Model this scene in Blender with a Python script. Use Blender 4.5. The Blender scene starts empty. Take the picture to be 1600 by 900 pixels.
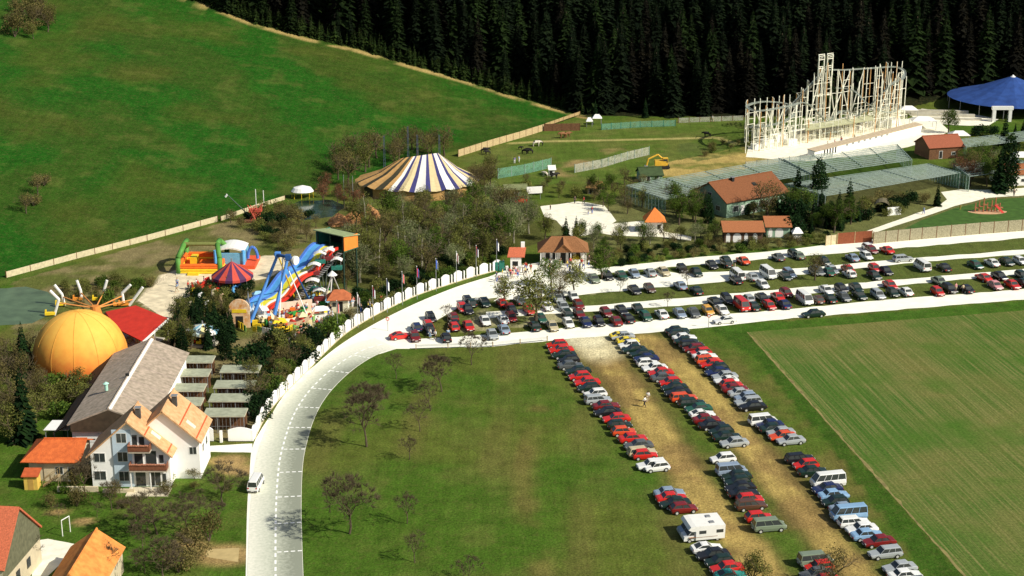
import bpy, math, random
import numpy as np
from mathutils import Vector, Matrix
R = random.Random(7)
scene = bpy.context.scene
COL = scene.collection
# ------------------------------------------------------------ camera model (used to find where things stand on the ground)
F = 2500.0
TH = math.atan(804.0 / F)
H = math.cos(TH) / 0.01089
ST, CT = math.sin(TH), math.cos(TH)

def ray(px, py):
    u = (px - 800.0) / F
    v = (py - 450.0) / F
    return Vector((u, CT - v * ST, -ST - v * CT))

def _ramp(t, k):
    return t * t / (t + k) if t > 0 else 0.0

def zt(x, y):
    d1 = (x + 91) * -0.797 + (y - 279) * 0.604
    h1 = 0.22 * _ramp(d1 - 1, 12)
    h2 = 0.40 * _ramp(y - (431 + 0.02 * (x - 18)), 14)
    h = (h1 ** 4 + h2 ** 4) ** 0.25
    return 140 * (1 - math.exp(-h / 140.0))

def zt_np(x, y):
    def rp(t, k):
        t = np.maximum(t, 0)
        return t * t / (t + k)
    d1 = (x + 91) * -0.797 + (y - 279) * 0.604
    h1 = 0.22 * rp(d1 - 1, 12)
    h2 = 0.40 * rp(y - (431 + 0.02 * (x - 18)), 14)
    h = (h1 ** 4 + h2 ** 4) ** 0.25
    return 140 * (1 - np.exp(-h / 140.0))

def W(px, py, z=0.0):
    d = ray(px, py)
    t = (z - H) / d.z
    return Vector((d.x * t, d.y * t, z))

def G(px, py):
    d = ray(px, py)
    t0, t = 120.0, 120.0
    while t < 1500:
        if H + d.z * t <= zt(d.x * t, d.y * t):
            break
        t0 = t
        t += 3.0
    a, b = t0, t
    for _ in range(18):
        m = (a + b) / 2
        if H + d.z * m <= zt(d.x * m, d.y * m): b = m
        else: a = m
    return Vector((d.x * b, d.y * b, zt(d.x * b, d.y * b)))

def V(px, py, Y):
    """point seen at this pixel in the upright plane y = Y"""
    d = ray(px, py)
    t = Y / d.y
    return Vector((d.x * t, Y, H + d.z * t))

def proj(p):
    dx, dy, dz = p[0], p[1], p[2] - H
    dep = dy * CT - dz * ST
    up = dy * ST + dz * CT
    return 800 + F * dx / dep, 450 - F * up / dep, dep

def S(py):
    return 0.01089 * (py + 354)

# ------------------------------------------------------------ materials
MATS = {}
def M(name, rgb, rough=0.8, var=0.18, scale=1.5, rgb2=None, mix=0.5, metal=0.0, bump=0.0, spec=0.3, objvar=0.0, fine=0.0):
    if name in MATS: return MATS[name]
    m = bpy.data.materials.new(name)
    m.use_nodes = True
    nt = m.node_tree
    b = nt.nodes['Principled BSDF']
    b.inputs['Roughness'].default_value = rough
    b.inputs['Metallic'].default_value = metal
    b.inputs['Specular IOR Level'].default_value = spec
    tc = nt.nodes.new('ShaderNodeNewGeometry')
    n = nt.nodes.new('ShaderNodeTexNoise')
    n.inputs['Scale'].default_value = scale
    n.inputs['Detail'].default_value = 5
    nt.links.new(tc.outputs['Position'], n.inputs['Vector'])
    ra = nt.nodes.new('ShaderNodeValToRGB')
    ra.color_ramp.elements[0].position = 0.3
    ra.color_ramp.elements[1].position = 0.7
    c1 = tuple(max(0, c * (1 - var)) for c in rgb)
    c2 = rgb2 if rgb2 else tuple(min(1, c * (1 + var)) for c in rgb)
    ra.color_ramp.elements[0].color = (*c1, 1)
    ra.color_ramp.elements[1].color = (*c2, 1)
    nt.links.new(n.outputs['Fac'], ra.inputs['Fac'])
    out = ra.outputs['Color']
    if objvar > 0:
        oi = nt.nodes.new('ShaderNodeObjectInfo')
        mr = nt.nodes.new('ShaderNodeMapRange')
        mr.inputs['To Min'].default_value = 1 - objvar
        mr.inputs['To Max'].default_value = 1 + objvar
        nt.links.new(oi.outputs['Random'], mr.inputs['Value'])
        mx = nt.nodes.new('ShaderNodeVectorMath'); mx.operation = 'SCALE'
        nt.links.new(out, mx.inputs[0]); nt.links.new(mr.outputs['Result'], mx.inputs['Scale'])
        out = mx.outputs['Vector']
    nt.links.new(out, b.inputs['Base Color'])
    if bump > 0:
        bp = nt.nodes.new('ShaderNodeBump'); bp.inputs['Distance'].default_value = bump
        n2 = nt.nodes.new('ShaderNodeTexNoise'); n2.inputs['Scale'].default_value = scale * 4
        nt.links.new(tc.outputs['Position'], n2.inputs['Vector'])
        nt.links.new(n2.outputs['Fac'], bp.inputs['Height'])
        nt.links.new(bp.outputs['Normal'], b.inputs['Normal'])
    MATS[name] = m
    return m

# ------------------------------------------------------------ mesh builder
class MB:
    def __init__(s): s.v = []; s.f = []; s.m = []
    def face(s, pts, m=0):
        i = len(s.v); s.v += [tuple(p) for p in pts]; s.f.append(tuple(range(i, i + len(pts)))); s.m.append(m)
    def add(s, vs, fs, m=0):
        i = len(s.v); s.v += [tuple(p) for p in vs]
        for f in fs: s.f.append(tuple(a + i for a in f)); s.m.append(m)
    def box(s, cx, cy, cz, sx, sy, sz, rz=0.0, m=0):
        """cz is the bottom"""
        c, sn = math.cos(rz), math.sin(rz)
        vs = []
        for dz in (0, sz):
            for dx, dy in ((-.5, -.5), (.5, -.5), (.5, .5), (-.5, .5)):
                x, y = dx * sx, dy * sy
                vs.append((cx + x * c - y * sn, cy + x * sn + y * c, cz + dz))
        s.add(vs, [(3, 2, 1, 0), (4, 5, 6, 7), (0, 1, 5, 4), (1, 2, 6, 5), (2, 3, 7, 6), (3, 0, 4, 7)], m)
    def prism(s, poly, z0, z1, m=0, mtop=None):
        n = len(poly)
        z0s = z0 if isinstance(z0, (list, tuple)) else [z0] * n
        z1s = z1 if isinstance(z1, (list, tuple)) else [z1] * n
        vs = [(p[0], p[1], z) for p, z in zip(poly, z0s)] + [(p[0], p[1], z) for p, z in zip(poly, z1s)]
        i = len(s.v); s.v += vs
        for k in range(n):
            k2 = (k + 1) % n
            s.f.append((i + k, i + k2, i + n + k2, i + n + k)); s.m.append(m)
        s.f.append(tuple(i + n + k for k in range(n))); s.m.append(m if mtop is None else mtop)
        s.f.append(tuple(i + k for k in reversed(range(n)))); s.m.append(m)
    def tube(s, p0, p1, r0, r1=None, n=6, m=0, cap=True):
        r1 = r0 if r1 is None else r1
        p0, p1 = Vector(p0), Vector(p1)
        d = (p1 - p0)
        if d.length < 1e-6: return
        d.normalize()
        a = d.orthogonal().normalized(); b = d.cross(a)
        vs = []
        for p, r in ((p0, r0), (p1, r1)):
            for k in range(n):
                t = 2 * math.pi * k / n
                vs.append(p + a * (r * math.cos(t)) + b * (r * math.sin(t)))
        fs = [(k, (k + 1) % n, n + (k + 1) % n, n + k) for k in range(n)]
        if cap: fs += [tuple(reversed(range(n))), tuple(range(n, 2 * n))]
        s.add(vs, fs, m)
    def path(s, pts, r, n=6, m=0):
        for a, b in zip(pts[:-1], pts[1:]): s.tube(a, b, r, r, n, m)
    def slab(s, quad, t, m=0):
        """a sheet of thickness t below the four (or more) given corners"""
        q = [Vector(p) for p in quad]
        nrm = (q[1] - q[0]).cross(q[2] - q[0]).normalized()
        if nrm.z < 0: nrm = -nrm
        lo = [p - nrm * t for p in q]
        n = len(q)
        s.add(q + lo, [tuple(range(n)), tuple(range(2 * n - 1, n - 1, -1))] + [(k, (k + 1) % n, n + (k + 1) % n, n + k) for k in range(n)], m)
    def cone(s, cx, cy, z0, z1, r, n=24, ms=(0,), rt=0.0, rmid=None):
        for k in range(n):
            a0, a1 = 2 * math.pi * k / n, 2 * math.pi * (k + 1) / n
            P = lambda a, rr, z: (cx + rr * math.cos(a), cy + rr * math.sin(a), z)
            if rt > 0: s.face([P(a0, r, z0), P(a1, r, z0), P(a1, rt, z1), P(a0, rt, z1)], ms[k % len(ms)])
            else: s.face([P(a0, r, z0), P(a1, r, z0), (cx, cy, z1)], ms[k % len(ms)])
    def build(s, name, mats, parent=None, org=None, smooth=False):
        me = bpy.data.meshes.new(name)
        o3 = Vector(org) if org is not None else (parent.location if parent is not None and parent.parent is None else Vector((0, 0, 0)))
        if parent is not None and org is None and parent.parent is not None:
            o3 = parent.parent.location
        me.from_pydata([(a[0] - o3[0], a[1] - o3[1], a[2] - o3[2]) for a in s.v], [], s.f)
        if not isinstance(mats, (list, tuple)): mats = [mats]
        for mm in mats: me.materials.append(mm)
        me.polygons.foreach_set('material_index', s.m)
        if smooth: me.polygons.foreach_set('use_smooth', [True] * len(s.f))
        me.update()
        o = bpy.data.objects.new(name, me)
        COL.objects.link(o)
        if parent is not None: o.parent = parent
        return o

def thing(name, label, cat, loc=(0, 0, 0), rz=0.0, group=None):
    o = bpy.data.objects.new(name, None); COL.objects.link(o)
    o.location = loc; o.rotation_euler = (0, 0, rz)
    o.empty_display_size = 0.3
    o['label'] = label; o['category'] = cat
    if group: o['group'] = group
    return o

def tag(o, label, cat, group=None):
    o['label'] = label; o['category'] = cat
    if group: o['group'] = group
    return o

def solo(name, mb, mats, label, cat, loc, group=None, smooth=False):
    """a thing that is one mesh, its origin at its base"""
    o = mb.build(name, mats, None, org=loc, smooth=smooth)
    o.location = loc
    return tag(o, label, cat, group)

def struct(o): o['kind'] = 'structure'; return o

def dup(root, loc, rz, label, group=None, sc=1.0):
    r = root.copy(); COL.objects.link(r)
    r.location = loc; r.rotation_euler = (0, 0, rz)
    if sc != 1.0: r.scale = (sc, sc, sc)
    r['label'] = label
    if group: r['group'] = group
    for ch in root.children:
        c = ch.copy(); COL.objects.link(c); c.parent = r
        for g in ch.children:
            d = g.copy(); COL.objects.link(d); d.parent = c
    return r

# common materials
WHITE = M('white_render', (.95, .93, .88), .85, .03)
CREAM = M('cream_render', (.62, .53, .36), .85, .08)
DARK = M('dark_opening', (.02, .02, .018), .6, .2)
WOOD = M('brown_wood', (.16, .075, .035), .8, .3, 3)
WOODL = M('pale_wood', (.42, .31, .16), .8, .2, 3)
METAL = M('grey_metal', (.35, .36, .36), .45, .1, metal=.4)
CONC = M('concrete', (.5, .47, .38), .9, .12, 1.0)
RED = M('red_paint', (.65, .035, .02), .5, .12)
ORANGE = M('orange_paint', (.85, .2, .02), .5, .1)
YELLOW = M('yellow_paint', (.85, .6, .03), .5, .1)
BLUE = M('blue_paint', (.04, .16, .6), .45, .12)
LBLUE = M('light_blue_paint', (.12, .42, .8), .45, .1)
GREENP = M('green_paint', (.04, .3, .06), .5, .1)
TEAL = M('teal_paint', (.03, .2, .15), .5, .15)
WPAINT = M('white_paint', (.86, .85, .8), .45, .04)
TILE_O = M('orange_roof_tile', (.58, .12, .03), .85, .1, 1.6, rgb2=(.74, .17, .04), bump=.05)
TILE_S = M('sandy_roof_tile', (.60, .33, .15), .85, .1, 1.6, rgb2=(.74, .45, .23), bump=.05)
TILE_B = M('brown_roof_tile', (.33, .12, .045), .85, .25, 5, bump=.05)
# ------------------------------------------------------------ the ground sheet
def wpoly(pts, z=None):
    return [G(*p) if z is None else W(p[0], p[1], z) for p in pts]

def inpoly(X, Y, poly):
    ins = np.zeros(X.shape, bool)
    n = len(poly)
    for i in range(n):
        x1, y1 = poly[i][0], poly[i][1]; x2, y2 = poly[(i + 1) % n][0], poly[(i + 1) % n][1]
        if y1 == y2: continue
        c = ((y1 > Y) != (y2 > Y)) & (X < (x2 - x1) * (Y - y1) / (y2 - y1) + x1)
        ins ^= c
    return ins

def dline(X, Y, pts):
    D = np.full(X.shape, 1e9)
    for a, b in zip(pts[:-1], pts[1:]):
        ax, ay, bx, by = a[0], a[1], b[0], b[1]
        l2 = (bx - ax) ** 2 + (by - ay) ** 2
        t = np.clip(((X - ax) * (bx - ax) + (Y - ay) * (by - ay)) / l2, 0, 1)
        D = np.minimum(D, np.hypot(X - ax - t * (bx - ax), Y - ay - t * (by - ay)))
    return D

def sm(e0, e1, x):
    t = np.clip((x - e0) / (e1 - e0), 0, 1)
    return t * t * (3 - 2 * t)

def vnoise(X, Y, sc, seed):
    rs = np.random.RandomState(seed)
    tab = rs.rand(256, 256)
    an = .55 + seed * .37
    x, y = (X * math.cos(an) - Y * math.sin(an)) / sc, (X * math.sin(an) + Y * math.cos(an)) / sc
    xi, yi = np.floor(x).astype(int), np.floor(y).astype(int)
    fx, fy = x - xi, y - yi
    fx = fx * fx * (3 - 2 * fx); fy = fy * fy * (3 - 2 * fy)
    g = lambda a, b: tab[a % 256, b % 256]
    return (g(xi, yi) * (1 - fx) * (1 - fy) + g(xi + 1, yi) * fx * (1 - fy) + g(xi, yi + 1) * (1 - fx) * fy + g(xi + 1, yi + 1) * fx * fy)

def fbm(X, Y, sc, seed):
    return (vnoise(X, Y, sc, seed) + .5 * vnoise(X, Y, sc / 2, seed + 1) + .25 * vnoise(X, Y, sc / 4, seed + 2) + .12 * vnoise(X, Y, sc / 8, seed + 3)) / 1.87

xs = np.concatenate([np.array([-3000, -1800, -1000, -600, -400, -300, -240, -200, -170, -150]), np.arange(-140, 150, 0.8), np.array([160, 180, 220, 300, 420, 650, 1100, 1900, 3000])])
ys = np.concatenate([np.array([-400, -150, 0, 60, 90, 115, 130, 140]), np.arange(146, 470, 0.8), np.arange(470, 620, 5), np.array([640, 680, 760, 900, 1200, 1700, 2500, 3500])])
GX, GY = np.meshgrid(xs, ys)
GZ = zt_np(GX, GY)
nx, ny = len(xs), len(ys)
C = np.zeros((ny, nx, 3))
def paint(mask, col):
    global C
    mask = np.clip(mask, 0, 1)[..., None]
    C = C * (1 - mask) + np.array(col) * mask
n1 = fbm(GX, GY, 22, 3); n2 = fbm(GX, GY, 6, 11); n3 = fbm(GX, GY, 60, 21)
C[:] = (.058, .118, .012)
paint(sm(.42, .62, n1), (.095, .125, .020))
paint(sm(.5, .7, n2) * .45, (.12, .135, .03))
# central field: mowing streaks and brown wheel lines
brown_lines = [[(1000, 560), (985, 640), (830, 760), (800, 900)], ]
trk = dline(GX, GY, wpoly([(842, 640), (812, 740), (835, 850), (850, 900)]))
paint((1 - sm(.5, 2.6, trk)) * .45 * sm(.3, .6, n2), (.19, .13, .045))
trk = dline(GX, GY, wpoly([(1030, 770), (1060, 840), (1100, 900)]))
paint((1 - sm(.5, 3.5, trk)) * .3, (.17, .14, .05))
ang = GX * .97 - GY * .05 + 3 * n1
paint(sm(.2, .9, np.sin(ang * 2.2)) * .2 * sm(.3, .7, n2) * (GY < 260), (.12, .15, .03))
paint(sm(.2, .9, np.sin(ang * .55 + 1)) * .4 * sm(.35, .6, n1) * (GY < 260), (.14, .12, .035))
# meadow on the hill
d1 = (GX + 91) * -0.797 + (GY - 279) * 0.604
mead = sm(-1, 2, d1)
paint(mead, (.015, .080, .006))
band = np.sin((GX * .75 + GY * .55) / 7.5 + 7 * n3 + 4 * n1)
paint(mead * sm(-.2, .8, band) * .42, (.05, .066, .011))
paint(mead * sm(.5, .8, n1) * .5, (.075, .08, .014))
paint(mead * sm(.6, .75, n2) * .3, (.12, .13, .03))
# yellow grass strip along the forest edge
EDGE = [(250, -34), (300, 2), (400, 40), (480, 62), (560, 80), (640, 104), (720, 126), (800, 152), (880, 174), (915, 184)]
EW = wpoly(EDGE)
de = dline(GX, GY, EW)
paint((1 - sm(.5, 2.2, de)) * sm(.25, .5, n2), (.38, .28, .1))
# forest floor
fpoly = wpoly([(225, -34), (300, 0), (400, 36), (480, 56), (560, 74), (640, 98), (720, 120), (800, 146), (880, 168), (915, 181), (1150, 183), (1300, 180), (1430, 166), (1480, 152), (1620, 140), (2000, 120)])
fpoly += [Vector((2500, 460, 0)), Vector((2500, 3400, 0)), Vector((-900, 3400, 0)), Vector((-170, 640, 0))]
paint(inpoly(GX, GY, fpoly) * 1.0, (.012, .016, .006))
# zoo paddock
pad = inpoly(GX, GY, wpoly([(720, 250), (850, 203), (905, 188), (1160, 188), (1160, 235), (1060, 262), (1000, 285), (760, 290)]))
paint(pad * .9, (.085, .135, .02))
paint(pad * sm(.45, .7, n2) * .5, (.15, .15, .04))
dl = dline(GX, GY, wpoly([(800, 224), (850, 221), (1000, 218), (1120, 215), (1150, 225)]))
paint((1 - sm(.3, 1.6, dl)) * .8, (.45, .38, .14))
dl = dline(GX, GY, wpoly([(880, 272), (920, 248), (950, 237), (990, 235)]))
paint((1 - sm(1.5, 4.5, dl)) * .75 * sm(.25, .6, n2), (.33, .22, .1))
paint(inpoly(GX, GY, wpoly([(1000, 262), (1060, 250), (1100, 242), (1165, 228), (1170, 240), (1250, 246), (1070, 283), (990, 285)])) * sm(.2, .55, n2), (.42, .31, .1))
paint(inpoly(GX, GY, wpoly([(1060, 225), (1140, 215), (1160, 240), (1090, 252), (1060, 240)])) * .8 * sm(.35, .6, n2), (.09, .12, .03))
# ground of the fairground
fair = wpoly([(20, 440), (340, 350), (500, 318), (620, 330), (620, 440), (520, 520), (400, 600), (392, 690), (330, 690), (100, 640), (20, 640)])
fm = inpoly(GX, GY, fair)
paint(fm * .85, (.11, .12, .03))
paint(fm * sm(.42, .65, n2) * .7, (.26, .2, .1))
paint(inpoly(GX, GY, wpoly([(250, 430), (300, 415), (360, 420), (410, 400), (450, 400), (430, 430), (360, 445), (300, 450), (250, 490), (215, 470)])) * sm(.15, .4, n2), (.68, .58, .4))
paint(inpoly(GX, GY, wpoly([(400, 520), (480, 490), (560, 465), (620, 455), (640, 462), (560, 505), (500, 545), (440, 560)])) * .8, (.38, .34, .22))
paint(inpoly(GX, GY, wpoly([(540, 480), (560, 460), (640, 440), (650, 455), (590, 480), (560, 495)])) * .8, (.30, .30, .17))
# grove floor
gp = wpoly([(545, 345), (700, 320), (830, 340), (860, 375), (790, 395), (720, 420), (640, 445), (555, 460), (540, 420)])
paint(inpoly(GX, GY, gp) * .9, (.07, .075, .02))
# zoo core
paint(inpoly(GX, GY, wpoly([(860, 330), (1000, 300), (1300, 290), (1600, 255), (1700, 250), (1700, 345), (1600, 345), (1340, 375), (1240, 385), (1000, 400), (920, 420), (860, 375)])) * .7, (.16, .15, .06))
# house plot
paint(inpoly(GX, GY, wpoly([(-20, 740), (384, 740), (384, 900), (-20, 900)])) * .6 * sm(.4, .6, n1), (.10, .12, .03))
for (a, b, r) in ((350, 868, 3.2), (300, 850, 1.5), (90, 800, 1.2), (360, 720, 2.0), (130, 815, 1.0), (372, 735, 2.2)):
    q = W(a, b); paint((1 - sm(r * .5, r * 1.2, np.hypot((GX - q.x) * .7, GY - q.y) + 1.5 * (n2 - .5))) * .9, (.36, .24, .1))
# parking field and the worn yellow tracks between the car rows
T1 = wpoly([(925, 535), (945, 560), (990, 620), (1045, 700), (1100, 780), (1160, 850), (1200, 910)])
T2 = wpoly([(1010, 530), (1060, 570), (1110, 620), (1165, 690), (1230, 770), (1290, 840), (1350, 910)])
pk = inpoly(GX, GY, wpoly([(845, 530), (1090, 505), (1180, 560), (1300, 700), (1450, 900), (1100, 900), (1020, 740), (930, 620)]))
paint(pk * .2, (.12, .14, .03))
paint(pk * sm(.42, .65, n2) * .35, (.16, .11, .04))
for T, w in ((T1, 2.9), (T2, 2.7)):
    d = dline(GX, GY, T)
    paint((1 - sm(w * .8, w * 1.6, d + 1.8 * (n2 - .5))) * .4, (.17, .12, .045))
    paint((1 - sm(w * .4, w, d + 2.4 * (n2 - .5))) * .85, (.40, .28, .09))
    paint((1 - sm(.1, .9, np.abs(d - 1.0))) * .5 * sm(.3, .6, n1), (.50, .38, .11))
    paint((1 - sm(w * .7, w * 1.5, d)) * sm(.45, .6, n2) * .5, (.2, .12, .05))
q = W(938, 548); paint((1 - sm(1.5, 6.0, np.hypot(GX - q.x, (GY - q.y) * .7) + 4 * (n2 - .5))) * .95, (.68, .6, .36))
q = W(915, 532); paint((1 - sm(2, 5, np.hypot(GX - q.x, (GY - q.y)))) * .9, (.7, .64, .42))
# green strip between the right row and the crop field
paint(inpoly(GX, GY, wpoly([(1110, 512), (1168, 518), (1510, 905), (1450, 905), (1300, 700), (1180, 560)])) * .9, (.04, .095, .01))
paint(inpoly(GX, GY, wpoly([(1110, 512), (1700, 462), (1700, 480), (1168, 520)])) * .9, (.05, .12, .012))
# lot grass
paint(inpoly(GX, GY, wpoly([(700, 500), (900, 430), (1700, 350), (1700, 450), (900, 510)])) * .75, (.10, .12, .03))
paint(inpoly(GX, GY, wpoly([(760, 440), (930, 425), (925, 500), (720, 520)])) * sm(.4, .6, n2) * .8, (.4, .36, .2))
# dry soft edges of the paved lanes
me = bpy.data.meshes.new('ground')
verts = np.stack([GX, GY, GZ], -1).reshape(-1, 3)
idx = np.arange(nx * ny).reshape(ny, nx)
faces = np.stack([idx[:-1, :-1], idx[:-1, 1:], idx[1:, 1:], idx[1:, :-1]], -1).reshape(-1, 4)
me.vertices.add(len(verts)); me.vertices.foreach_set('co', verts.astype(np.float32).ravel())
me.loops.add(faces.size); me.loops.foreach_set('vertex_index', faces.astype(np.int32).ravel())
me.polygons.add(len(faces)); me.polygons.foreach_set('loop_start', np.arange(0, faces.size, 4, dtype=np.int32))
me.update(calc_edges=True); me.validate()
me.polygons.foreach_set('use_smooth', [True] * len(faces))
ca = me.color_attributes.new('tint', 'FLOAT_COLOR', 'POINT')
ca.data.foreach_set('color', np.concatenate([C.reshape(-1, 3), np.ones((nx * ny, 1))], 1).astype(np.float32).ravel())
ground = bpy.data.objects.new('ground', me); COL.objects.link(ground); struct(ground)

def ground_mat():
    m = bpy.data.materials.new('ground_cover'); m.use_nodes = True
    nt = m.node_tree; b = nt.nodes['Principled BSDF']
    b.inputs['Roughness'].default_value = .95; b.inputs['Specular IOR Level'].default_value = .05
    at = nt.nodes.new('ShaderNodeAttribute'); at.attribute_name = 'tint'
    geo = nt.nodes.new('ShaderNodeNewGeometry')
    def noise(sc, det=4, vec=None, rough=.6):
        n = nt.nodes.new('ShaderNodeTexNoise'); n.inputs['Scale'].default_value = sc; n.inputs['Detail'].default_value = det
        n.inputs['Roughness'].default_value = rough
        nt.links.new(vec if vec else geo.outputs['Position'], n.inputs['Vector']); return n.outputs['Fac']
    def rng(fac, a, b_, lo=.3, hi=.7):
        r = nt.nodes.new('ShaderNodeMapRange'); r.inputs['From Min'].default_value = lo; r.inputs['From Max'].default_value = hi
        r.inputs['To Min'].default_value = a; r.inputs['To Max'].default_value = b_
        nt.links.new(fac, r.inputs['Value']); return r.outputs['Result']
    def scale(c, f):
        v = nt.nodes.new('ShaderNodeVectorMath'); v.operation = 'SCALE'
        nt.links.new(c, v.inputs[0]); nt.links.new(f, v.inputs['Scale']); return v.outputs['Vector']
    c = scale(at.outputs['Color'], rng(noise(.35, 6, rough=.7), .72, 1.3))
    c = scale(c, rng(noise(3.5, 4, rough=.8), .45, 1.55))
    mp = nt.nodes.new('ShaderNodeMapping'); mp.inputs['Scale'].default_value = (1.1, .06, .06)
    mp.inputs['Rotation'].default_value = (0, 0, .06)
    nt.links.new(geo.outputs['Position'], mp.inputs['Vector'])
    c = scale(c, rng(noise(1.0, 4, mp.outputs['Vector'], .75), .86, 1.16))
    mix = nt.nodes.new('ShaderNodeMix'); mix.data_type = 'RGBA'
    nt.links.new(rng(noise(1.2, 5, rough=.75), 0, .3, .5, .7), mix.inputs['Factor'])
    nt.links.new(c, mix.inputs[6]); mix.inputs[7].default_value = (.17, .13, .05, 1)
    c = mix.outputs[2]
    nt.links.new(c, b.inputs['Base Color'])
    bp = nt.nodes.new('ShaderNodeBump'); bp.inputs['Distance'].default_value = .25; bp.inputs['Strength'].default_value = .6
    nt.links.new(noise(2.2, 4), bp.inputs['Height']); nt.links.new(bp.outputs['Normal'], b.inputs['Normal'])
    return m
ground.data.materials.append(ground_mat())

# ------------------------------------------------------------ sheets laid on the flat valley floor
def sheet(name, pts, z, mat, world=False):
    mb = MB()
    P = [Vector((p[0], p[1], z)) for p in pts] if world else [W(p[0], p[1], z) for p in pts]
    mb.face(P)
    me_o = mb.build(name, mat)
    import bmesh
    bm = bmesh.new(); bm.from_mesh(me_o.data)
    bmesh.ops.triangulate(bm, faces=bm.faces)
    for f in bm.faces:
        if f.normal.z < 0: f.normal_flip()
    bm.to_mesh(me_o.data); bm.free()
    return struct(me_o)

def smoothline(pts, k=6):
    out = []
    P = [pts[0]] + list(pts) + [pts[-1]]
    for i in range(1, len(P) - 2):
        for j in range(k):
            t = j / k
            o = []
            for c in range(2):
                p0, p1, p2, p3 = P[i - 1][c], P[i][c], P[i + 1][c], P[i + 2][c]
                o.append(.5 * (2 * p1 + (p2 - p0) * t + (2 * p0 - 5 * p1 + 4 * p2 - p3) * t * t + (3 * p1 - p0 - 3 * p2 + p3) * t ** 3))
            out.append(tuple(o))
    out.append(tuple(pts[-1]))
    return out

def rough(pts, amp=1.0, step=14, seed=1):
    """wavers an outline so that a gravel or dirt edge is not ruler straight"""
    r = random.Random(seed); out = []
    n = len(pts)
    for i in range(n):
        a, b = pts[i], pts[(i + 1) % n]
        L = math.hypot(b[0] - a[0], b[1] - a[1]); k = max(1, int(L / step))
        for j in range(k):
            t = j / k
            out.append((a[0] + (b[0] - a[0]) * t + r.uniform(-amp, amp), a[1] + (b[1] - a[1]) * t + r.uniform(-amp, amp) * .6))
    return out

PAVE = M('pale_paving', (.98, .94, .80), .9, .05, .35, bump=.02)
PAVE2 = M('pale_lane', (.97, .93, .78), .9, .07, .5, bump=.02)
ASPH = M('worn_asphalt', (.40, .41, .34), .9, .16, .6, bump=.01)
GRAV = M('gravel', (.90, .85, .68), .95, .12, .8, bump=.03)
roadL = smoothline([(383, 960), (384, 900), (386, 800), (390, 740), (394, 700), (410, 668), (434, 634), (464, 600), (494, 569), (534, 537), (585, 506), (645, 476), (703, 452), (745, 438), (780, 428)])
roadR = smoothline([(477, 960), (474, 900), (471, 800), (473, 730), (480, 690), (492, 652), (510, 620), (535, 592), (562, 570), (592, 553), (620, 545)])
LAN = [
 ('lower_lane', [(592, 553), (620, 545), (700, 543), (770, 541), (880, 530), (1000, 521), (1100, 512), (1240, 497), (1400, 484), (1600, 468), (1800, 452), (1800, 434), (1600, 452), (1400, 467), (1240, 482), (1100, 494), (1000, 502), (880, 513), (800, 520), (700, 527), (650, 530), (620, 522)]),
 ('middle_lane', [(760, 497), (905, 488), (1060, 478), (1240, 461), (1400, 446), (1600, 428), (1800, 412), (1800, 405), (1600, 420), (1400, 437), (1240, 450), (1060, 466), (905, 479), (760, 487)]),
 ('upper_lane', [(770, 470), (905, 461), (1060, 446), (1240, 430), (1430, 410), (1600, 397), (1800, 382), (1800, 376), (1600, 390), (1430, 403), (1240, 420), (1060, 427), (1045, 424), (905, 441), (800, 452)]),
 ('top_lane', [(880, 436), (980, 423), (1100, 413), (1240, 401), (1400, 388), (1600, 372), (1800, 358), (1800, 342), (1600, 352), (1400, 369), (1240, 389), (1100, 401), (980, 414), (900, 424)]),
]
sheet('road', roadL + [(790, 436), (760, 455), (700, 490), (650, 520), (640, 545)] + roadR[::-1], .010, PAVE)
for i, (n, p) in enumerate(LAN):
    sheet(n, rough(p, 1.0, 16, i), .014 + .004 * i, PAVE2)
sheet('entrance_plaza', rough([(765, 432), (800, 418), (850, 408), (930, 414), (940, 424), (905, 445), (800, 462), (740, 470)], 1.0, 16, 9), .032, PAVE2)
# the grey cycle and parking strip on the right hand side of the road
def offs(line, other, t):
    """walks between the left and right road edge at fraction t"""
    n = 60; out = []
    def at(L, u):
        i = u * (len(L) - 1); k = min(int(i), len(L) - 2); f = i - k
        return (L[k][0] * (1 - f) + L[k + 1][0] * f, L[k][1] * (1 - f) + L[k + 1][1] * f)
    for k in range(n + 1):
        a, b = at(line, k / n), at(other, k / n)
        out.append((a[0] * (1 - t) + b[0] * t, a[1] * (1 - t) + b[1] * t))
    return out
def shiftpx(L, m):
    """shifts a pixel polyline to the left by m metres on the ground"""
    P = [W(*p) for p in L]; out = []
    for i in range(len(P)):
        a, b = P[max(0, i - 1)], P[min(len(P) - 1, i + 1)]
        d = (b - a); d.z = 0; d.normalize()
        out.append(Vector((P[i].x - d.y * m, P[i].y + d.x * m, 0)))
    return out
strip_out = shiftpx(roadR, .05); strip_in = shiftpx(roadR, 4.0)
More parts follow.
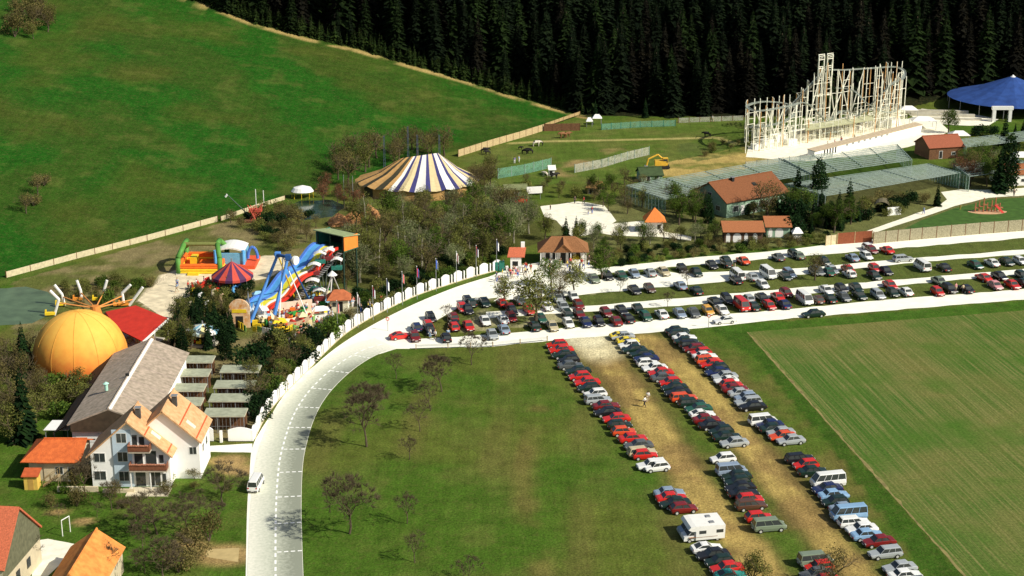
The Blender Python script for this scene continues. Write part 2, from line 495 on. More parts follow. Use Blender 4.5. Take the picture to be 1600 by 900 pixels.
# grey asphalt fading to near white: the road's glare is painted in
ASPH_G = bpy.data.materials.new('road_strip'); ASPH_G.use_nodes = True
def _rs():
    nt = ASPH_G.node_tree; b = nt.nodes['Principled BSDF']; b.inputs['Roughness'].default_value = .9
    at = nt.nodes.new('ShaderNodeAttribute'); at.attribute_name = 'glare_fade'
    geo = nt.nodes.new('ShaderNodeNewGeometry')
    n = nt.nodes.new('ShaderNodeTexNoise'); n.inputs['Scale'].default_value = 2.5; n.inputs['Detail'].default_value = 6
    nt.links.new(geo.outputs['Position'], n.inputs['Vector'])
    ad = nt.nodes.new('ShaderNodeMath'); ad.operation = 'MULTIPLY_ADD'; ad.inputs[1].default_value = .45
    nt.links.new(n.outputs['Fac'], ad.inputs[0]); nt.links.new(at.outputs['Fac'], ad.inputs[2])
    r = nt.nodes.new('ShaderNodeValToRGB')
    r.color_ramp.elements[0].position = .15; r.color_ramp.elements[0].color = (.98, .94, .80, 1)
    r.color_ramp.elements[1].position = 1.15 / 1.3; r.color_ramp.elements[1].color = (.27, .29, .22, 1)
    e = r.color_ramp.elements.new(.6); e.color = (.56, .58, .46, 1)
    nt.links.new(ad.outputs[0], r.inputs['Fac']); nt.links.new(r.outputs['Color'], b.inputs['Base Color'])
_rs()
mb = MB()
N = len(roadR); cols = []
K = 6
for i in range(N):
    for k in range(K + 1):
        m = .04 + k * 1.05
        pass
rows = [shiftpx(roadR, .04 + k * 1.05) for k in range(K + 1)]
for k in range(K + 1):
    for i in range(N):
        mb.v.append((rows[k][i].x, rows[k][i].y, .034))
        fade = 1 - max(0, (i - N * .72) / (N * .28))
        cols.append(max(0, (.78 - .11 * k)) * fade)
for k in range(K):
    for i in range(N - 1):
        a = k * N + i; mb.f.append((a, a + N, a + N + 1, a + 1)); mb.m.append(0)
mb.f = [tuple(reversed(f)) for f in mb.f]
o = struct(mb.build('asphalt_glare_strip', ASPH_G))
at_ = o.data.attributes.new('glare_fade', 'FLOAT', 'POINT'); at_.data.foreach_set('value', cols)

# painted markings: the dashed centre line and the cross dashes
LINE = M('road_paint', (.95, .95, .9), .8, .03)
mk = MB()
cl = shiftpx(roadR, 3.15)
def walk(P, step):
    out = []; acc = 0
    for a, b in zip(P[:-1], P[1:]):
        L = (b - a).length
        while acc < L:
            out.append((a + (b - a) * (acc / L), (b - a).normalized())); acc += step
        acc -= L
    return out
for p, d in walk(cl, 1.75):
    if p.y > 242: continue
    nrm = Vector((-d.y, d.x, 0)) * .12
    a, b = p, p + d * .95
    mk.face([(*(a - nrm).xy, .040), (*(b - nrm).xy, .040), (*(b + nrm).xy, .040), (*(a + nrm).xy, .040)])
for p, d in walk(cl, 7.6):
    if p.y > 248: continue
    nn = Vector((d.y, -d.x, 0))
    for k in range(4):
        a = p + nn * (.2 + k * .8); b = a + nn * .5
        mk.face([(*(a - d * .12).xy, .040), (*(b - d * .12).xy, .040), (*(b + d * .12).xy, .040), (*(a + d * .12).xy, .040)])
struct(mk.build('road_markings', LINE))

# crop field with drill rows
c0, c1 = W(1168, 519), W(1512, 905)
cd = (c1 - c0).normalized(); cang = math.atan2(cd.y, cd.x)
CROP = bpy.data.materials.new('crop_rows'); CROP.use_nodes = True
def _crop():
    nt = CROP.node_tree; b = nt.nodes['Principled BSDF']; b.inputs['Roughness'].default_value = .95; b.inputs['Specular IOR Level'].default_value = .05
    geo = nt.nodes.new('ShaderNodeNewGeometry')
    mp = nt.nodes.new('ShaderNodeMapping'); mp.vector_type = 'TEXTURE'; mp.inputs['Rotation'].default_value = (0, 0, cang)
    nt.links.new(geo.outputs['Position'], mp.inputs['Vector'])
    mp2 = nt.nodes.new('ShaderNodeMapping'); mp2.inputs['Scale'].default_value = (.012, 2.3, 1)
    nt.links.new(mp.outputs['Vector'], mp2.inputs['Vector'])
    def noise(sc, det, vec, ro=.6):
        n = nt.nodes.new('ShaderNodeTexNoise'); n.inputs['Scale'].default_value = sc; n.inputs['Detail'].default_value = det; n.inputs['Roughness'].default_value = ro
        nt.links.new(vec, n.inputs['Vector']); return n.outputs['Fac']
    def mixc(f, lo, hi, A, Bc):
        r = nt.nodes.new('ShaderNodeMapRange'); r.inputs['From Min'].default_value = lo; r.inputs['From Max'].default_value = hi
        nt.links.new(f, r.inputs['Value'])
        m = nt.nodes.new('ShaderNodeMix'); m.data_type = 'RGBA'; nt.links.new(r.outputs['Result'], m.inputs['Factor'])
        for k, x in ((6, A), (7, Bc)):
            if isinstance(x, tuple): m.inputs[k].default_value = (*x, 1)
            else: nt.links.new(x, m.inputs[k])
        return m.outputs[2]
    big = noise(.035, 4, geo.outputs['Position'])
    c = mixc(big, .42, .6, (.056, .125, .018), (.15, .15, .042))
    st = noise(1.0, 4, mp2.outputs['Vector'], .8)
    c = mixc(st, .45, .66, c, (.215, .205, .07))
    c2 = mixc(noise(.09, 3, geo.outputs['Position']), .48, .72, c, (.07, .14, .02))
    mul = nt.nodes.new('ShaderNodeVectorMath'); mul.operation = 'SCALE'
    r = nt.nodes.new('ShaderNodeMapRange'); r.inputs['From Min'].default_value = .3; r.inputs['From Max'].default_value = .7; r.inputs['To Min'].default_value = .65; r.inputs['To Max'].default_value = 1.35
    nt.links.new(noise(3.0, 4, geo.outputs['Position']), r.inputs['Value'])
    nt.links.new(c2, mul.inputs[0]); nt.links.new(r.outputs['Result'], mul.inputs['Scale'])
    nt.links.new(mul.outputs['Vector'], b.inputs['Base Color'])
_crop()
tr = W(1600, 485); br = W(1512, 905)
e1 = (W(1600, 485) - c0)
right_top = c0 + e1 * 2.2; 
sheet('crop_field', [c0, c1 + cd * 40, c1 + cd * 40 + Vector((130, 30, 0)), right_top], .006, CROP, world=True)
DRYG = M('dry_grass', (.24, .20, .07), .95, .35, .8)
a, b_ = c0, c1 + cd * 40
nrm = Vector((-cd.y, cd.x, 0))
vs = []
rr = random.Random(4)
L = (b_ - a).length
lo, hi = [], []
for k in range(90):
    p = a + (b_ - a) * (k / 89)
    lo.append(p - nrm * (.08 + rr.uniform(0, .15))); hi.append(p + nrm * (.15 + rr.uniform(-.12, .25)))
sheet('field_margin', lo + hi[::-1], .0105, DRYG, world=True)

# gravel and paths in the park
sheet('park_plaza', rough([(845, 322), (905, 315), (945, 322), (962, 345), (940, 362), (895, 372), (870, 345), (850, 340)], 1.5, 12, 21), .010, GRAV)
sheet('park_path', rough([(930, 352), (1005, 345), (1040, 362), (1080, 370), (1080, 376), (1030, 370), (960, 368), (925, 362)], .6, 14, 22), .014, GRAV)
sheet('zoo_path', rough([(1345, 364), (1400, 345), (1465, 322), (1480, 312), (1470, 300), (1500, 296), (1560, 297), (1620, 292), (1620, 304), (1545, 309), (1490, 322), (1440, 340), (1400, 352), (1352, 368)], .7, 14, 23), .010, GRAV)
sheet('coaster_ground', rough([(1165, 245), (1170, 228), (1260, 205), (1420, 185), (1468, 190), (1485, 205), (1450, 222), (1370, 240), (1260, 252)], 1, 14, 24), .010, GRAV)
sheet('tent_terrace', rough([(1420, 178), (1440, 170), (1520, 178), (1560, 186), (1545, 196), (1500, 196), (1440, 192)], .6, 14, 25), .018, GRAV)
sheet('zoo_lawn', rough([(1440, 344), (1490, 326), (1545, 312), (1640, 306), (1640, 345), (1540, 352), (1400, 364)], .6, 14, 26), .006, M('lawn', (.05, .115, .015), .95, .25, .8))
sheet('drive', rough([(322, 697), (394, 693), (394, 707), (322, 706)], .4, 14, 27), .016, PAVE)
sheet('fair_path', rough([(300, 418), (345, 424), (400, 402), (452, 396), (455, 408), (425, 432), (372, 447), (318, 452), (285, 470), (264, 500), (236, 482), (216, 470), (252, 440)], 2.0, 9, 41), .020, M('sandy_gravel', (.72, .62, .42), .95, .25, .6, bump=.03))
sheet('yard', rough([(55, 845), (75, 842), (118, 850), (105, 872), (75, 900), (50, 900)], .5, 14, 28), .010, GRAV)
sheet('sand_pit', rough([(325, 858), (374, 856), (372, 878), (320, 870)], .5, 12, 33), .010, M('sand', (.5, .38, .17), .95, .15, 1))
WAT = M('green_water', (.10, .15, .08), .35, .25, .4, spec=.25)
sheet('pond', rough([(-20, 452), (40, 448), (75, 456), (92, 470), (80, 490), (50, 505), (-20, 510)], .8, 10, 29), .010, WAT)
sheet('small_pond', rough([(448, 322), (470, 314), (520, 312), (540, 322), (520, 338), (475, 344), (445, 336)], .8, 10, 30), .010, M('dark_water', (.03, .06, .035), .12, .3, .4, spec=.5))

# ------------------------------------------------------------ camera, sun, sky
cam = bpy.data.cameras.new('camera'); camo = bpy.data.objects.new('camera', cam); COL.objects.link(camo)
cam.sensor_width = 36; cam.lens = F / 1600 * 36; cam.clip_start = 1; cam.clip_end = 8000
camo.location = (0, 0, H); camo.rotation_euler = (math.pi / 2 - TH, 0, 0)
scene.camera = camo
sun_dir = Vector((.89, -.454, 0)).normalized() * math.cos(math.radians(39)) + Vector((0, 0, math.sin(math.radians(39))))
sl = bpy.data.lights.new('sun', 'SUN'); sl.energy = 5.0; sl.angle = math.radians(.5); sl.color = (1, .95, .83)
so = bpy.data.objects.new('sun', sl); COL.objects.link(so); so.location = (100, 0, 200)
so.rotation_euler = sun_dir.to_track_quat('Z', 'Y').to_euler()
wd = bpy.data.worlds.new('World'); scene.world = wd; wd.use_nodes = True
nt = wd.node_tree
sky = nt.nodes.new('ShaderNodeTexSky'); sky.sky_type = 'NISHITA'; sky.sun_disc = False
sky.sun_elevation = math.radians(39); sky.sun_rotation = math.atan2(sun_dir.x, sun_dir.y)
sky.air_density = 1.0; sky.dust_density = 2.0
nt.links.new(sky.outputs['Color'], nt.nodes['Background'].inputs['Color'])
nt.nodes['Background'].inputs['Strength'].default_value = .085
scene.view_settings.view_transform = 'Standard'; scene.view_settings.look = 'None'; scene.view_settings.exposure = 0
# ------------------------------------------------------------ vegetation
def fol_mat(name, c1, c2, c3=None, sc=.9, rough=.9, trans=0.0):
    m = bpy.data.materials.new(name); m.use_nodes = True
    nt = m.node_tree; b = nt.nodes['Principled BSDF']; b.inputs['Roughness'].default_value = rough; b.inputs['Specular IOR Level'].default_value = .1
    geo = nt.nodes.new('ShaderNodeNewGeometry')
    n = nt.nodes.new('ShaderNodeTexNoise'); n.inputs['Scale'].default_value = sc; n.inputs['Detail'].default_value = 4; n.inputs['Roughness'].default_value = .7
    nt.links.new(geo.outputs['Position'], n.inputs['Vector'])
    ad = nt.nodes.new('ShaderNodeMath'); ad.operation = 'MULTIPLY_ADD'; ad.inputs[1].default_value = .35
    nt.links.new(geo.outputs['Random Per Island'], ad.inputs[0])
    sb = nt.nodes.new('ShaderNodeMath'); sb.operation = 'SUBTRACT'; sb.inputs[1].default_value = .175
    nt.links.new(n.outputs['Fac'], ad.inputs[2]); nt.links.new(ad.outputs[0], sb.inputs[0])
    r = nt.nodes.new('ShaderNodeValToRGB')
    r.color_ramp.elements[0].position = .32; r.color_ramp.elements[0].color = (*c1, 1)
    r.color_ramp.elements[1].position = .68; r.color_ramp.elements[1].color = (*c2, 1)
    if c3: e = r.color_ramp.elements.new(.5); e.color = (*c3, 1)
    nt.links.new(sb.outputs[0], r.inputs['Fac'])
    oi = nt.nodes.new('ShaderNodeObjectInfo'); mr = nt.nodes.new('ShaderNodeMapRange'); mr.inputs['To Min'].default_value = .7; mr.inputs['To Max'].default_value = 1.3
    nt.links.new(oi.outputs['Random'], mr.inputs['Value'])
    v = nt.nodes.new('ShaderNodeVectorMath'); v.operation = 'SCALE'
    nt.links.new(r.outputs['Color'], v.inputs[0]); nt.links.new(mr.outputs['Result'], v.inputs['Scale'])
    nt.links.new(v.outputs['Vector'], b.inputs['Base Color'])
    tl = nt.nodes.new('ShaderNodeBsdfTranslucent'); mx = nt.nodes.new('ShaderNodeMixShader'); mx.inputs[0].default_value = .38
    nt.links.new(v.outputs['Vector'], tl.inputs['Color']); nt.links.new(b.outputs[0], mx.inputs[1]); nt.links.new(tl.outputs[0], mx.inputs[2])
    nt.links.new(mx.outputs[0], nt.nodes['Material Output'].inputs[0])
    return m
BARK = M('bark', (.10, .075, .05), .95, .3, 3)
BIRCH = M('birch_bark', (.5, .46, .36), .9, .3, 3)
F_SPRUCE = fol_mat('spruce_needles', (.004, .009, .004), (.017, .030, .010), (.009, .017, .007), sc=.5)
F_SPRUCE2 = fol_mat('brown_spruce_needles', (.006, .006, .004), (.022, .019, .010), (.012, .012, .008), sc=.5)
F_SPRUCE3 = fol_mat('green_spruce_needles', (.006, .014, .004), (.028, .052, .012), (.014, .028, .007), sc=.5)
F_EDGE = fol_mat('young_conifer_needles', (.012, .03, .008), (.05, .08, .015))
F_DARK = fol_mat('dark_conifer', (.006, .02, .008), (.025, .06, .015))
F_GREEN = fol_mat('spring_leaves', (.035, .075, .012), (.14, .21, .03))
F_BROWN = fol_mat('budding_twigs', (.10, .085, .032), (.26, .22, .075))
F_OLIVE = fol_mat('olive_leaves', (.085, .10, .022), (.27, .28, .07))
F_GREY = fol_mat('pale_spring_leaves', (.11, .14, .05), (.30, .33, .15))
F_YEL = fol_mat('yellow_blossom', (.35, .3, .02), (.75, .6, .05))
F_PINK = fol_mat('rust_twigs', (.14, .06, .03), (.34, .16, .08))
TWIG = M('dark_twigs', (.11, .085, .048), .95, .3, 3)
def proto_mesh(name, mb, mats, smooth=False):
    me = bpy.data.meshes.new(name)
    me.from_pydata(mb.v, [], mb.f)
    for mm in (mats if isinstance(mats, (list, tuple)) else [mats]): me.materials.append(mm)
    me.polygons.foreach_set('material_index', mb.m)
    if smooth: me.polygons.foreach_set('use_smooth', [True] * len(mb.f))
    me.update(); return me

def spruce(seed, h=1.0, levels=26, n0=11, r0=.19, sparse=0.0):
    """unit height spruce crown: drooping fronds in whorls"""
    r = random.Random(seed); mb = MB()
    for l in range(levels):
        t = (l + r.random() * .6) / levels
        z = .08 + t * .9
        rad = r0 * (1 - t) ** .85 * r.uniform(.85, 1.15) + .012
        n = max(5, int(n0 * (1 - t * .5)))
        for k in range(n):
            if r.random() < sparse: continue
            a = 2 * math.pi * (k + r.random() * .8) / n + l
            rr = rad * r.uniform(.65, 1.15)
            dr = rr * r.uniform(.35, .6)
            ca, sa = math.cos(a), math.sin(a)
            base = Vector((0, 0, z)); tip = Vector((ca * rr, sa * rr, z - dr))
            side = Vector((-sa, ca, 0)) * rr * r.uniform(.22, .34)
            mid = base.lerp(tip, .55) + Vector((0, 0, .012))
            lowm = mid - Vector((0, 0, .03))
            mb.face([base, mid + side - Vector((0, 0, .015)), tip])
            mb.face([base, tip, mid - side - Vector((0, 0, .015))])
            mb.face([mid + side * .5, lowm + Vector((0, 0, -.02)), tip])
    mb.face([(-.012, 0, .95), (.012, 0, .95), (0, 0, 1.02)]); mb.face([(0, -.012, .95), (0, .012, .95), (0, 0, 1.02)])
    tr = MB(); tr.tube((0, 0, 0), (0, 0, .9), .016, .003, 6)
    return mb, tr

def clump_cloud(seed, clumps, nleaf, size, hollow=.55, flat=1.0):
    r = random.Random(seed); mb = MB()
    vols = [c[3] ** 2 for c in clumps]
    tot = sum(vols)
    for c, vv in zip(clumps, vols):
        for _ in range(int(nleaf * vv / tot)):
            while True:
                d = Vector((r.uniform(-1, 1), r.uniform(-1, 1), r.uniform(-1, 1)))
                if .05 < d.length < 1: break
            d = d.normalized() * (hollow + (1 - hollow) * r.random() ** .6) * r.uniform(.9, 1.12)
            p = Vector((c[0] + d.x * c[3], c[1] + d.y * c[3], c[2] + d.z * c[3] * flat))
            s = size * r.uniform(.5, 1.3)
            q = Vector((r.uniform(-1, 1), r.uniform(-1, 1), r.uniform(-1, 1))).normalized()
            w = q.orthogonal().normalized() * s; q = q.cross(w).normalized() * s * r.uniform(.5, 1)
            mb.face([p - w, p - q * .6, p + w, p + q])
    return mb

def crown_clumps(r, n, cx, cz, rx, rz, cr):
    out = []
    for _ in range(n):
        while True:
            d = Vector((r.uniform(-1, 1), r.uniform(-1, 1), r.uniform(-1, 1)))
            if d.length < 1: break
        out.append((d.x * rx, d.y * rx, cz + d.z * rz, cr * r.uniform(.6, 1.25)))
    return out

def bare(seed, depth=5, spread=.62, up=.35, twigs=5, trunk_h=.28, rad=.024):
    """unit height leafless tree; returns trunk mesh and crown mesh"""
    r = random.Random(seed); tr = MB(); cr = MB()
    def limb(p, d, L, rad, lv):
        # two bent segments
        m = p + d * (L * .5) + Vector((r.uniform(-1, 1), r.uniform(-1, 1), r.uniform(-.5, .5))) * L * .07
        d2 = (d + Vector((r.uniform(-1, 1), r.uniform(-1, 1), r.uniform(-.3, .7))) * .22).normalized()
        e = m + d2 * (L * .5)
        tgt = tr if lv == 0 else cr
        n = 6 if lv < 2 else (4 if lv < 3 else 3)
        tgt.tube(p, m, rad, rad * .82, n, 0, False); tgt.tube(m, e, rad * .82, rad * .62, n, 0, False)
        if lv >= depth:
            for _ in range(twigs):
                q = p.lerp(e, r.uniform(.2, 1))
                dd = (d2 + Vector((r.uniform(-1, 1), r.uniform(-1, 1), r.uniform(-.6, .9))) * .9).normalized()
                w = dd.orthogonal().normalized() * .0026
                t_ = q + dd * r.uniform(.05, .10)
                cr.face([q - w, q + w, t_])
                w2 = dd.cross(w).normalized() * .0022
                cr.face([q - w2, q + w2, t_])
            return
        k = 4 if lv == 0 else r.choice((2, 3, 3))
        for i in range(k):
            a = 2 * math.pi * (i + r.random() * .7) / k
            o = d2.orthogonal().normalized(); o2 = d2.cross(o)
            side = o * math.cos(a) + o2 * math.sin(a)
            nd = (d2 * (1 - spread * .6) + side * spread * r.uniform(.7, 1.3) + Vector((0, 0, up * .4))).normalized()
            limb(e if i else e, nd, L * r.uniform(.62, .82), rad * .62 * r.uniform(.75, 1), lv + 1)
        if lv in (1, 2):
            a = r.uniform(0, 6.28); o = d2.orthogonal().normalized(); o2 = d2.cross(o)
            limb(m, (d2 * .4 + (o * math.cos(a) + o2 * math.sin(a)) * .8).normalized(), L * .55, rad * .4, max(lv + 2, depth - 1))
    limb(Vector((0, 0, -.02)), Vector((r.uniform(-.08, .08), r.uniform(-.08, .08), 1)).normalized(), trunk_h, rad, 0)
    zm = max(v[2] for v in cr.v)
    s = 1.0 / zm
    for b in (tr, cr): b.v = [(v[0] * s, v[1] * s, v[2] * s) for v in b.v]
    return cr, tr

KINDS = {}
def kind(name, variants):
    KINDS[name] = variants
def mk_pair(nm, pair, cmat, tmat):
    return (proto_mesh(nm + '_crown', pair[0], cmat), proto_mesh(nm + '_trunk', pair[1], tmat))
kind('spruce', [mk_pair('spruce', spruce(s, levels=30, n0=13, r0=.18 + .022 * (s % 4)), (F_SPRUCE, F_SPRUCE2, F_SPRUCE, F_SPRUCE3, F_SPRUCE, F_SPRUCE2, F_SPRUCE3)[s], BARK) for s in range(7)])
kind('young', [mk_pair('young_conifer', spruce(20 + s, levels=12, n0=9, r0=.34), F_EDGE, BARK) for s in range(3)])
kind('conifer', [mk_pair('conifer', spruce(30 + s, levels=24, n0=12, r0=.22), F_DARK, BARK) for s in range(3)])
def cypress(seed):
    r = random.Random(seed)
    cl = [(r.uniform(-.03, .03), r.uniform(-.03, .03), .1 + .85 * k / 13, .155 * math.sin(math.pi * min(1, (.22 + .78 * k / 13)) ** .9) ** .7 + .02) for k in range(14)]
    tr = MB(); tr.tube((0, 0, 0), (0, 0, .5), .03, .02, 6)
    return clump_cloud(seed, cl, 2400, .022, .6, 1.1), tr
kind('cypress', [mk_pair('column_conifer', cypress(40 + s), F_DARK, BARK) for s in range(3)])
def leafy(seed, nleaf=3000, cz=.62, rx=.30, rz=.30, cr=.17, n=16, leaf=.02, branches=True):
    r = random.Random(seed)
    cb, tb = bare(seed, depth=3, twigs=3)
    lf = clump_cloud(seed, crown_clumps(r, n, 0, cz, rx, rz, cr), nleaf, leaf, .35)
    k = len(lf.v)
    for f in cb.f: lf.f.append(tuple(a + k for a in f)); lf.m.append(1)
    lf.v += cb.v
    return lf, tb
def pair2(nm, pr, m1, m2, m3): return (proto_mesh(nm + '_crown', pr[0], [m1, m2]), proto_mesh(nm + '_trunk', pr[1], m3))
kind('green', [pair2('leafy_tree', leafy(50 + s), F_GREEN, TWIG, BARK) for s in range(3)])
kind('olive', [pair2('olive_tree', leafy(60 + s, 2200), F_OLIVE, TWIG, BARK) for s in range(3)])
kind('brownish', [pair2('budding_tree', leafy(70 + s, 1700, leaf=.016), F_BROWN, TWIG, BARK) for s in range(4)])
kind('grey', [pair2('pale_tree', leafy(80 + s, 2400, leaf=.017), F_GREY, M('pale_twigs', (.2, .18, .11), .95, .2, 3), M('pale_bark', (.25, .23, .16), .95, .2, 3)) for s in range(2)])
def birch(seed):
    r = random.Random(seed); tr = MB(); cr = MB()
    p = Vector((0, 0, -.02)); pts = [p.copy()]
    for k in range(7):
        p = p + Vector((r.uniform(-.015, .015), r.uniform(-.015, .015), .13)); pts.append(p.copy())
    for k in range(7): tr.tube(pts[k], pts[k + 1], .013 - .0012 * k, .0125 - .0012 * (k + 1), 6, 0, False)
    lf = clump_cloud(seed, crown_clumps(r, 12, 0, .66, .15, .30, .09), 700, .012, .2)
    for k in range(26):
        t_ = r.uniform(.4, 1); b_ = pts[min(6, int(t_ * 7))]; a = r.uniform(0, 6.28); L = r.uniform(.08, .2)
        e = b_ + Vector((math.cos(a) * L * .7, math.sin(a) * L * .7, L))
        i0 = len(lf.v); cr = MB(); cr.tube(b_, e, .004, .0015, 3)
        lf.v += cr.v; lf.f += [tuple(x + i0 for x in f) for f in cr.f]; lf.m += [1] * len(cr.f)
    return lf, tr
kind('birch', [pair2('birch_tree', birch(90 + s), F_OLIVE, TWIG, BIRCH) for s in range(3)])
kind('rust', [pair2('rust_tree', leafy(95 + s, 1500, leaf=.02), F_PINK, TWIG, BARK) for s in range(2)])
kind('orchard', [mk_pair('bare_tree', bare(100 + s, depth=5, spread=.52, up=.42, twigs=10, rad=.017, trunk_h=.30), TWIG, BARK) for s in range(5)])
kind('sapling', [mk_pair('bare_sapling', bare(110 + s, depth=4, spread=.5, up=.45, twigs=8, rad=.015), TWIG, BARK) for s in range(4)])
def shrub(seed, nleaf=1500, leaf=.05):
    r = random.Random(seed)
    cl = [(r.uniform(-.38, .38), r.uniform(-.38, .38), r.uniform(.22, .68), r.uniform(.2, .36)) for _ in range(9)]
    tr = MB()
    for k in range(6):
        a = r.uniform(0, 6.28); tr.tube((0, 0, 0), (.3 * math.cos(a), .3 * math.sin(a), .6), .02, .008, 4)
    return clump_cloud(seed, cl, nleaf, leaf, .3), tr
kind('shrub_green', [mk_pair('green_shrub', shrub(120 + s), F_GREEN, BARK) for s in range(3)])
kind('shrub_dark', [mk_pair('dark_shrub', shrub(125 + s), F_DARK, BARK) for s in range(2)])
kind('shrub_brown', [mk_pair('brown_shrub', shrub(130 + s, 1300, .035), F_BROWN, BARK) for s in range(3)])
kind('shrub_olive', [mk_pair('olive_shrub', shrub(140 + s, 1400, .04), F_OLIVE, BARK) for s in range(3)])
kind('shrub_yellow', [mk_pair('yellow_shrub', shrub(150 + s, 1400, .04), F_YEL, BARK) for s in range(1)])

TREE_N = {}
def tree(k, p, h, name, label, cat='tree', group=None, rz=None, wide=1.0):
    var = KINDS[k]; v = R.choice(var)
    t = thing(name, label, cat, p, R.uniform(0, 6.28) if rz is None else rz, group)
    c = bpy.data.objects.new('crown', v[0]); tn = bpy.data.objects.new('trunk' if 'shrub' not in k else 'stems', v[1])
    for o in (c, tn):
        COL.objects.link(o); o.parent = t
    s = h; t.scale = (s * wide, s * wide, s)
    return t

# --- the spruce forest: every tree one can tell apart is a tree
FEDGE = [(-300, -140), (225, -30), (300, 2), (400, 36), (480, 58), (560, 76), (640, 100), (720, 121), (800, 147), (880, 169), (915, 182), (1150, 184), (1300, 181), (1430, 166), (1480, 152), (1620, 140), (2200, 120)]
def interp(L, x):
    for a, b in zip(L[:-1], L[1:]):
        if a[0] <= x <= b[0]: return a[1] + (b[1] - a[1]) * (x - a[0]) / (b[0] - a[0])
    return None
cands = []
rf = random.Random(12)
y = 395.0
while y < 800:
    x = -160.0
    while x < 260:
        px_, py_ = x + rf.uniform(-3.4, 3.4), y + rf.uniform(-3.4, 3.4)
        q = (px_, py_, zt(px_, py_))
        u, v_, dep = proj(q)
        e = interp(FEDGE, u)
        if e is not None and v_ < e - 2 and -150 < u < 1850:
            top = proj((q[0], q[1], q[2] + 22))[1]
            depth_in = e - v_
            cands.append((depth_in, q, u, v_))
        x += 6.3
    y += 6.0
inframe = [c for c in cands if 0 < c[2] < 1600]
inframe.sort(key=lambda c: c[0])
outfr = [c for c in cands if not 0 < c[2] < 1600]
front = inframe[:300]; rest = inframe[300:] + outfr
nfor = 0
for i, (dp, q, u, v_) in enumerate(front):
    yng = dp < 7 and u < 900
    hh = rf.triangular(13, 27, 20) if not yng else rf.uniform(9, 13)
    if dp < 16 and u < 890 and not yng: hh *= .8
    tree('spruce', q, hh, 'spruce_tree', 'tall dark spruce standing in the forest behind the meadow and the fairground', 'spruce', 'spruces of the forest edge')
# the far trees behind read as one mass
fm_ = MB(); sp0 = [KINDS['spruce'][k][0] for k in range(2)]
sv = []
for me_ in sp0:
    vv = np.zeros(len(me_.vertices) * 3, np.float32); me_.vertices.foreach_get('co', vv); vv = vv.reshape(-1, 3)
    ff = [tuple(p.vertices) for p in me_.polygons]; sv.append((vv, ff))
keep = [c for c in rest if c[1][1] < 620 and (c[3] > -140)]
allv, allf, off = [], [], 0
for i, (dp, q, u, v_) in enumerate(keep):
    vv, ff = sv[i % 2]
    hh = rf.triangular(14, 28, 21); a = rf.uniform(0, 6.28)
    ca, sa = math.cos(a), math.sin(a)
    step = 1
    P = np.stack([(vv[:, 0] * ca - vv[:, 1] * sa) * hh + q[0], (vv[:, 0] * sa + vv[:, 1] * ca) * hh + q[1], vv[:, 2] * hh + q[2]], 1)
    allv.append(P); allf.append(np.array([f for f in ff], dtype=np.int32) + off); off += len(P)
if allv:
    me = bpy.data.meshes.new('forest'); VV = np.concatenate(allv); FF = np.concatenate(allf)
    me.vertices.add(len(VV)); me.vertices.foreach_set('co', VV.astype(np.float32).ravel())
    me.loops.add(FF.size); me.loops.foreach_set('vertex_index', FF.ravel())
    me.polygons.add(len(FF)); me.polygons.foreach_set('loop_start', np.arange(0, FF.size, 3, dtype=np.int32))
    me.update(calc_edges=True); me.materials.append(F_SPRUCE)
    fo = bpy.data.objects.new('forest', me); COL.objects.link(fo)
    tag(fo, 'dense dark spruce forest filling the slope at the top of the scene', 'forest'); fo['kind'] = 'stuff'
print('forest', len(front), len(keep))
# young conifers in front of the tall ones, lighter green
k = 0
for i in range(len(EDGE) - 1):
    a, b = EDGE[i], EDGE[i + 1]
    n = int(math.hypot(b[0] - a[0], b[1] - a[1]) / 7)
    for j in range(n):
        for row in range(2):
            t = (j + rf.random()) / n
            px_, py_ = a[0] + (b[0] - a[0]) * t, a[1] + (b[1] - a[1]) * t - 4.5 - row * 5 + rf.uniform(-1.5, 1.5)
            if py_ < -25: continue
            tree('young', G(px_, py_), rf.uniform(3.0, 6.0), 'young_conifer', 'young light green conifer along the yellow grass edge between meadow and forest', 'young conifer', 'young conifers along the forest edge')

def poly_scatter(poly, mind, n, seed):
    r = random.Random(seed); out = []
    xs_ = [p[0] for p in poly]; ys_ = [p[1] for p in poly]
    tries = 0
    while len(out) < n and tries < n * 60:
        tries += 1
        x, y = r.uniform(min(xs_), max(xs_)), r.uniform(min(ys_), max(ys_))
        ins = False
        for i in range(len(poly)):
            (x1, y1), (x2, y2) = poly[i], poly[(i + 1) % len(poly)]
            if (y1 > y) != (y2 > y) and x < (x2 - x1) * (y - y1) / (y2 - y1) + x1: ins = not ins
        if not ins: continue
        q = G(x, y)
        if all((q - o[0]).length > mind for o in out): out.append((q, x, y))
    return out
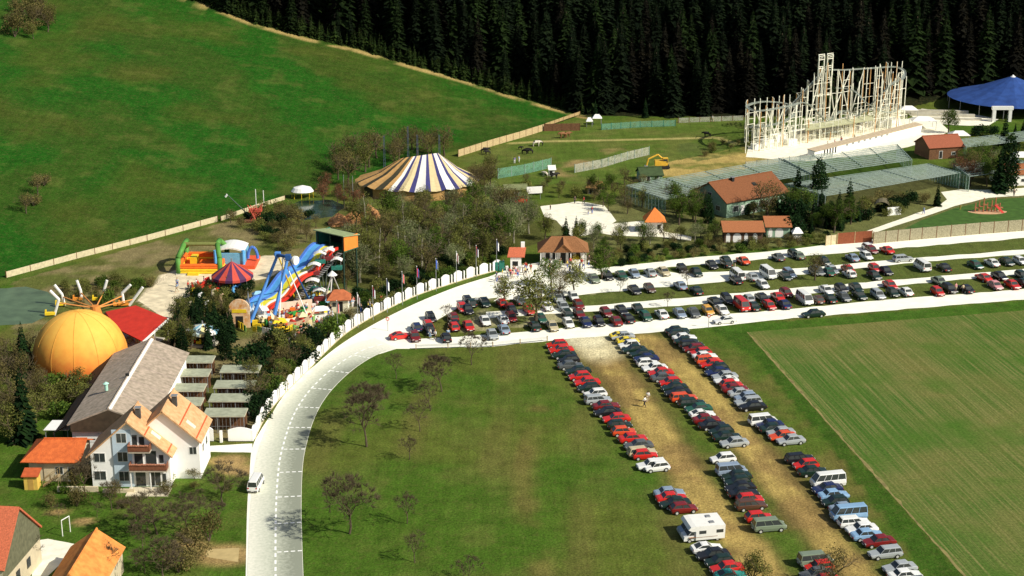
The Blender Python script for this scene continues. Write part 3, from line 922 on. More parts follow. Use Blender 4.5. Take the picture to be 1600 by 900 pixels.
# --- the grove between the big top and the road
GROVE = [(552, 352), (600, 335), (700, 328), (780, 335), (835, 350), (860, 375), (800, 388), (760, 410), (700, 428), (640, 445), (590, 452), (556, 440), (545, 400)]
for q, x, y in poly_scatter(GROVE, 3.9, 80, 5):
    if R.random() < .2 and 570 < x < 730 and y > 360: kd, nm, lb = 'birch', 'birch_tree', 'slim birch with a white trunk in the grove below the striped tent'
    elif x > 790 and y < 372: kd, nm, lb = 'grey', 'leafy_tree', 'pale grey green tree at the right end of the grove beside the white plaza'
    else:
        kd = R.choice(['brownish', 'grey', 'olive', 'grey', 'green', 'olive', 'olive', 'brownish'])
        nm, lb = ('budding_tree', 'brown budding tree in the grove between striped tent and curved white wall') if kd == 'brownish' else (('olive_tree', 'olive green tree in the grove between striped tent and curved white wall') if kd == 'olive' else ('leafy_tree', 'fresh green tree in the grove between striped tent and curved white wall') if kd == 'green' else ('leafy_tree', 'pale grey green tree in the middle of the grove below the striped tent'))
    tree(kd, q, R.uniform(5, 7.8) * (1.25 if kd == 'birch' else 1), nm, lb, 'tree', {'grey': 'pale trees beside the plaza' if x > 790 and y < 372 else 'pale trees inside the grove', 'birch': 'birches in the grove', 'brownish': 'budding trees in the grove', 'olive': 'olive trees in the grove', 'green': 'green trees in the grove'}[kd])
def patch(poly, mind, n, seed, kinds, h0, h1, label, group, name='shrub', cat='shrub'):
    for q, x, y in poly_scatter(poly, mind, n, seed):
        kd = R.choice(kinds)
        look = {'shrub_green': 'fresh green', 'shrub_dark': 'dark green', 'shrub_brown': 'brown twiggy', 'shrub_olive': 'olive green', 'shrub_yellow': 'bright yellow', 'brownish': 'brown budding', 'olive': 'olive green', 'green': 'fresh green', 'rust': 'rust brown', 'sapling': 'bare thin', 'orchard': 'dark leafless', 'conifer': 'dark green conifer', 'grey': 'pale green'}[kd]
        tree(kd, q, R.uniform(h0, h1), name, look + ' ' + label, cat, look + ' ' + group)
patch([(396, 655), (400, 600), (440, 556), (500, 535), (552, 495), (530, 522), (480, 562), (430, 612), (404, 655)], 1.9, 60, 6, ['shrub_brown', 'shrub_olive', 'shrub_green', 'shrub_dark'], 2.2, 4.2, 'shrub on the bank behind the curved white wall', 'shrubs behind the curved wall')
patch([(400, 560), (470, 545), (500, 540), (440, 600), (400, 640), (392, 600)], 2.5, 26, 16, ['brownish', 'olive', 'shrub_dark'], 3.5, 6.0, 'tree on the bank between cages and white wall', 'trees between cages and wall', 'small_tree', 'tree')
patch([(922, 402), (1000, 388), (1120, 384), (1240, 378), (1300, 368), (1300, 378), (1240, 388), (1100, 400), (960, 418), (925, 420)], 2.0, 90, 7, ['shrub_green', 'shrub_brown', 'shrub_olive', 'shrub_olive', 'shrub_dark'], 1.2, 2.3, 'shrub in the belt above the top parking lane', 'shrubs above the top parking lane')
patch([(880, 372), (960, 376), (1120, 366), (1125, 384), (1000, 388), (925, 402)], 3.2, 24, 17, ['green', 'brownish', 'olive', 'grey'], 2.8, 4.6, 'tree in the belt beside the brown roofed entrance house', 'trees beside the entrance house', 'small_tree', 'tree')
patch([(925, 300), (1000, 282), (1060, 300), (1060, 330), (1000, 340), (940, 335)], 3.2, 16, 8, ['green', 'brownish', 'olive', 'brownish'], 3, 4.6, 'tree behind the orange pyramid roofed hut', 'trees behind the pyramid roofed hut', 'small_tree', 'tree')
patch([(360, 340), (440, 330), (500, 345), (492, 385), (440, 395), (395, 365), (345, 352)], 2.4, 34, 9, ['shrub_dark', 'shrub_brown', 'shrub_olive', 'shrub_brown', 'brownish'], 1.8, 3.6, 'shrub between the meadow fence and the wave slide', 'shrubs above the wave slide')
patch([(520, 262), (560, 250), (650, 232), (700, 244), (560, 275), (530, 285)], 4.0, 22, 10, ['brownish', 'olive', 'brownish'], 6, 8.5, 'tree at the meadow foot behind the striped tent', 'trees behind the striped tent', 'small_tree', 'tree')
patch([(505, 300), (560, 305), (560, 330), (500, 322)], 2.6, 10, 11, ['rust', 'brownish'], 3, 5, 'tree beside the dark little pond', 'trees beside the little pond', 'small_tree', 'tree')
patch([(736, 282), (770, 268), (790, 285), (760, 300), (820, 320), (740, 318)], 3, 12, 12, ['brownish', 'olive', 'shrub_brown'], 3.5, 6, 'tree right of the striped tent', 'trees right of the striped tent', 'small_tree', 'tree')
patch([(-30, 560), (40, 545), (60, 590), (66, 620), (75, 660), (20, 700), (-30, 700)], 3.2, 34, 13, ['conifer', 'brownish', 'olive', 'brownish'], 4, 7, 'tree left of the yellow dome', 'trees left of the dome', 'small_tree', 'tree')
patch([(70, 610), (150, 625), (110, 660), (75, 660)], 2.6, 10, 14, ['olive', 'shrub_olive', 'shrub_green'], 3, 5, 'tree between dome and grey hall', 'trees between dome and hall', 'small_tree', 'tree')
patch([(100, 446), (150, 442), (240, 448), (215, 470), (130, 480), (108, 478)], 2.6, 26, 15, ['shrub_brown', 'shrub_olive', 'shrub_green'], 1.3, 2.8, 'shrub between the pond and the flying ride', 'shrubs round the flying ride')
patch([(278, 500), (300, 492), (365, 500), (362, 545), (270, 548)], 2.4, 24, 18, ['shrub_dark', 'conifer', 'olive', 'conifer'], 3, 6, 'tree in the planted bed round the blue and white merry-go-round', 'trees round the merry-go-round', 'small_tree', 'tree')
patch([(325, 452), (392, 448), (388, 490), (340, 500), (290, 490), (300, 468)], 2.2, 24, 28, ['shrub_dark', 'shrub_dark', 'shrub_olive', 'shrub_brown'], 1.8, 3.4, 'shrub below the red and purple carousel', 'shrubs below the carousel')
patch([(500, 400), (545, 392), (552, 440), (545, 455), (505, 425)], 2.3, 16, 19, ['shrub_dark', 'brownish', 'conifer'], 3, 5.5, 'tree between the slide and the grove', 'trees right of the slide', 'small_tree', 'tree')
patch([(560, 462), (600, 452), (650, 432), (740, 408), (795, 395), (795, 402), (700, 440), (640, 462), (570, 490)], 2.0, 46, 20, ['shrub_dark', 'shrub_green', 'shrub_olive'], 1.6, 3.2, 'shrub between the grove and the flagpoles', 'shrubs behind the flagpoles')
patch([(1240, 340), (1300, 335), (1345, 345), (1300, 366), (1240, 366)], 2.6, 30, 22, ['conifer', 'shrub_dark', 'conifer', 'green', 'conifer'], 3.5, 6.5, 'tree above the dark red gate', 'trees above the dark red gate', 'small_tree', 'tree')
patch([(1050, 318), (1100, 325), (1115, 350), (1055, 352)], 3, 12, 23, ['green', 'brownish', 'conifer'], 4, 6.5, 'tree left of the brown roofed zoo house', 'trees left of the zoo house', 'small_tree', 'tree')
patch([(1150, 330), (1240, 318), (1255, 335), (1180, 342)], 2.8, 12, 24, ['brownish', 'green', 'shrub_dark'], 2.5, 4.5, 'tree in front of the brown roofed zoo house', 'trees in front of the zoo house', 'small_tree', 'tree')
patch([(1490, 268), (1560, 262), (1555, 292), (1500, 292)], 3, 14, 25, ['green', 'rust', 'grey', 'brownish'], 4, 7, 'tree on the lawn edge above the pale zoo path', 'trees above the zoo path', 'small_tree', 'tree')
patch([(1585, 205), (1650, 200), (1650, 235), (1575, 238)], 3, 14, 26, ['conifer', 'green', 'shrub_dark'], 2.5, 4.5, 'tree below the blue tent', 'trees below the blue tent', 'small_tree', 'tree')
patch([(1350, 318), (1420, 310), (1450, 318), (1400, 335), (1350, 345)], 2.6, 16, 27, ['shrub_dark', 'shrub_brown', 'shrub_olive'], 2, 3.6, 'shrub beside the pale zoo path', 'shrubs beside the zoo path')
patch([(24, 20), (60, 10), (95, 40), (60, 62), (22, 60)], 4.0, 16, 29, ['brownish', 'shrub_brown', 'olive'], 4, 7, 'tree in the clump high on the meadow', 'trees high on the meadow', 'small_tree', 'tree')
patch([(35, 300), (70, 290), (80, 330), (40, 340)], 4.0, 6, 30, ['brownish', 'shrub_brown'], 3, 5, 'tree low on the meadow above the pond', 'trees low on the meadow', 'small_tree', 'tree')
patch([(1180, 222), (1162, 232), (1120, 235), (1100, 245), (1110, 225)], 3.0, 10, 31, ['shrub_olive', 'shrub_brown'], 1.2, 2.2, 'shrub on the bank left of the coaster', 'shrubs left of the coaster')
patch([(820, 286), (930, 300), (935, 318), (880, 312), (812, 300)], 3, 13, 32, ['olive', 'shrub_olive', 'brownish'], 2.0, 3.2, 'tree behind the white plaza', 'trees behind the plaza', 'small_tree', 'tree')
patch([(215, 745), (350, 745), (372, 760), (340, 775), (230, 770)], 3, 10, 33, ['shrub_brown', 'shrub_olive'], 1.2, 2.4, 'shrub in the garden below the white house', 'shrubs below the white house')
patch([(70, 745), (130, 755), (120, 790), (75, 780)], 3, 6, 34, ['shrub_brown', 'shrub_green'], 1.0, 2.0, 'shrub in the garden below the orange roofed annex', 'shrubs below the annex')
patch([(20, 170), (20, 171), (21, 170)], 9, 0, 35, ['shrub_brown'], 1, 2, 'x', 'x')
# --- trees that stand on their own
patch([(112, 722), (132, 722), (134, 752), (118, 756)], 1.6, 7, 51, ['shrub_dark', 'shrub_brown'], 1.8, 3.0, 'shrub in the gap between annex and white house', 'shrubs between annex and house')
patch([(215, 800), (345, 795), (375, 845), (330, 900), (215, 900), (200, 840)], 3.4, 9, 52, ['orchard', 'shrub_brown', 'sapling', 'brownish'], 2.8, 4.6, 'tree in the lower garden between barn and road', 'trees in the lower garden', 'small_tree', 'tree')
patch([(75, 780), (200, 775), (200, 810), (90, 812)], 3.0, 9, 53, ['sapling', 'shrub_brown'], 1.6, 2.8, 'plant in the garden above the bright orange barn', 'plants above the barn')
SINGLE = [
 (546, 834, 'orchard', 8.6, 'bare_tree', 'largest leafless orchard tree, beside the road in the lower field'),
 (573, 698, 'orchard', 8.4, 'bare_tree', 'tall leafless orchard tree with a forked trunk near the road bend'),
 (566, 664, 'orchard', 6.8, 'bare_tree', 'leafless tree just behind the fork-trunked orchard tree'),
 (619, 592, 'sapling', 4.4, 'bare_tree', 'small bare tree nearest the road bend at the top of the field'),
 (656, 674, 'sapling', 5.0, 'bare_tree', 'thin bare tree in the middle of the orchard group'),
 (673, 642, 'sapling', 5.2, 'bare_tree', 'bare tree at the right of the orchard group, below the big fuzzy one'),
 (640, 718, 'sapling', 3.8, 'bare_tree', 'smallest bare tree of the orchard, below its middle'),
 (636, 818, 'sapling', 4.6, 'bare_tree', 'slim bare tree right of the largest orchard tree'),
 (648, 879, 'sapling', 4.0, 'bare_tree', 'low bare tree in the lower field close to the bottom edge'),
 (690, 612, 'orchard', 5.6, 'bare_tree', 'wide leafless tree between the orchard and the lower lane'),
 (737, 570, 'orchard', 5.6, 'bare_tree', 'leafless tree whose crown overlaps the lower parking lane'),
 (175, 797, 'sapling', 4.2, 'bare_tree', 'small bare tree in the garden below the white house'),
 (134, 776, 'sapling', 5.6, 'bare_tree', 'slim bare tree at the left corner of the white house'),
 (348, 786, 'orchard', 5.6, 'bare_tree', 'round leafless tree right of the garden, close to the road'),
 (246, 835, 'orchard', 5.8, 'bare_tree', 'big dark leafless tree in the middle of the lower garden'),
 (292, 830, 'orchard', 5.0, 'bare_tree', 'leafless tree just right of the big dark garden tree'),
 (256, 905, 'orchard', 5.6, 'bare_tree', 'dark leafless tree in the garden above the bottom edge'),
 (158, 905, 'orchard', 4.6, 'bare_tree', 'leafless tree in front of the bright orange barn roof'),
 (58, 880, 'sapling', 4.0, 'bare_tree', 'thin bare tree between the two village houses'),
 (735, 912, 'orchard', 3.4, 'bare_tree', 'tree top poking up at the bottom edge of the field'),
 (1180, 922, 'olive', 4.8, 'leafy_tree', 'greenish tree at the bottom edge between two car rows'),
 (1300, 925, 'brownish', 5.6, 'budding_tree', 'brown budding tree over the parked cars at the bottom edge'),
 (837, 506, 'olive', 9.6, 'leafy_tree', 'large olive green tree spreading over the cars by the road bend'),
 (700, 506, 'sapling', 3.6, 'bare_tree', 'small bare tree among the first cars beside the road'),
 (790, 478, 'olive', 5.6, 'leafy_tree', 'olive green tree between the entrance plaza and the parked cars'),
 (898, 460, 'olive', 6.2, 'leafy_tree', 'olive green tree at the left end of the upper lane'),
 (873, 470, 'brownish', 5.8, 'budding_tree', 'brown budding tree left of the upper lane, over parked cars'),
 (860, 448, 'green', 5.6, 'leafy_tree', 'green tree in front of the brown roofed entrance house'),
 (941, 436, 'green', 6.6, 'leafy_tree', 'round green tree right of the entrance house'),
 (968, 458, 'sapling', 3.2, 'bare_tree', 'little bare tree on the left of the upper lane'),
 (1074, 448, 'sapling', 4.0, 'bare_tree', 'small bare tree standing between the two upper lanes'),
 (1043, 480, 'sapling', 3.0, 'bare_tree', 'small bare tree on the edge of the middle lane'),
 (1273, 438, 'brownish', 5.2, 'budding_tree', 'lone brown budding tree among the cars at the top lane'),
 (1322, 432, 'sapling', 3.0, 'bare_tree', 'tiny bare tree right of the lone budding tree'),
 (1278, 320, 'cypress', 11.0, 'column_conifer', 'tallest dark column conifer in front of the aviaries'),
 (1245, 318, 'conifer', 8.6, 'conifer_tree', 'dark pointed conifer left of the tallest column conifer'),
 (1238, 347, 'shrub_dark', 7.2, 'leafy_tree', 'broad dark green tree right of the low twin-roofed building'),
 (1325, 345, 'conifer', 9.2, 'conifer_tree', 'dark narrow conifer above the dark red gate'),
 (1296, 356, 'cypress', 6.0, 'column_conifer', 'small narrow conifer left of the gate, first of a close pair'),
 (1308, 357, 'cypress', 6.0, 'column_conifer', 'small narrow conifer left of the gate, second of a close pair'),
 (1464, 322, 'conifer', 5.0, 'conifer_tree', 'single small dark conifer standing beside the pale zoo path'),
 (1105, 348, 'cypress', 6.4, 'column_conifer', 'dark column conifer in front of the green gable'),
 (884, 374, 'conifer', 4.8, 'conifer_tree', 'left one of two small conifers in front of the white plaza'),
 (900, 375, 'conifer', 5.0, 'conifer_tree', 'right one of two small conifers in front of the white plaza'),
 (1572, 298, 'cypress', 13.5, 'column_conifer', 'very tall dark conifer in front of the net aviaries at the right edge'),
 (1560, 300, 'conifer', 10.5, 'conifer_tree', 'dark conifer leaning against the very tall one at the right edge'),
 (1568, 232, 'conifer', 8.5, 'conifer_tree', 'thin pointed spruce in front of the white arch gate'),
 (1482, 208, 'green', 6.4, 'round_tree', 'round dark tree right of the coaster below the blue tent'),
 (1527, 212, 'shrub_dark', 3.8, 'round_shrub', 'round dark bush right of the round tree, under the blue tent'),
 (1548, 213, 'shrub_dark', 3.4, 'round_shrub', 'round dark bush closest to the white arch gate'),
 (1198, 345, 'brownish', 8.8, 'budding_tree', 'bare brown tree in front of the big brown zoo roof'),
 (902, 412, 'shrub_yellow', 2.4, 'yellow_shrub', 'yellow flowering bush right behind the entrance house'),
 (40, 590, 'conifer', 9, 'conifer_tree', 'dark conifer at the left edge beside the yellow dome'),
 (40, 690, 'conifer', 11, 'conifer_tree', 'largest dark conifer at the left edge above the orange roof'),
 (285, 560, 'cypress', 6.0, 'column_conifer', 'dark conifer between the red pavilion and the merry-go-round'),
 (352, 562, 'cypress', 6.4, 'column_conifer', 'dark conifer right of the merry-go-round'),
 (1008, 184, 'conifer', 5.5, 'conifer_tree', 'small conifer alone in front of the forest edge'),
 (930, 184, 'conifer', 5.0, 'conifer_tree', 'small conifer beside the white tents at the forest edge'),
 (545, 290, 'brownish', 8.0, 'budding_tree', 'large brown tree left of the striped tent'),
 (757, 296, 'brownish', 5.6, 'budding_tree', 'rounded brown bush-like tree at the right edge of the striped tent'),
 (487, 540, 'shrub_dark', 3.0, 'dark_shrub', 'dark pointed bush in front of the white carts'),
]
for (px_, py_, kd, hh, nm, lb) in SINGLE:
    tree(kd, W(px_, py_), hh, nm, lb, 'shrub' if 'shrub' in kd else 'tree', wide=1.35 if kd == 'orchard' and px_ < 400 else 1.05 if kd == 'orchard' else 1.0)
# ------------------------------------------------------------ vehicles
GLASS = bpy.data.materials.new('car_glass'); GLASS.use_nodes = True
_b = GLASS.node_tree.nodes['Principled BSDF']; _b.inputs['Base Color'].default_value = (.045, .052, .05, 1); _b.inputs['Roughness'].default_value = .14; _b.inputs['Specular IOR Level'].default_value = .6
TYRE = M('tyre_rubber', (.02, .02, .02), .9, .2); RIM = M('pale_wheel_rim', (.62, .62, .58), .4, .05, metal=.2)
TRIM = M('black_trim', (.025, .025, .025), .6, .2)
HEADL = M('headlight_glass', (.8, .8, .75), .2, .05); TAILL = M('tail_light_glass', (.5, .02, .01), .3, .05)
PAINTS = {'red': (.62, .022, .015), 'dark red': (.20, .012, .012), 'orange red': (.72, .08, .02), 'white': (.84, .84, .80), 'beige': (.58, .49, .30), 'silver': (.45, .48, .48),
 'grey': (.12, .13, .13), 'black': (.012, .012, .014), 'dark green': (.010, .028, .018), 'green': (.02, .10, .06), 'teal': (.02, .30, .24), 'dark blue': (.012, .022, .09), 'blue': (.04, .12, .42),
 'light blue': (.25, .42, .62), 'yellow': (.80, .62, .03), 'brown': (.10, .045, .025), 'silver blue': (.30, .38, .48), 'grey green': (.20, .25, .17), 'pink': (.7, .3, .3), 'amber': (.75, .38, .05)}
def paint_mat(c):
    nm = c.replace(' ', '_') + '_car_paint'
    if nm in MATS: return MATS[nm]
    m = M(nm, PAINTS[c], .32, .05, .8, metal=.15 if c in ('silver', 'silver blue', 'grey') else 0, spec=.5)
    m.node_tree.nodes['Principled BSDF'].inputs['Coat Weight'].default_value = .4
    return m
# type: length, half width, sections (x, zlow, zbelt, half_low, half_belt) and glass house (x front base, x front roof, x rear roof, x rear base, roof z, belt z)
CTY = {
 'saloon': dict(L=4.45, hw=.85, sec=[(2.20, .38, .56, .66), (2.10, .26, .70, .76), (1.35, .22, .80, .82), (.80, .20, .88, .84), (-.2, .20, .92, .85), (-1.35, .20, .94, .84), (-1.95, .24, .90, .80), (-2.15, .32, .80, .74), (-2.22, .42, .62, .68)],
    gh=(.98, .38, -.85, -1.45, 1.38, .86), wx=(1.35, -1.30)),
 'hatchback': dict(L=3.85, hw=.81, sec=[(1.90, .38, .56, .62), (1.80, .26, .70, .72), (1.15, .22, .80, .78), (.70, .20, .88, .80), (-.6, .20, .92, .81), (-1.5, .22, .94, .79), (-1.82, .28, .90, .74), (-1.92, .42, .66, .68)],
    gh=(.90, .32, -1.25, -1.78, 1.40, .86), wx=(1.20, -1.18)),
 'estate': dict(L=4.5, hw=.85, sec=[(2.22, .38, .56, .66), (2.12, .26, .70, .76), (1.35, .22, .80, .82), (.80, .20, .88, .84), (-.6, .20, .92, .85), (-1.8, .22, .94, .82), (-2.12, .28, .90, .78), (-2.22, .42, .66, .72)],
    gh=(.98, .40, -1.80, -2.08, 1.42, .86), wx=(1.35, -1.35)),
 'coupe': dict(L=4.2, hw=.83, sec=[(2.10, .36, .52, .64), (2.0, .26, .64, .74), (1.2, .20, .74, .80), (.6, .20, .84, .82), (-.4, .20, .88, .83), (-1.4, .22, .90, .82), (-1.95, .28, .84, .76), (-2.08, .42, .62, .68)],
    gh=(.75, .05, -.75, -1.75, 1.26, .80), wx=(1.25, -1.25)),
 'minivan': dict(L=4.6, hw=.90, sec=[(2.28, .40, .62, .74), (2.2, .28, .82, .82), (1.75, .24, .98, .88), (1.2, .22, 1.02, .90), (-1.2, .22, 1.04, .90), (-2.1, .26, 1.02, .86), (-2.28, .42, .74, .80)],
    gh=(1.72, 1.0, -2.0, -2.18, 1.72, .98), wx=(1.45, -1.42)),
 'minibus': dict(L=5.0, hw=.95, sec=[(2.48, .42, .70, .80), (2.40, .30, 1.0, .88), (2.1, .26, 1.18, .92), (-2.2, .26, 1.20, .94), (-2.42, .30, 1.16, .90), (-2.48, .44, .80, .84)],
    gh=(2.22, 1.55, -2.30, -2.40, 2.05, 1.12), wx=(1.6, -1.55)),
}
_cm = {}
def car_meshes(ty, col):
    key = (ty, col)
    if key in _cm: return _cm[key]
    T = CTY[ty]; mb = MB(); hw = T['hw']
    rings = []
    for (x, zl, zb, wb) in T['sec']:
        w0 = wb * .92; w1 = min(hw, wb * 1.03)
        zm = zl + (zb - zl) * .45
        rings.append([(x, -w0, zl), (x, -w1, zm), (x, -wb * .97, zb - .05), (x, -wb * .88, zb), (x, wb * .88, zb), (x, wb * .97, zb - .05), (x, w1, zm), (x, w0, zl)])
    i0 = len(mb.v)
    for r_ in rings: mb.v += r_
    n = 8
    for a in range(len(rings) - 1):
        for k in range(n):
            k2 = (k + 1) % n
            mb.f.append((i0 + a * n + k, i0 + a * n + k2, i0 + (a + 1) * n + k2, i0 + (a + 1) * n + k)); mb.m.append(0)
    mb.f.append(tuple(i0 + k for k in reversed(range(n)))); mb.m.append(0)
    e = i0 + (len(rings) - 1) * n; mb.f.append(tuple(e + k for k in range(n))); mb.m.append(0)
    x1, x2, x3, x4, zr, zb = T['gh']
    wb_, wr = hw * .86, hw * .70
    P = {}
    for sgn, s in ((-1, 'l'), (1, 'r')):
        P[s] = [Vector((x1, sgn * wb_, zb)), Vector((x2, sgn * wr, zr)), Vector((x3, sgn * wr, zr)), Vector((x4, sgn * wb_, zb))]
    g = MB()
    l, r_ = P['l'], P['r']
    for q in (l, r_):
        g.face([Vector((p.x, p.y, p.z)) for p in (q if q is l else q[::-1])])
    g.face([l[0], r_[0], r_[1], l[1]]); g.face([l[2], r_[2], r_[3], l[3]]); g.face([l[1], r_[1], r_[2], l[2]])
    # roof skin, proud of the glass
    rt = .035
    top = [Vector((x2 + .06, -wr - .02, zr + .0)), Vector((x2 + .06, wr + .02, zr + .0)), Vector((x3 - .08, wr + .02, zr + .0)), Vector((x3 - .08, -wr - .02, zr + .0))]
    mid = [Vector((x2 - .12, -wr * .8, zr + rt + .02)), Vector((x2 - .12, wr * .8, zr + rt + .02)), Vector((x3 + .12, wr * .8, zr + rt + .02)), Vector((x3 + .12, -wr * .8, zr + rt + .02))]
    lo = [p - Vector((0, 0, .05)) for p in top]
    i = len(mb.v); mb.v += [tuple(p) for p in lo + top + mid]
    for k in range(4):
        k2 = (k + 1) % 4
        mb.f.append((i + k, i + k2, i + 4 + k2, i + 4 + k)); mb.m.append(0)
        mb.f.append((i + 4 + k, i + 4 + k2, i + 8 + k2, i + 8 + k)); mb.m.append(0)
    mb.f.append((i + 8, i + 9, i + 10, i + 11)); mb.m.append(0)
    # pillars
    for q, sg in ((l, -1), (r_, 1)):
        o = Vector((0, sg * .012, 0))
        mb.tube(q[0] + o, q[1] + o, .035, .03, 4); mb.tube(q[3] + o, q[2] + o, .06, .05, 4)
        nb = {'saloon': [.48], 'hatchback': [.42], 'coupe': [], 'estate': [.36, .68], 'minivan': [.33, .64], 'minibus': [.27, .5, .75]}[ty]
        for t in nb:
            a = q[0].lerp(q[3], t * .96 + .0); b = q[1].lerp(q[2], t)
            mb.tube(a + o, b + o, .04, .035, 4)
    # bumpers, arches, sills, plates
    Lf, Lr = T['sec'][0][0], T['sec'][-1][0]
    mb.box(Lf - .02, 0, .34, .14, hw * 1.7, .17, 0, 1); mb.box(Lr + .02, 0, .36, .14, hw * 1.7, .17, 0, 1)
    mb.box(Lf + .055, 0, .38, .02, .5, .10, 0, 2); mb.box(Lr - .055, 0, .48, .02, .5, .10, 0, 2)
    for wx in T['wx']:
        for sg in (-1, 1):
            arc = [(wx + .36 * math.cos(t), sg * (hw * 1.0 + .004), .28 + .36 * math.sin(t)) for t in [math.pi * k / 8 for k in range(9)]]
            mb.face(arc, 1)
    wh = MB()
    wr_ = .30
    nseg = 14
    for (yy0, yy1, rr, mm) in ((-.1, .1, wr_, 0),):
        ring = [(wr_ * math.cos(2 * math.pi * k / nseg), wr_ * math.sin(2 * math.pi * k / nseg)) for k in range(nseg)]
        wh.add([(a, -.09, b) for a, b in ring] + [(a, .09, b) for a, b in ring], [(k, (k + 1) % nseg, nseg + (k + 1) % nseg, nseg + k) for k in range(nseg)] + [tuple(range(nseg)), tuple(reversed(range(nseg, 2 * nseg)))], 0)
    for yy in (-.095, .095):
        wh.face([(.19 * math.cos(2 * math.pi * k / 10), yy, .19 * math.sin(2 * math.pi * k / 10)) for k in range(10)], 1)
    hl = MB(); hl.box(0, 0, 0, .05, .30, .15)
    tl = MB(); tl.box(0, 0, 0, .05, .26, .18)
    pm = paint_mat(col)
    res = (proto_mesh('car_body', mb, [pm, TRIM, WPAINT]), proto_mesh('car_windows', g, GLASS),
           _cm.get('wheel') or proto_mesh('car_wheel', wh, [TYRE, RIM]), _cm.get('hl') or proto_mesh('car_headlight', hl, HEADL), _cm.get('tl') or proto_mesh('car_tail_light', tl, TAILL))
    _cm['wheel'], _cm['hl'], _cm['tl'] = res[2], res[3], res[4]
    _cm[key] = res
    return res
NCAR = [0]
def car(ty, col, p, rz, label, group):
    b, g, w, hl, tl = car_meshes(ty, col); T = CTY[ty]
    nm = {'saloon': 'parked_car', 'hatchback': 'parked_car', 'estate': 'parked_car', 'coupe': 'parked_car', 'minivan': 'parked_van', 'minibus': 'parked_van'}[ty]
    t = thing(nm, label, 'van' if 'van' in nm else 'car', p, rz, group)
    def ch(name, me, loc=(0, 0, 0)):
        o = bpy.data.objects.new(name, me); COL.objects.link(o); o.parent = t; o.location = loc; return o
    ch('body', b); ch('windows', g)
    for wx in T['wx']:
        for sg in (-1, 1): ch('wheel', w, (wx, sg * (T['hw'] - .05), .30))
    zf = T['sec'][1][2] - .17; xf, xr = T['sec'][1][0], T['sec'][-2][0]
    for sg in (-1, 1):
        ch('headlight', hl, (xf + .035, sg * T['sec'][1][3] * .74, zf)); ch('tail_light', tl, (xr - .05, sg * T['sec'][-2][3] * .76, T['sec'][-2][2] - .26))
    NCAR[0] += 1; t.scale = (.9, .9, .9)
    return t

CC = {'r': 'red', 'R': 'dark red', 'o': 'orange red', 'w': 'white', 'b': 'beige', 's': 'silver', 'g': 'grey', 'k': 'black', 'G': 'dark green', 'e': 'green', 't': 'teal', 'B': 'dark blue', 'u': 'blue', 'l': 'light blue', 'y': 'yellow', 'n': 'brown', 'v': 'silver blue', 'q': 'grey green', 'p': 'pink', 'a': 'amber'}
TT = {'s': 'saloon', 'h': 'hatchback', 'e': 'estate', 'c': 'coupe', 'm': 'minivan', 'u': 'minibus'}
def ordn(n):
    return '%d%s' % (n, 'th' if 10 <= n % 100 <= 20 else {1: 'st', 2: 'nd', 3: 'rd'}.get(n % 10, 'th'))
LOTA = math.atan2(20, 80)       # direction of the parking lanes
# field rows: parked side by side, seen from the side. segments: (start px, end px, codes)
rc = random.Random(77)
ROWS = {
 'left field row': [((868, 543), (1003, 712), 'rh rs Gs kh gs Gs rh rs Gh wh se Rs ks rs Gh oh rs gs be'.split()), ((1008, 716), (1018, 732), 'rh we'.split()), ((1022, 735), (1022, 735), ['wh']),
    ((1042, 776), (1064, 800), 'vs rs Gs Rh'.split())],
 'middle field row': [((972, 530), (1143, 697), 'ss yc wh Gs Gs Bs wh ws rs gs rh Gs ks oe Ge es wc Rs ks Gh Gs ss'.split()), ((1127, 722), (1127, 722), ['wh']), ((1143, 741), (1177, 795), 'vm Gs Gh ks ks rh ne'.split()), ((1184, 814), (1204, 828), 'rh qm'.split())],
 'right field row': [((1058, 521), (1178, 640), 'Gs Gh ws Gs ke Rh rh ws oe rs Gh Bs ss wc rh Rs ss vh se ks'.split()), ((1194, 663), (1235, 693), 'wm Bs Gs ss os ss'.split()), ((1246, 722), (1266, 742), 'ke rh Gs'.split()), ((1290, 759), (1322, 811), 'wu Bs ls Gh vs lu'.split()), ((1334, 822), (1370, 852), 'we ws ls Rs'.split()),
    ((1387, 870), (1387, 870), ['se']), ((1406, 893), (1430, 918), 'ss ws gs'.split())],
 'bottom field row': [((1108, 862), (1140, 905), 'wc ks Gh rs tc'.split())],
 'short row at the bottom edge': [((1270, 882), (1285, 914), 'qm rh gs rs'.split())],
}
def rowang(p):
    return LOTA * .85
for rn, segs in ROWS.items():
    seq = []
    for (a, b, codes) in segs:
        A, B_ = W(*a), W(*b)
        n = len(codes)
        for i, c in enumerate(codes):
            t = i / (n - 1) if n > 1 else 0
            P = A.lerp(B_, t)
            seq.append([P, c])
    for i, (P, c) in enumerate(seq):
        col, ty = CC[c[0]], TT[c[1]]
        P = P + Vector((rc.uniform(-.35, .35), 0, 0))
        flip = rc.random() < .62
        rz = LOTA * .85 + rc.uniform(-.03, .03) + (math.pi if flip else 0)
        nb = []
        if i > 0: nb.append(CC[seq[i - 1][1][0]] + ' ' + TT[seq[i - 1][1][1]])
        if i < len(seq) - 1: nb.append(CC[seq[i + 1][1][0]] + ' ' + TT[seq[i + 1][1][1]])
        lab = '%s %s, %s from the top in the %s' % (col, ty, ordn(i + 1), rn)
        if len(nb) == 2 and nb[0] != nb[1] and len(lab.split()) < 12: lab += ', below a ' + nb[0]
        car(ty, col, P, rz, lab, 'cars parked in the ' + rn)
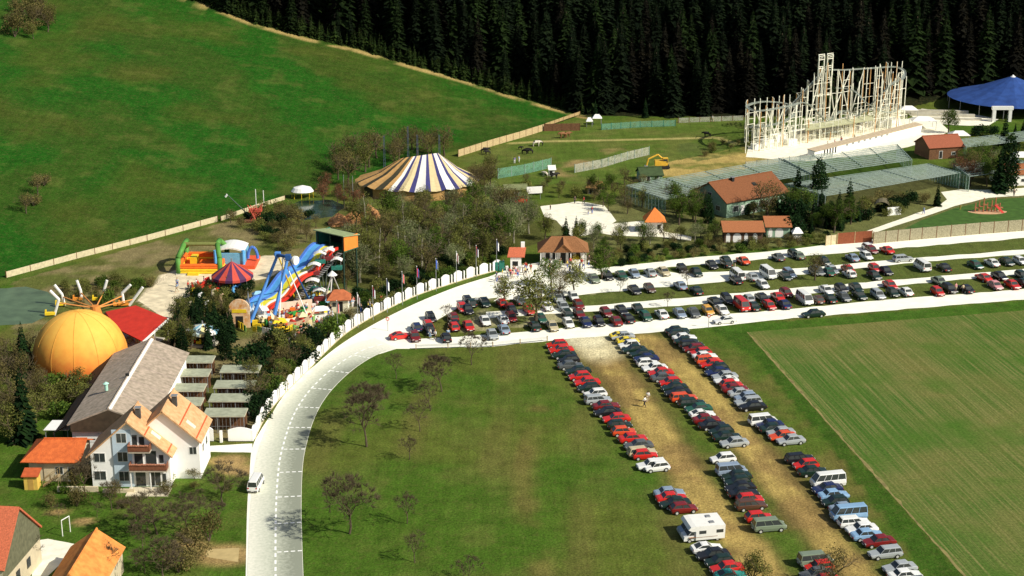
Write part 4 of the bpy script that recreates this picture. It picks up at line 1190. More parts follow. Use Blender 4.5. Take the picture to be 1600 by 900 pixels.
# lot rows: noses to the lane below. (px, py of the body centre, code[, heading])
LOT = {
 'front row along the lower lane': [(888, 504, 'wh'), (915, 502, 'Bs'), (936, 501, 'kh'), (962, 500, 'Rs'), (981, 496, 'ks'), (1009, 493, 'eh'), (1034, 489.5, 'ws'), (1062, 488, 'vs'), (1084, 487, 'gs'), (1106, 484, 'ah'), (1128, 483, 'ws'), (1159, 477, 'ru'), (1177, 477, 'Gs'), (1202, 476, 'rh'), (1225, 474, 'Bs'),
    (1257, 467, 'wu'), (1277, 467, 'nh'), (1296, 465, 'Gs'), (1318, 462.5, 'gs'), (1343, 460, 'Gs'), (1372, 459, 'se'), (1395, 456, 'Gh'), (1415, 454.5, 'ws'), (1465, 454.5, 'rh'), (1484, 450, 'ke'), (1509, 450, 'ks'), (1555, 444.5, 'ps'), (1582, 443.5, 'rs'), (1598, 440, 'Gs')],
 'second row behind the lower lane': [(905, 488.5, 'Rs'), (947, 487, 'Rh'), (973, 485, 'ks'), (999, 483, 'Gs'), (1117, 470.5, 'ks'), (1141, 470, 'ke'), (1170, 466, 'sh'), (1191, 464, 'ks'), (1215, 462, 'rs'), (1235, 461, 'Rh'), (1291, 452, 'ws'), (1316, 450.5, 'kh'), (1339, 449, 'Gs'), (1391, 444, 'rs'), (1468, 438, 'qs'), (1537, 432.5, 'rs'), (1562, 430, 'ks'), (1597, 429, 'Gh')],
 'row between the two upper lanes': [(991, 451.5, 'ks'), (1015, 449.5, 'nh'), (1063, 445, 'vs'), (1088, 452.5, 'Gs'), (1150, 436, 'ks'), (1168, 443, 'wu'), (1192, 443.5, 'wh'), (1175, 431.5, 'ss'), (1200, 427.5, 'wu'), (1227, 430, 'Gs'), (1251, 438.5, 've'), (1273, 423, 'Gh'), (1296, 434.5, 'ge'), (1294, 423.5, 'es'), (1318, 432.5, 'ss'), (1327, 427, 'wh'), (1344, 432, 'rs'), (1366, 429, 'Gs'), (1386, 430, 'rh'), (1384, 422, 'ks'), (1441, 416, 'wu'), (1475, 416.5, 'ks'), (1524, 412.5, 'es'), (1550, 409.5, 'ws'), (1573, 407.5, 'Gs'), (1594, 406.5, 'wh')],
 'top row below the shrub belt': [(928, 434, 'qs'), (950, 430, 'kh'), (971, 429, 'es'), (991, 426, 'vs'), (1016, 424.5, 'ss'), (1037, 423, 'bs'), (1066, 418.5, 'kh'), (1088, 424, 'Gs'), (1112, 412.5, 'ks'), (1135, 411, 'Gh'), (1150, 417.5, 'Gs'), (1161, 406, 'os'), (1216, 400.5, 'gs'), (1247, 398, 'qs'), (1257, 407, 'Gh'), (1288, 407, 'Gh'), (1332, 401.5, 'vs'), (1354, 399, 'wh'), (1375, 397, 'wh'), (1362, 389.5, 'Rh'), (1386, 389.5, 'rs')],
 'tree shaded group by the road bend': [(652, 512, 'Bh'), (648, 524, 'Rs'), (672, 514, 'ks'), (682, 509, 'kh'), (709, 509, 'rh'), (708, 494, 'Rh'), (732, 508, 'rs'), (732, 494, 'rh'), (758, 500, 'ws'), (786, 498, 'ws'), (787, 513, 'vs'), (769, 521, 'ss'), (810, 509, 'rh'), (807, 493, 'Rs'), (835, 508, 'Gs'), (845, 496, 'es'), (863, 508, 'bs'), (889, 492, 'Gh'),
    (679, 523, 'rh'), (720, 520, 'ks'), (697, 526, 'kh'), (733, 472, 'kh'), (731, 482, 'ks'), (757, 471, 'Gs'), (784, 472, 'rh'), (827, 483, 'rs'), (855, 477, 'ws'), (871, 464, 'ss'), (886, 475, 'ks'), (887, 485, 'ss'), (896, 462, 'wh'), (905, 476, 'Rh'), (812, 468, 'gs'), (800, 484, 'ks'), (746, 486, 'Gh')],
}
placed = []
for rn, lst in LOT.items():
    for i, (px_, py_, c) in enumerate(sorted(lst)):
        col, ty = CC[c[0]], TT[c[1]]
        P = W(px_, py_, .65); P.z = 0
        # step back along the heading if it would sit in a car already placed
        hd = Vector((math.sin(LOTA), -math.cos(LOTA), 0))
        for _ in range(14):
            if all(abs((P - o).dot(hd)) > 4.15 or abs((P - o).dot(Vector((hd.y, -hd.x, 0)))) > 1.7 for o in placed): break
            P = P - hd * .35
        placed.append(P)
        flip = rc.random() < .35
        rz = math.atan2(hd.y, hd.x) + rc.uniform(-.05, .05) + (math.pi if flip else 0)
        car(ty, col, P, rz, '%s %s, %s from the left in the %s' % (col, ty, ordn(i + 1), rn), 'cars in the ' + rn)
def one(px_, py_, c, rz, label):
    P = W(px_, py_, .65); P.z = 0
    car(TT[c[1]], CC[c[0]], P, rz, label, None)
one(1132, 499, 'wc', LOTA + math.pi, 'white sports car parked lengthwise on the lower lane')
one(1271, 489, 'Gs', LOTA * .9 + math.pi, 'dark green saloon parked lengthwise on the lower lane')
one(1411, 403, 'se', LOTA * 1.1, 'silver estate car standing lengthwise beside the upper lane')
one(626, 523, 'rc', -2.75 + math.pi, 'lone red car at the road bend, leftmost of all')
one(797, 451, 'ws', LOTA + .1, 'white car crossing the entrance plaza')
one(970, 523, 'yc', LOTA * .8, 'yellow sports car heading the field rows')
# the white van at the roadside
vt = car('minibus', 'white', W(400, 762), math.pi / 2 - .08, 'white van driving along the left side of the road', None)
vt.name = 'delivery_van'; vt.scale = (.78, .78, .78)

# camper vans
def camper(p, rz, label, name='camper_van', blue=False):
    t = thing(name, label, 'camper van', p, rz); t.scale = (.79, .80, .76)
    mb = MB()
    # side outline of the coach body, front at +x
    side = [(-3.0, .45), (-3.05, 2.75), (1.6, 2.85), (2.35, 2.75), (2.75, 2.3), (2.2, 2.0), (1.55, 1.95), (1.55, .45)]
    vs = [(x, -1.12, z) for x, z in side] + [(x, 1.12, z) for x, z in side]
    n = len(side)
    mb.add(vs, [(k, (k + 1) % n, n + (k + 1) % n, n + k) for k in range(n)] + [tuple(reversed(range(n))), tuple(range(n, 2 * n))])
    mb.build('body', M('camper_white', (.84, .83, .77), .4, .04), t, org=(0, 0, 0))
    cb = MB(); side = [(1.5, .35), (1.5, 1.95), (2.2, 1.9), (2.75, 1.2), (3.3, 1.0), (3.4, .55), (3.35, .35)]
    n = len(side)
    cb.add([(x, -.92, z) for x, z in side] + [(x, .92, z) for x, z in side], [(k, (k + 1) % n, n + (k + 1) % n, n + k) for k in range(n)] + [tuple(reversed(range(n))), tuple(range(n, 2 * n))])
    cb.build('cab', paint_mat('silver blue' if blue else 'white'), t, org=(0, 0, 0))
    for sg in (-1, 1):
        for (x, z, w, h) in ((-2.2, 1.5, 1.1, .55), (.5, 1.5, 1.1, .55)):
            m2 = MB(); m2.box(x, sg * 1.125, z, w, .03, h); m2.build('window', GLASS, t, org=(0, 0, 0))
        m2 = MB(); m2.face([(1.75, sg * .935, 1.25), (2.62, sg * .935, 1.25), (2.2, sg * .935, 1.8), (1.75, sg * .935, 1.8)][::sg]); m2.build('cab_window', GLASS, t, org=(0, 0, 0))
        m2 = MB(); m2.box(3.38, sg * .65, .68, .05, .3, .18); m2.build('headlight', HEADL, t, org=(0, 0, 0))
    m2 = MB(); m2.box(-.75, -1.13, .6, .65, .03, 1.85); m2.build('door', M('camper_door', (.7, .69, .63), .5, .05), t, org=(0, 0, 0))
    m2 = MB(); m2.slab([(2.24, -.85, 1.89), (2.76, -.85, 1.24), (2.76, .85, 1.24), (2.24, .85, 1.89)], .0); m2.v = [(v[0] + .03, v[1], v[2] + .03) for v in m2.v]; m2.build('windscreen', GLASS, t, org=(0, 0, 0))
    m2 = MB(); m2.box(-1.2, 0, 2.8, .7, .7, .14); m2.build('roof_hatch', METAL, t, org=(0, 0, 0))
    m2 = MB(); m2.box(.4, 0, .9, 4.5, 2.26, .08); m2.build('stripe', M('brown_stripe', (.3, .16, .08), .5, .1), t, org=(0, 0, 0))
    wh = _cm['wheel']
    for x in (2.5, -1.9):
        for sg in (-1, 1):
            o = bpy.data.objects.new('wheel', wh); COL.objects.link(o); o.parent = t; o.location = (x, sg * .88, .33); o.scale = (1.1, 1.2, 1.1)
    return t
camper(W(1099, 842), LOTA * .8 + math.pi, 'white camper with brown side stripe and two side windows, nearer of the pair')
camper(W(1093, 833), LOTA * .8 + math.pi, 'camper van with bluish cab half hidden behind the nearer white one', blue=True)
print('cars', NCAR[0])
# ------------------------------------------------------------ buildings
def pb(parent, name, mat, *boxes):
    mb = MB()
    for b in boxes: mb.box(*b)
    return mb.build(name, mat, parent)

class Gable:
    """gabled house: ridge seen from pixel rf (front end) to rb (back end) at height hr, eave pixel ep at height he"""
    def __init__(s, root_args, rf, rb, ep, hr, he, mwall, mroof, over=.45, roof_t=.18, build=True, half=None, world=False, ov_end=None, base=0.0):
        A = Vector(rf) if world else W(rf[0], rf[1], hr); B = Vector(rb) if world else W(rb[0], rb[1], hr)
        s.hr, s.he = hr, he
        ax = (B - A); ax.z = 0; s.L = ax.length; ax.normalize(); s.ax = ax
        s.n = Vector((ax.y, -ax.x, 0))  # to the right of the axis
        if half is None:
            E = W(ep[0], ep[1], he); half = abs((E - A).dot(s.n))
        s.half = half
        s.A = Vector((A.x, A.y, 0)); s.over = over
        s.cen = s.A + ax * (s.L / 2)
        s.root = thing(*root_args, loc=(s.cen.x, s.cen.y, 0))
        oe = over if ov_end is None else ov_end
        s.oe = oe
        # walls (inset by the overhang)
        w = half - over; l0, l1 = oe, s.L - oe
        slope = (hr - he) / half
        hw = he + slope * over - .12; ht = hr - .14
        s.w, s.l0, s.l1, s.hw = w, l0, l1, hw
        mb = MB()
        pr = [(-w, base), (w, base), (w, hw), (0, ht), (-w, hw)]
        f = [s.pt(l0, u, z) for u, z in pr]; b = [s.pt(l1, u, z) for u, z in pr]
        mb.add(f + b, [(0, 1, 2, 3, 4), (9, 8, 7, 6, 5), (0, 5, 6, 1), (1, 6, 7, 2), (4, 9, 5, 0)])
        s.wall = mb.build('wall', mwall, s.root)
        rb_ = MB()
        for sg in (-1, 1):
            rb_.slab([s.pt(0, 0, hr), s.pt(s.L, 0, hr), s.pt(s.L, sg * half, he), s.pt(0, sg * half, he)], roof_t)
        rb_.tube(s.pt(-.02, 0, hr + .02), s.pt(s.L + .02, 0, hr + .02), .14, .14, 6)
        s.roof = rb_.build('roof', mroof, s.root)
    def pt(s, l, u, z): return s.A + s.ax * l + s.n * u + Vector((0, 0, z))
    def front(s, u, z, w, h, mat=None, name='window', frame=WPAINT, d=.0):
        """window on the front gable, u from the axis to the right"""
        mb = MB()
        l = s.l0 - .04 - d
        mb.add([s.pt(l, u - w / 2, z), s.pt(l, u + w / 2, z), s.pt(l, u + w / 2, z + h), s.pt(l, u - w / 2, z + h), s.pt(s.l0 + .05, u - w / 2, z), s.pt(s.l0 + .05, u + w / 2, z), s.pt(s.l0 + .05, u + w / 2, z + h), s.pt(s.l0 + .05, u - w / 2, z + h)],
               [(0, 1, 2, 3), (0, 4, 5, 1), (1, 5, 6, 2), (2, 6, 7, 3), (3, 7, 4, 0)])
        o = mb.build(name, frame, s.root)
        p = MB(); k = .07; l -= .012
        if name == 'window':
            for (a, b) in ((u - w / 2 + k, u - .03), (u + .03, u + w / 2 - k)):
                p.face([s.pt(l, a, z + k), s.pt(l, b, z + k), s.pt(l, b, z + h - k), s.pt(l, a, z + h - k)])
        else:
            p.face([s.pt(l, u - w / 2 + k, z + .02), s.pt(l, u + w / 2 - k, z + .02), s.pt(l, u + w / 2 - k, z + h - k), s.pt(l, u - w / 2 + k, z + h - k)])
        po = p.build('pane', mat or GLASS, o)
        return o
    def side(s, sg, l, z, w, h, name='window', frame=WPAINT, mat=None):
        u = sg * (s.w + .03); u2 = sg * (s.w + .045)
        mb = MB(); mb.face([s.pt(l - w / 2, u, z), s.pt(l + w / 2, u, z), s.pt(l + w / 2, u, z + h), s.pt(l - w / 2, u, z + h)])
        o = mb.build(name, frame, s.root)
        p = MB(); k = .08; p.face([s.pt(l - w / 2 + k, u2, z + k), s.pt(l + w / 2 - k, u2, z + k), s.pt(l + w / 2 - k, u2, z + h - k), s.pt(l - w / 2 + k, u2, z + h - k)])
        p.build('pane', mat or GLASS, o); return o
    def on_roof(s, sg, l, u, dl, du, h, mat, name):
        """flat piece lying on the roof slope; u is the distance from the ridge in plan"""
        sl = (s.hr - s.he) / s.half
        z = lambda q: s.hr - sl * q + h
        mb = MB(); mb.slab([s.pt(l, sg * u, z(u)), s.pt(l + dl, sg * u, z(u)), s.pt(l + dl, sg * (u + du), z(u + du)), s.pt(l, sg * (u + du), z(u + du))], h + .03)
        return mb.build(name, mat, s.roof)
    def chimney(s, sg, l, u, w, h, mat, cap=True):
        sl = (s.hr - s.he) / s.half; zb = s.hr - sl * u - .4
        mb = MB(); p = s.pt(l, sg * u, 0)
        a = math.atan2(s.ax.y, s.ax.x)
        mb.box(p.x, p.y, zb, w, w, h + .4 + sl * 0, a)
        o = mb.build('chimney', mat, s.roof)
        c = MB(); c.box(p.x, p.y, zb + h + .42, w + .2, w + .2, .1, a); c.build('cap', METAL, s.roof)
        return o

# --- the white double house
BAL = M('balcony_wood', (.22, .08, .04), .7, .25, 4)
BRICKR = M('red_flashing', (.55, .10, .03), .7, .1)

def V3(x, y, z=0): return Vector((x, y, z))
h2 = Gable(('terraced_house', 'rear white gabled house with sandy orange roof, joined to the balcony house', 'house'), V3(-44.9, 190.3), V3(-44.9, 198.2), None, 9.6, 5.2, WHITE, TILE_S, .5, half=4.9, world=True)
h1 = Gable(('terraced_house', 'white three storey gabled house with brown balconies facing the garden', 'house'), V3(-48.9, 187.8), V3(-48.9, 194.6), None, 9.2, 4.3, WHITE, TILE_S, .55, half=5.6, world=True)
LBW = M('painted_recess_shade', (.55, .66, .74), .8, .06)  # bluish shade of the facade recess, put into the colour of a flat panel
mb = MB(); mb.box(-49.8, 188.28, 0, 2.4, .12, 7.9); mb.build('recess_shade_panel', LBW, h1.root)
for (u, z, w, h) in ((-3.9, 3.4, 1.5, 1.3), (-4.0, .9, 1.6, 1.3)): h1.front(u, z, w, h)
for z in (6.1, 3.5, .8): h1.front(-.9, z, 1.35, 1.4, d=.1)
for (u, z, w, h) in ((.75, 5.5, .8, 1.75), (1.65, 5.5, .8, 1.5), (1.1, 2.95, 1.2, 2.1), (2.7, 2.95, 1.5, 2.1), (4.0, 3.3, .7, 1.2), (1.2, .1, 1.4, 2.2), (3.0, .1, 1.6, 2.2), (4.3, .6, .8, 1.3)): h1.front(u, z, w, h, name='window' if w > 1.5 else 'balcony_door')
for (z, u0, u1) in ((5.35, .1, 2.9), (2.75, .1, 4.9)):
    mb = MB(); cx = -48.9 + (u0 + u1) / 2; w = u1 - u0
    mb.box(cx, 187.65, z - .15, w, 1.3, .15)
    o = mb.build('balcony', M('balcony_slab', (.5, .42, .32), .9, .1), h1.root)
    mb = MB()
    mb.box(cx, 187.0, z + .1, w, .07, .85)
    for sx in (-48.9 + u0 + .03, -48.9 + u1 - .03): mb.box(sx, 187.6, z + .1, .07, 1.2, .85)
    mb.build('railing', BAL, o)
    fl = MB()
    rr = random.Random(3)
    for k in range(int(w / .22)):
        fl.box(-48.9 + u0 + .15 + k * .22, 186.93, z + .82 + rr.uniform(0, .06), .17, .14, .16)
    fl.build('flower_box', M('flowers', (.6, .25, .15), .9, .3, 8), o)
for x in (-48.7, -46.2, -44.1):
    pb(h1.root, 'post', WPAINT, (x, 187.2, 0, .14, .14, 2.62))
h1.chimney(1, 3.4, .75, .6, 1.2, M('slate', (.07, .07, .065), .8, .2))
h1.on_roof(1, 1.7, 2.6, .9, 1.1, .06, M('pale_skylight', (.75, .68, .55), .4, .1), 'skylight'); h1.on_roof(1, .05, 1.3, .0001, .01, .01, BRICKR, 'flashing')
for g in (h1, h2):
    g.on_roof(1, .1, 2.1, g.L - .2, .14, .03, BRICKR, 'flashing'); g.on_roof(1, .1, g.half - .75, g.L - .2, .14, .03, BRICKR, 'flashing')
h2.chimney(1, 4.2, .8, .6, 1.2, MATS['slate']); h2.on_roof(1, 2.0, 2.6, .9, 1.1, .06, M('pale_skylight', (.75, .68, .55), .4, .1), 'skylight')
h2.side(1, 3.0, 2.8, 1.0, 1.1); h2.side(1, 5.4, 2.8, 1.0, 1.1)
h2.front(3.6, 3.4, 1.0, 1.1)
# patio in front of the balconies
tp = MB(); tp.box(-46.4, 186.6, .0, 5.4, 2.6, .12); t_ = solo('patio', tp, M('patio_slab', (.7, .62, .45), .9, .1), 'pale paved patio in front of the balcony house', 'patio', (-46.4, 186.6, 0))
gw = MB(); gw.box(-55.5, 186.8, 0, 5.2, .3, .7); gw.box(-50.2, 186.5, 0, 4.0, .3, .5)
solo('garden_wall', gw, CREAM, 'low cream garden wall at the foot of the white gabled house', 'wall', (-54, 186.8, 0))

# --- the long hall
HALLR = M('fibre_cement_roof', (.31, .26, .19), .95, .16, 1.6, rgb2=(.50, .40, .31))
hl = Gable(('long_hall', 'long hall with a weathered grey pink roof and white ridge strip', 'hall'), V3(-54.0, 198.6), V3(-54.3, 226.5), None, 6.6, 4.3, WHITE, HALLR, .5, half=5.7, world=True)
hl.on_roof(1, 0, 0.02, hl.L, .45, .12, WPAINT, 'ridge_strip')
for k in range(1, 5): hl.on_roof(1, k * hl.L / 5, .5, .12, 5.1, .015, M('roof_joint', (.36, .28, .24), .9, .1), 'roof_joint')
for k in range(1, 4): hl.on_roof(-1, k * hl.L / 4, .3, .12, 5.3, .015, MATS['roof_joint'], 'roof_joint')
mb = MB(); p = hl.pt(8.5, -2.2, 5.9); mb.tube(p, p + Vector((0, 0, 1.0)), .25, .25, 8); mb.cone(p.x, p.y, p.z + 1.0, p.z + 1.3, .45, 8); mb.build('roof_vent', M('pale_vent', (.45, .75, .62), .5, .1), hl.root)
mb = MB(); p = hl.pt(12, .0, 6.7); mb.box(p.x, p.y, p.z, .5, .3, .35); mb.build('ridge_vent', DARK, hl.root)
hl.front(-3.2, 1.6, 3.2, 1.5, name='shutter', mat=WHITE); hl.front(-.7, .1, 1.0, 2.6, name='door', mat=DARK)
mb = MB(); mb.slab([hl.pt(-.02, -5.2, 4.35), hl.pt(-.02, -.0, 6.4), hl.pt(-.02, 5.2, 4.35), hl.pt(-.02, 5.2, 3.3), hl.pt(-.02, -5.2, 3.3)], .05); mb.build('gable_board', M('dark_boards', (.07, .05, .03), .9, .3), hl.root)
# dark lean-to along the left eave
mb = MB(); mb.slab([(-59.9, 199, 4.0), (-60.2, 226, 4.0), (-62.4, 225, 2.6), (-61.9, 200, 2.6)], .1)
for k in range(6): mb.box(-62.0 - k * .05, 200 + k * 4.8, 0, .12, .12, 2.6)
solo('lean_to', mb, M('dark_sheet', (.035, .02, .012), .8, .2), 'dark lean-to roof running along the left side of the grey hall', 'shed', (-61, 212, 0))
# white canopy
t = thing('canopy', 'small flat white canopy left of the grey hall front', 'canopy', (-61.6, 202.5, 0))
mb = MB(); mb.slab([(-63.6, 200.8, 2.6), (-60.2, 200.8, 2.6), (-60.0, 203.8, 2.8), (-63.2, 203.8, 2.8)], .08); mb.build('top', WPAINT, t)
for x, y in ((-63.4, 201), (-60.4, 201), (-63, 203.6), (-60.2, 203.6)): pb(t, 'post', METAL, (x, y, 0, .1, .1, 2.62))
# --- orange roofed annex
a1 = Gable(('annex', 'low outbuilding with a bright orange hipped tile roof left of the white house', 'outbuilding'), V3(-61.2, 193.2), V3(-55.6, 193.2), None, 4.6, 2.9, CREAM, TILE_O, .6, half=3.9, world=True)
a1.side(1, 2.6, 1.0, 1.1, 1.1); a1.side(1, 4.2, .05, 1.0, 2.0, 'door')
# hip end towards the left
mb = MB(); mb.slab([(-61.2, 193.2, 4.62), (-63.4, 189.4, 2.92), (-61.2, 189.3, 2.92)], .12); mb.slab([(-61.2, 193.2, 4.62), (-63.4, 189.4, 2.92), (-63.4, 197.0, 2.92)], .12); mb.slab([(-61.2, 193.2, 4.62), (-63.4, 197.0, 2.92), (-61.2, 197.1, 2.92)], .12)
mb.build('hip', TILE_O, a1.root)
pb(a1.root, 'side_wall', CREAM, (-61.4, 193.2, 0, 2.2, 6.4, 2.8))
t = thing('garden_shed', 'tiny yellow shed with a rusty red roof under the orange annex', 'shed', (-61.6, 188.0, 0))
pb(t, 'wall', M('shed_yellow', (.75, .5, .1), .8, .1), (-61.6, 188.0, 0, 1.7, 1.5, 1.9))
mb = MB(); mb.slab([(-62.7, 187.0, 1.95), (-60.5, 187.0, 1.95), (-60.5, 188.9, 2.4), (-62.7, 188.9, 2.4)], .08); mb.build('roof', M('rust_roof', (.5, .1, .03), .8, .2), t)
pb(t, 'door', M('shed_door', (.55, .33, .08), .8, .1), (-61.6, 187.24, 0, .7, .03, 1.6))
t = thing('garden_stair', 'light timber stair leading up to the orange roofed annex', 'stair', (-59.3, 188.6, 0))
for k in range(7): pb(t, 'tread', WOODL, (-60.2 + k * .3, 188.6, .2 * k + .1, .3, 1.0, .08))
for yy in (188.1, 189.1):
    mb = MB(); mb.tube((-60.3, yy, .1), (-58.3, yy, 1.5), .06, .06, 4); mb.tube((-60.3, yy, .95), (-58.3, yy, 2.35), .04, .04, 4); mb.tube((-60.3, yy, 0), (-60.3, yy, .95), .04, .04, 4); mb.tube((-58.3, yy, 0), (-58.3, yy, 2.35), .04, .04, 4); mb.build('handrail', WOODL, t)

# --- the two village houses at the lower left
g = Gable(('village_house', 'old house with a steep red tile roof and dark boarded gable at the left edge', 'house'), W(38, 770, 8) , V3(0, 0), None, 8, 4, WOODL, TILE_B, .4, half=4, world=True) if False else None
BOARD = M('weathered_boards', (.14, .14, .08), .9, .25, 2)
REDT = M('red_brown_tile', (.58, .15, .07), .85, .25, 6, bump=.04)
t = thing('village_house', 'old house with a steep red tile roof and dark weathered gable at the left edge', 'house', W(20, 880))
Lq, Rq = W(6, 892, 4.4), W(66, 822, 4.4)
uq = Rq - Lq; uq.z = 0; wq = uq.length; uq.normalize()
nout = Vector((uq.y, -uq.x, 0))
if nout.y > 0: nout = -nout
rr_ = ray(38, 770); tq = (nout.dot(Lq - V3(0, 0, H)) ) / nout.dot(rr_)
apx = V3(0, 0, H) + rr_ * tq
print('gable', wq, (apx - Lq).dot(uq), apx)
hrq = min(9.5, max(6.5, apx.z)); hf = wq / 2
A = (Lq + Rq) / 2; ax = nout; nn = uq; Lh = 9
def hp(l, u, z): return Vector((A.x, A.y, 0)) - ax * l + nn * u + Vector((0, 0, z))
mb = MB(); pr = [(-hf + .3, 0), (hf - .3, 0), (hf - .3, 4.6), (0, hrq - .15), (-hf + .3, 4.6)]
f = [hp(.3, u, z) for u, z in pr]; b = [hp(Lh, u, z) for u, z in pr]
mb.add(f + b, [(0, 1, 2, 3, 4), (9, 8, 7, 6, 5), (0, 5, 6, 1), (1, 6, 7, 2), (4, 9, 5, 0)]); mb.build('wall', CREAM, t)
mb = MB(); mb.face([hp(.26, u, z) for u, z in ((-hf + .3, 3.0), (hf - .3, 3.0), (hf - .3, 4.6), (0, hrq - .15), (-hf + .3, 4.6))]); mb.build('gable_boards', BOARD, t)
mb = MB()
for sg in (-1, 1): mb.slab([hp(0, 0, hrq), hp(Lh, 0, hrq), hp(Lh, sg * hf, 4.4), hp(0, sg * hf, 4.4)], .2)
mb.build('roof', REDT, t)
for u in (-1.5, 1.5):
    mb = MB(); mb.face([hp(.22, u - .5, 1.2), hp(.22, u + .5, 1.2), hp(.22, u + .5, 2.4), hp(.22, u - .5, 2.4)]); mb.build('window', GLASS, t)
BRIGHT = M('bright_orange_tile', (.66, .21, .045), .85, .1, 1.2, rgb2=(.84, .34, .08), bump=.04)
r0, r1 = W(151, 826, 5.2), W(118, 880, 5.2)
dv = (r1 - r0); dv.z = 0; dv.normalize(); E = W(189, 870, 2.8)
hf = abs((E - r0).dot(Vector((dv.y, -dv.x, 0))))
g2 = Gable(('barn', 'small barn with a bright orange tile roof near the bottom left corner', 'barn'), (r0 + dv * 11).to_3d(), r0, None, 5.2, 2.9, CREAM, BRIGHT, .35, half=max(2.8, hf), world=True)
g2.front(0, .1, 2.2, 2.1, name='door', mat=WOOD)
g2.on_roof(-1, .5, .0, g2.L - 1, .3, .1, REDT, 'ridge_shade_strip')  # darker strip below the ridge, painted shade for the left slope
# goal frame
t = solo('goal_frame', (lambda m: (m.path([W(98, 838), W(98, 838) + V3(0, 0, 2.1), W(110, 831) + V3(0, 0, 2.1), W(110, 831)], .06, 6), m)[1])(MB()), WPAINT, 'small white goal frame on the grass beside the bright orange barn', 'goal', W(104, 834))
# --- rows of cage roofs
CAGER = M('cage_roof_felt', (.36, .38, .27), .95, .2, 1.2)
def shed(px_, py_, w, d, h, label, group, rz=0.0, wall=None, roof=None, name='animal_cage', cat='cage'):
    c = W(px_, py_, h); c.z = 0
    t = thing(name, label, cat, c, 0, group)
    mb = MB(); mb.box(c.x, c.y, h, w, d, .14, rz); mb.build('roof', roof or CAGER, t)
    mb = MB(); mb.box(c.x, c.y - 0, h - .02, w + .12, d + .12, .06, rz); mb.build('roof_edge', M('edge_board', (.55, .5, .38), .8, .1), t)
    mb = MB(); mb.box(c.x, c.y + d * .3, 0, w - .3, d * .3, h - .05, rz); mb.build('back_wall', wall or WOOD, t)
    for sx in (-1, -.33, .33, 1):
        pb(t, 'post', METAL, (c.x + sx * (w / 2 - .12), c.y - d / 2 + .12, 0, .1, .1, h - .04))
    mb = MB()
    for k in range(int(w / .5)): mb.box(c.x - w / 2 + .2 + k * .5, c.y - d / 2 + .16, 0, .03, .03, h - .05)
    mb.box(c.x, c.y - d / 2 + .16, 1.0, w - .2, .04, .04)
    mb.build('bars', METAL, t)
    return t
for i, (x, y) in enumerate(((303, 562), (296, 583), (288, 606), (283, 628))):
    shed(x - 3, y, 6.6, 3.0, 2.5, '%s flat roofed animal cage in the column beside the grey hall, counted from the top' % ['first', 'second', 'third', 'lowest'][i], 'left column of cages')
for i, (x, y) in enumerate(((376, 577), (367, 601), (360, 622), (352, 645))):
    shed(x, y, 5.8, 3.0, 2.5, '%s flat roofed animal cage in the column behind the curved wall, counted from the top' % ['first', 'second', 'third', 'lowest'][i], 'right column of cages')

# --- the curved white wall with its arched panels
WL = [W(*p) for p in smoothline([(397, 686), (412, 655), (432, 628), (456, 603), (482, 577), (510, 548), (540, 521), (578, 497), (615, 478), (655, 460), (700, 445), (738, 433), (790, 419)], 8)]
t = thing('boundary_wall', 'curved white park wall of arch-topped panels and slim posts along the road', 'wall', WL[0])
def wallpanel(p, d, wd, z=2.0, parent=t):
    nn = Vector((-d.y, d.x, 0)) * .09
    prof = [(-wd / 2, 0)] + [(-wd / 2 + wd * k / 8, z - .5 + .5 * math.sin(math.pi * (.08 + .84 * k / 8))) for k in range(9)] + [(wd / 2, 0)]
    prof = [(u, zz + .12) for u, zz in prof]
    mb = MB(); n = len(prof)
    a = [p + d * u - nn + V3(0, 0, zz) for u, zz in prof]; b = [p + d * u + nn + V3(0, 0, zz) for u, zz in prof]
    mb.add(a + b, [tuple(range(n)), tuple(reversed(range(n, 2 * n)))] + [(k, n + k, n + (k + 1) % n, (k + 1) % n) for k in range(n)])
    mb.build('panel', WHITE, parent)
WALK = walk(WL, 3.25)
for p, d in WALK:
    wallpanel(p, d, 2.0, 1.95)
    q = p + d * 1.62; pb(t, 'post', WHITE, (q.x, q.y, 0, .22, .22, 1.7, math.atan2(d.y, d.x)))
mb = MB()
for a, b in zip(WL[:-1], WL[1:]):
    m_ = (a + b) / 2; dd = b - a; mb.box(m_.x, m_.y, 0, dd.length + .02, .34, .16, math.atan2(dd.y, dd.x))
mb.build('plinth', CREAM, t)
t2 = thing('boundary_wall', 'short straight piece of white arched wall left of the drive gate', 'wall', W(340, 692))
for (x0, x1) in ((322, 334), (357, 395)):
    a, b = W(x0, 690), W(x1, 690); wallpanel((a + b) / 2, (b - a).normalized(), (b - a).length, 2.0, t2)
pb(t2, 'post', WHITE, (*W(346, 691).xy, 0, .35, .35, 1.7))
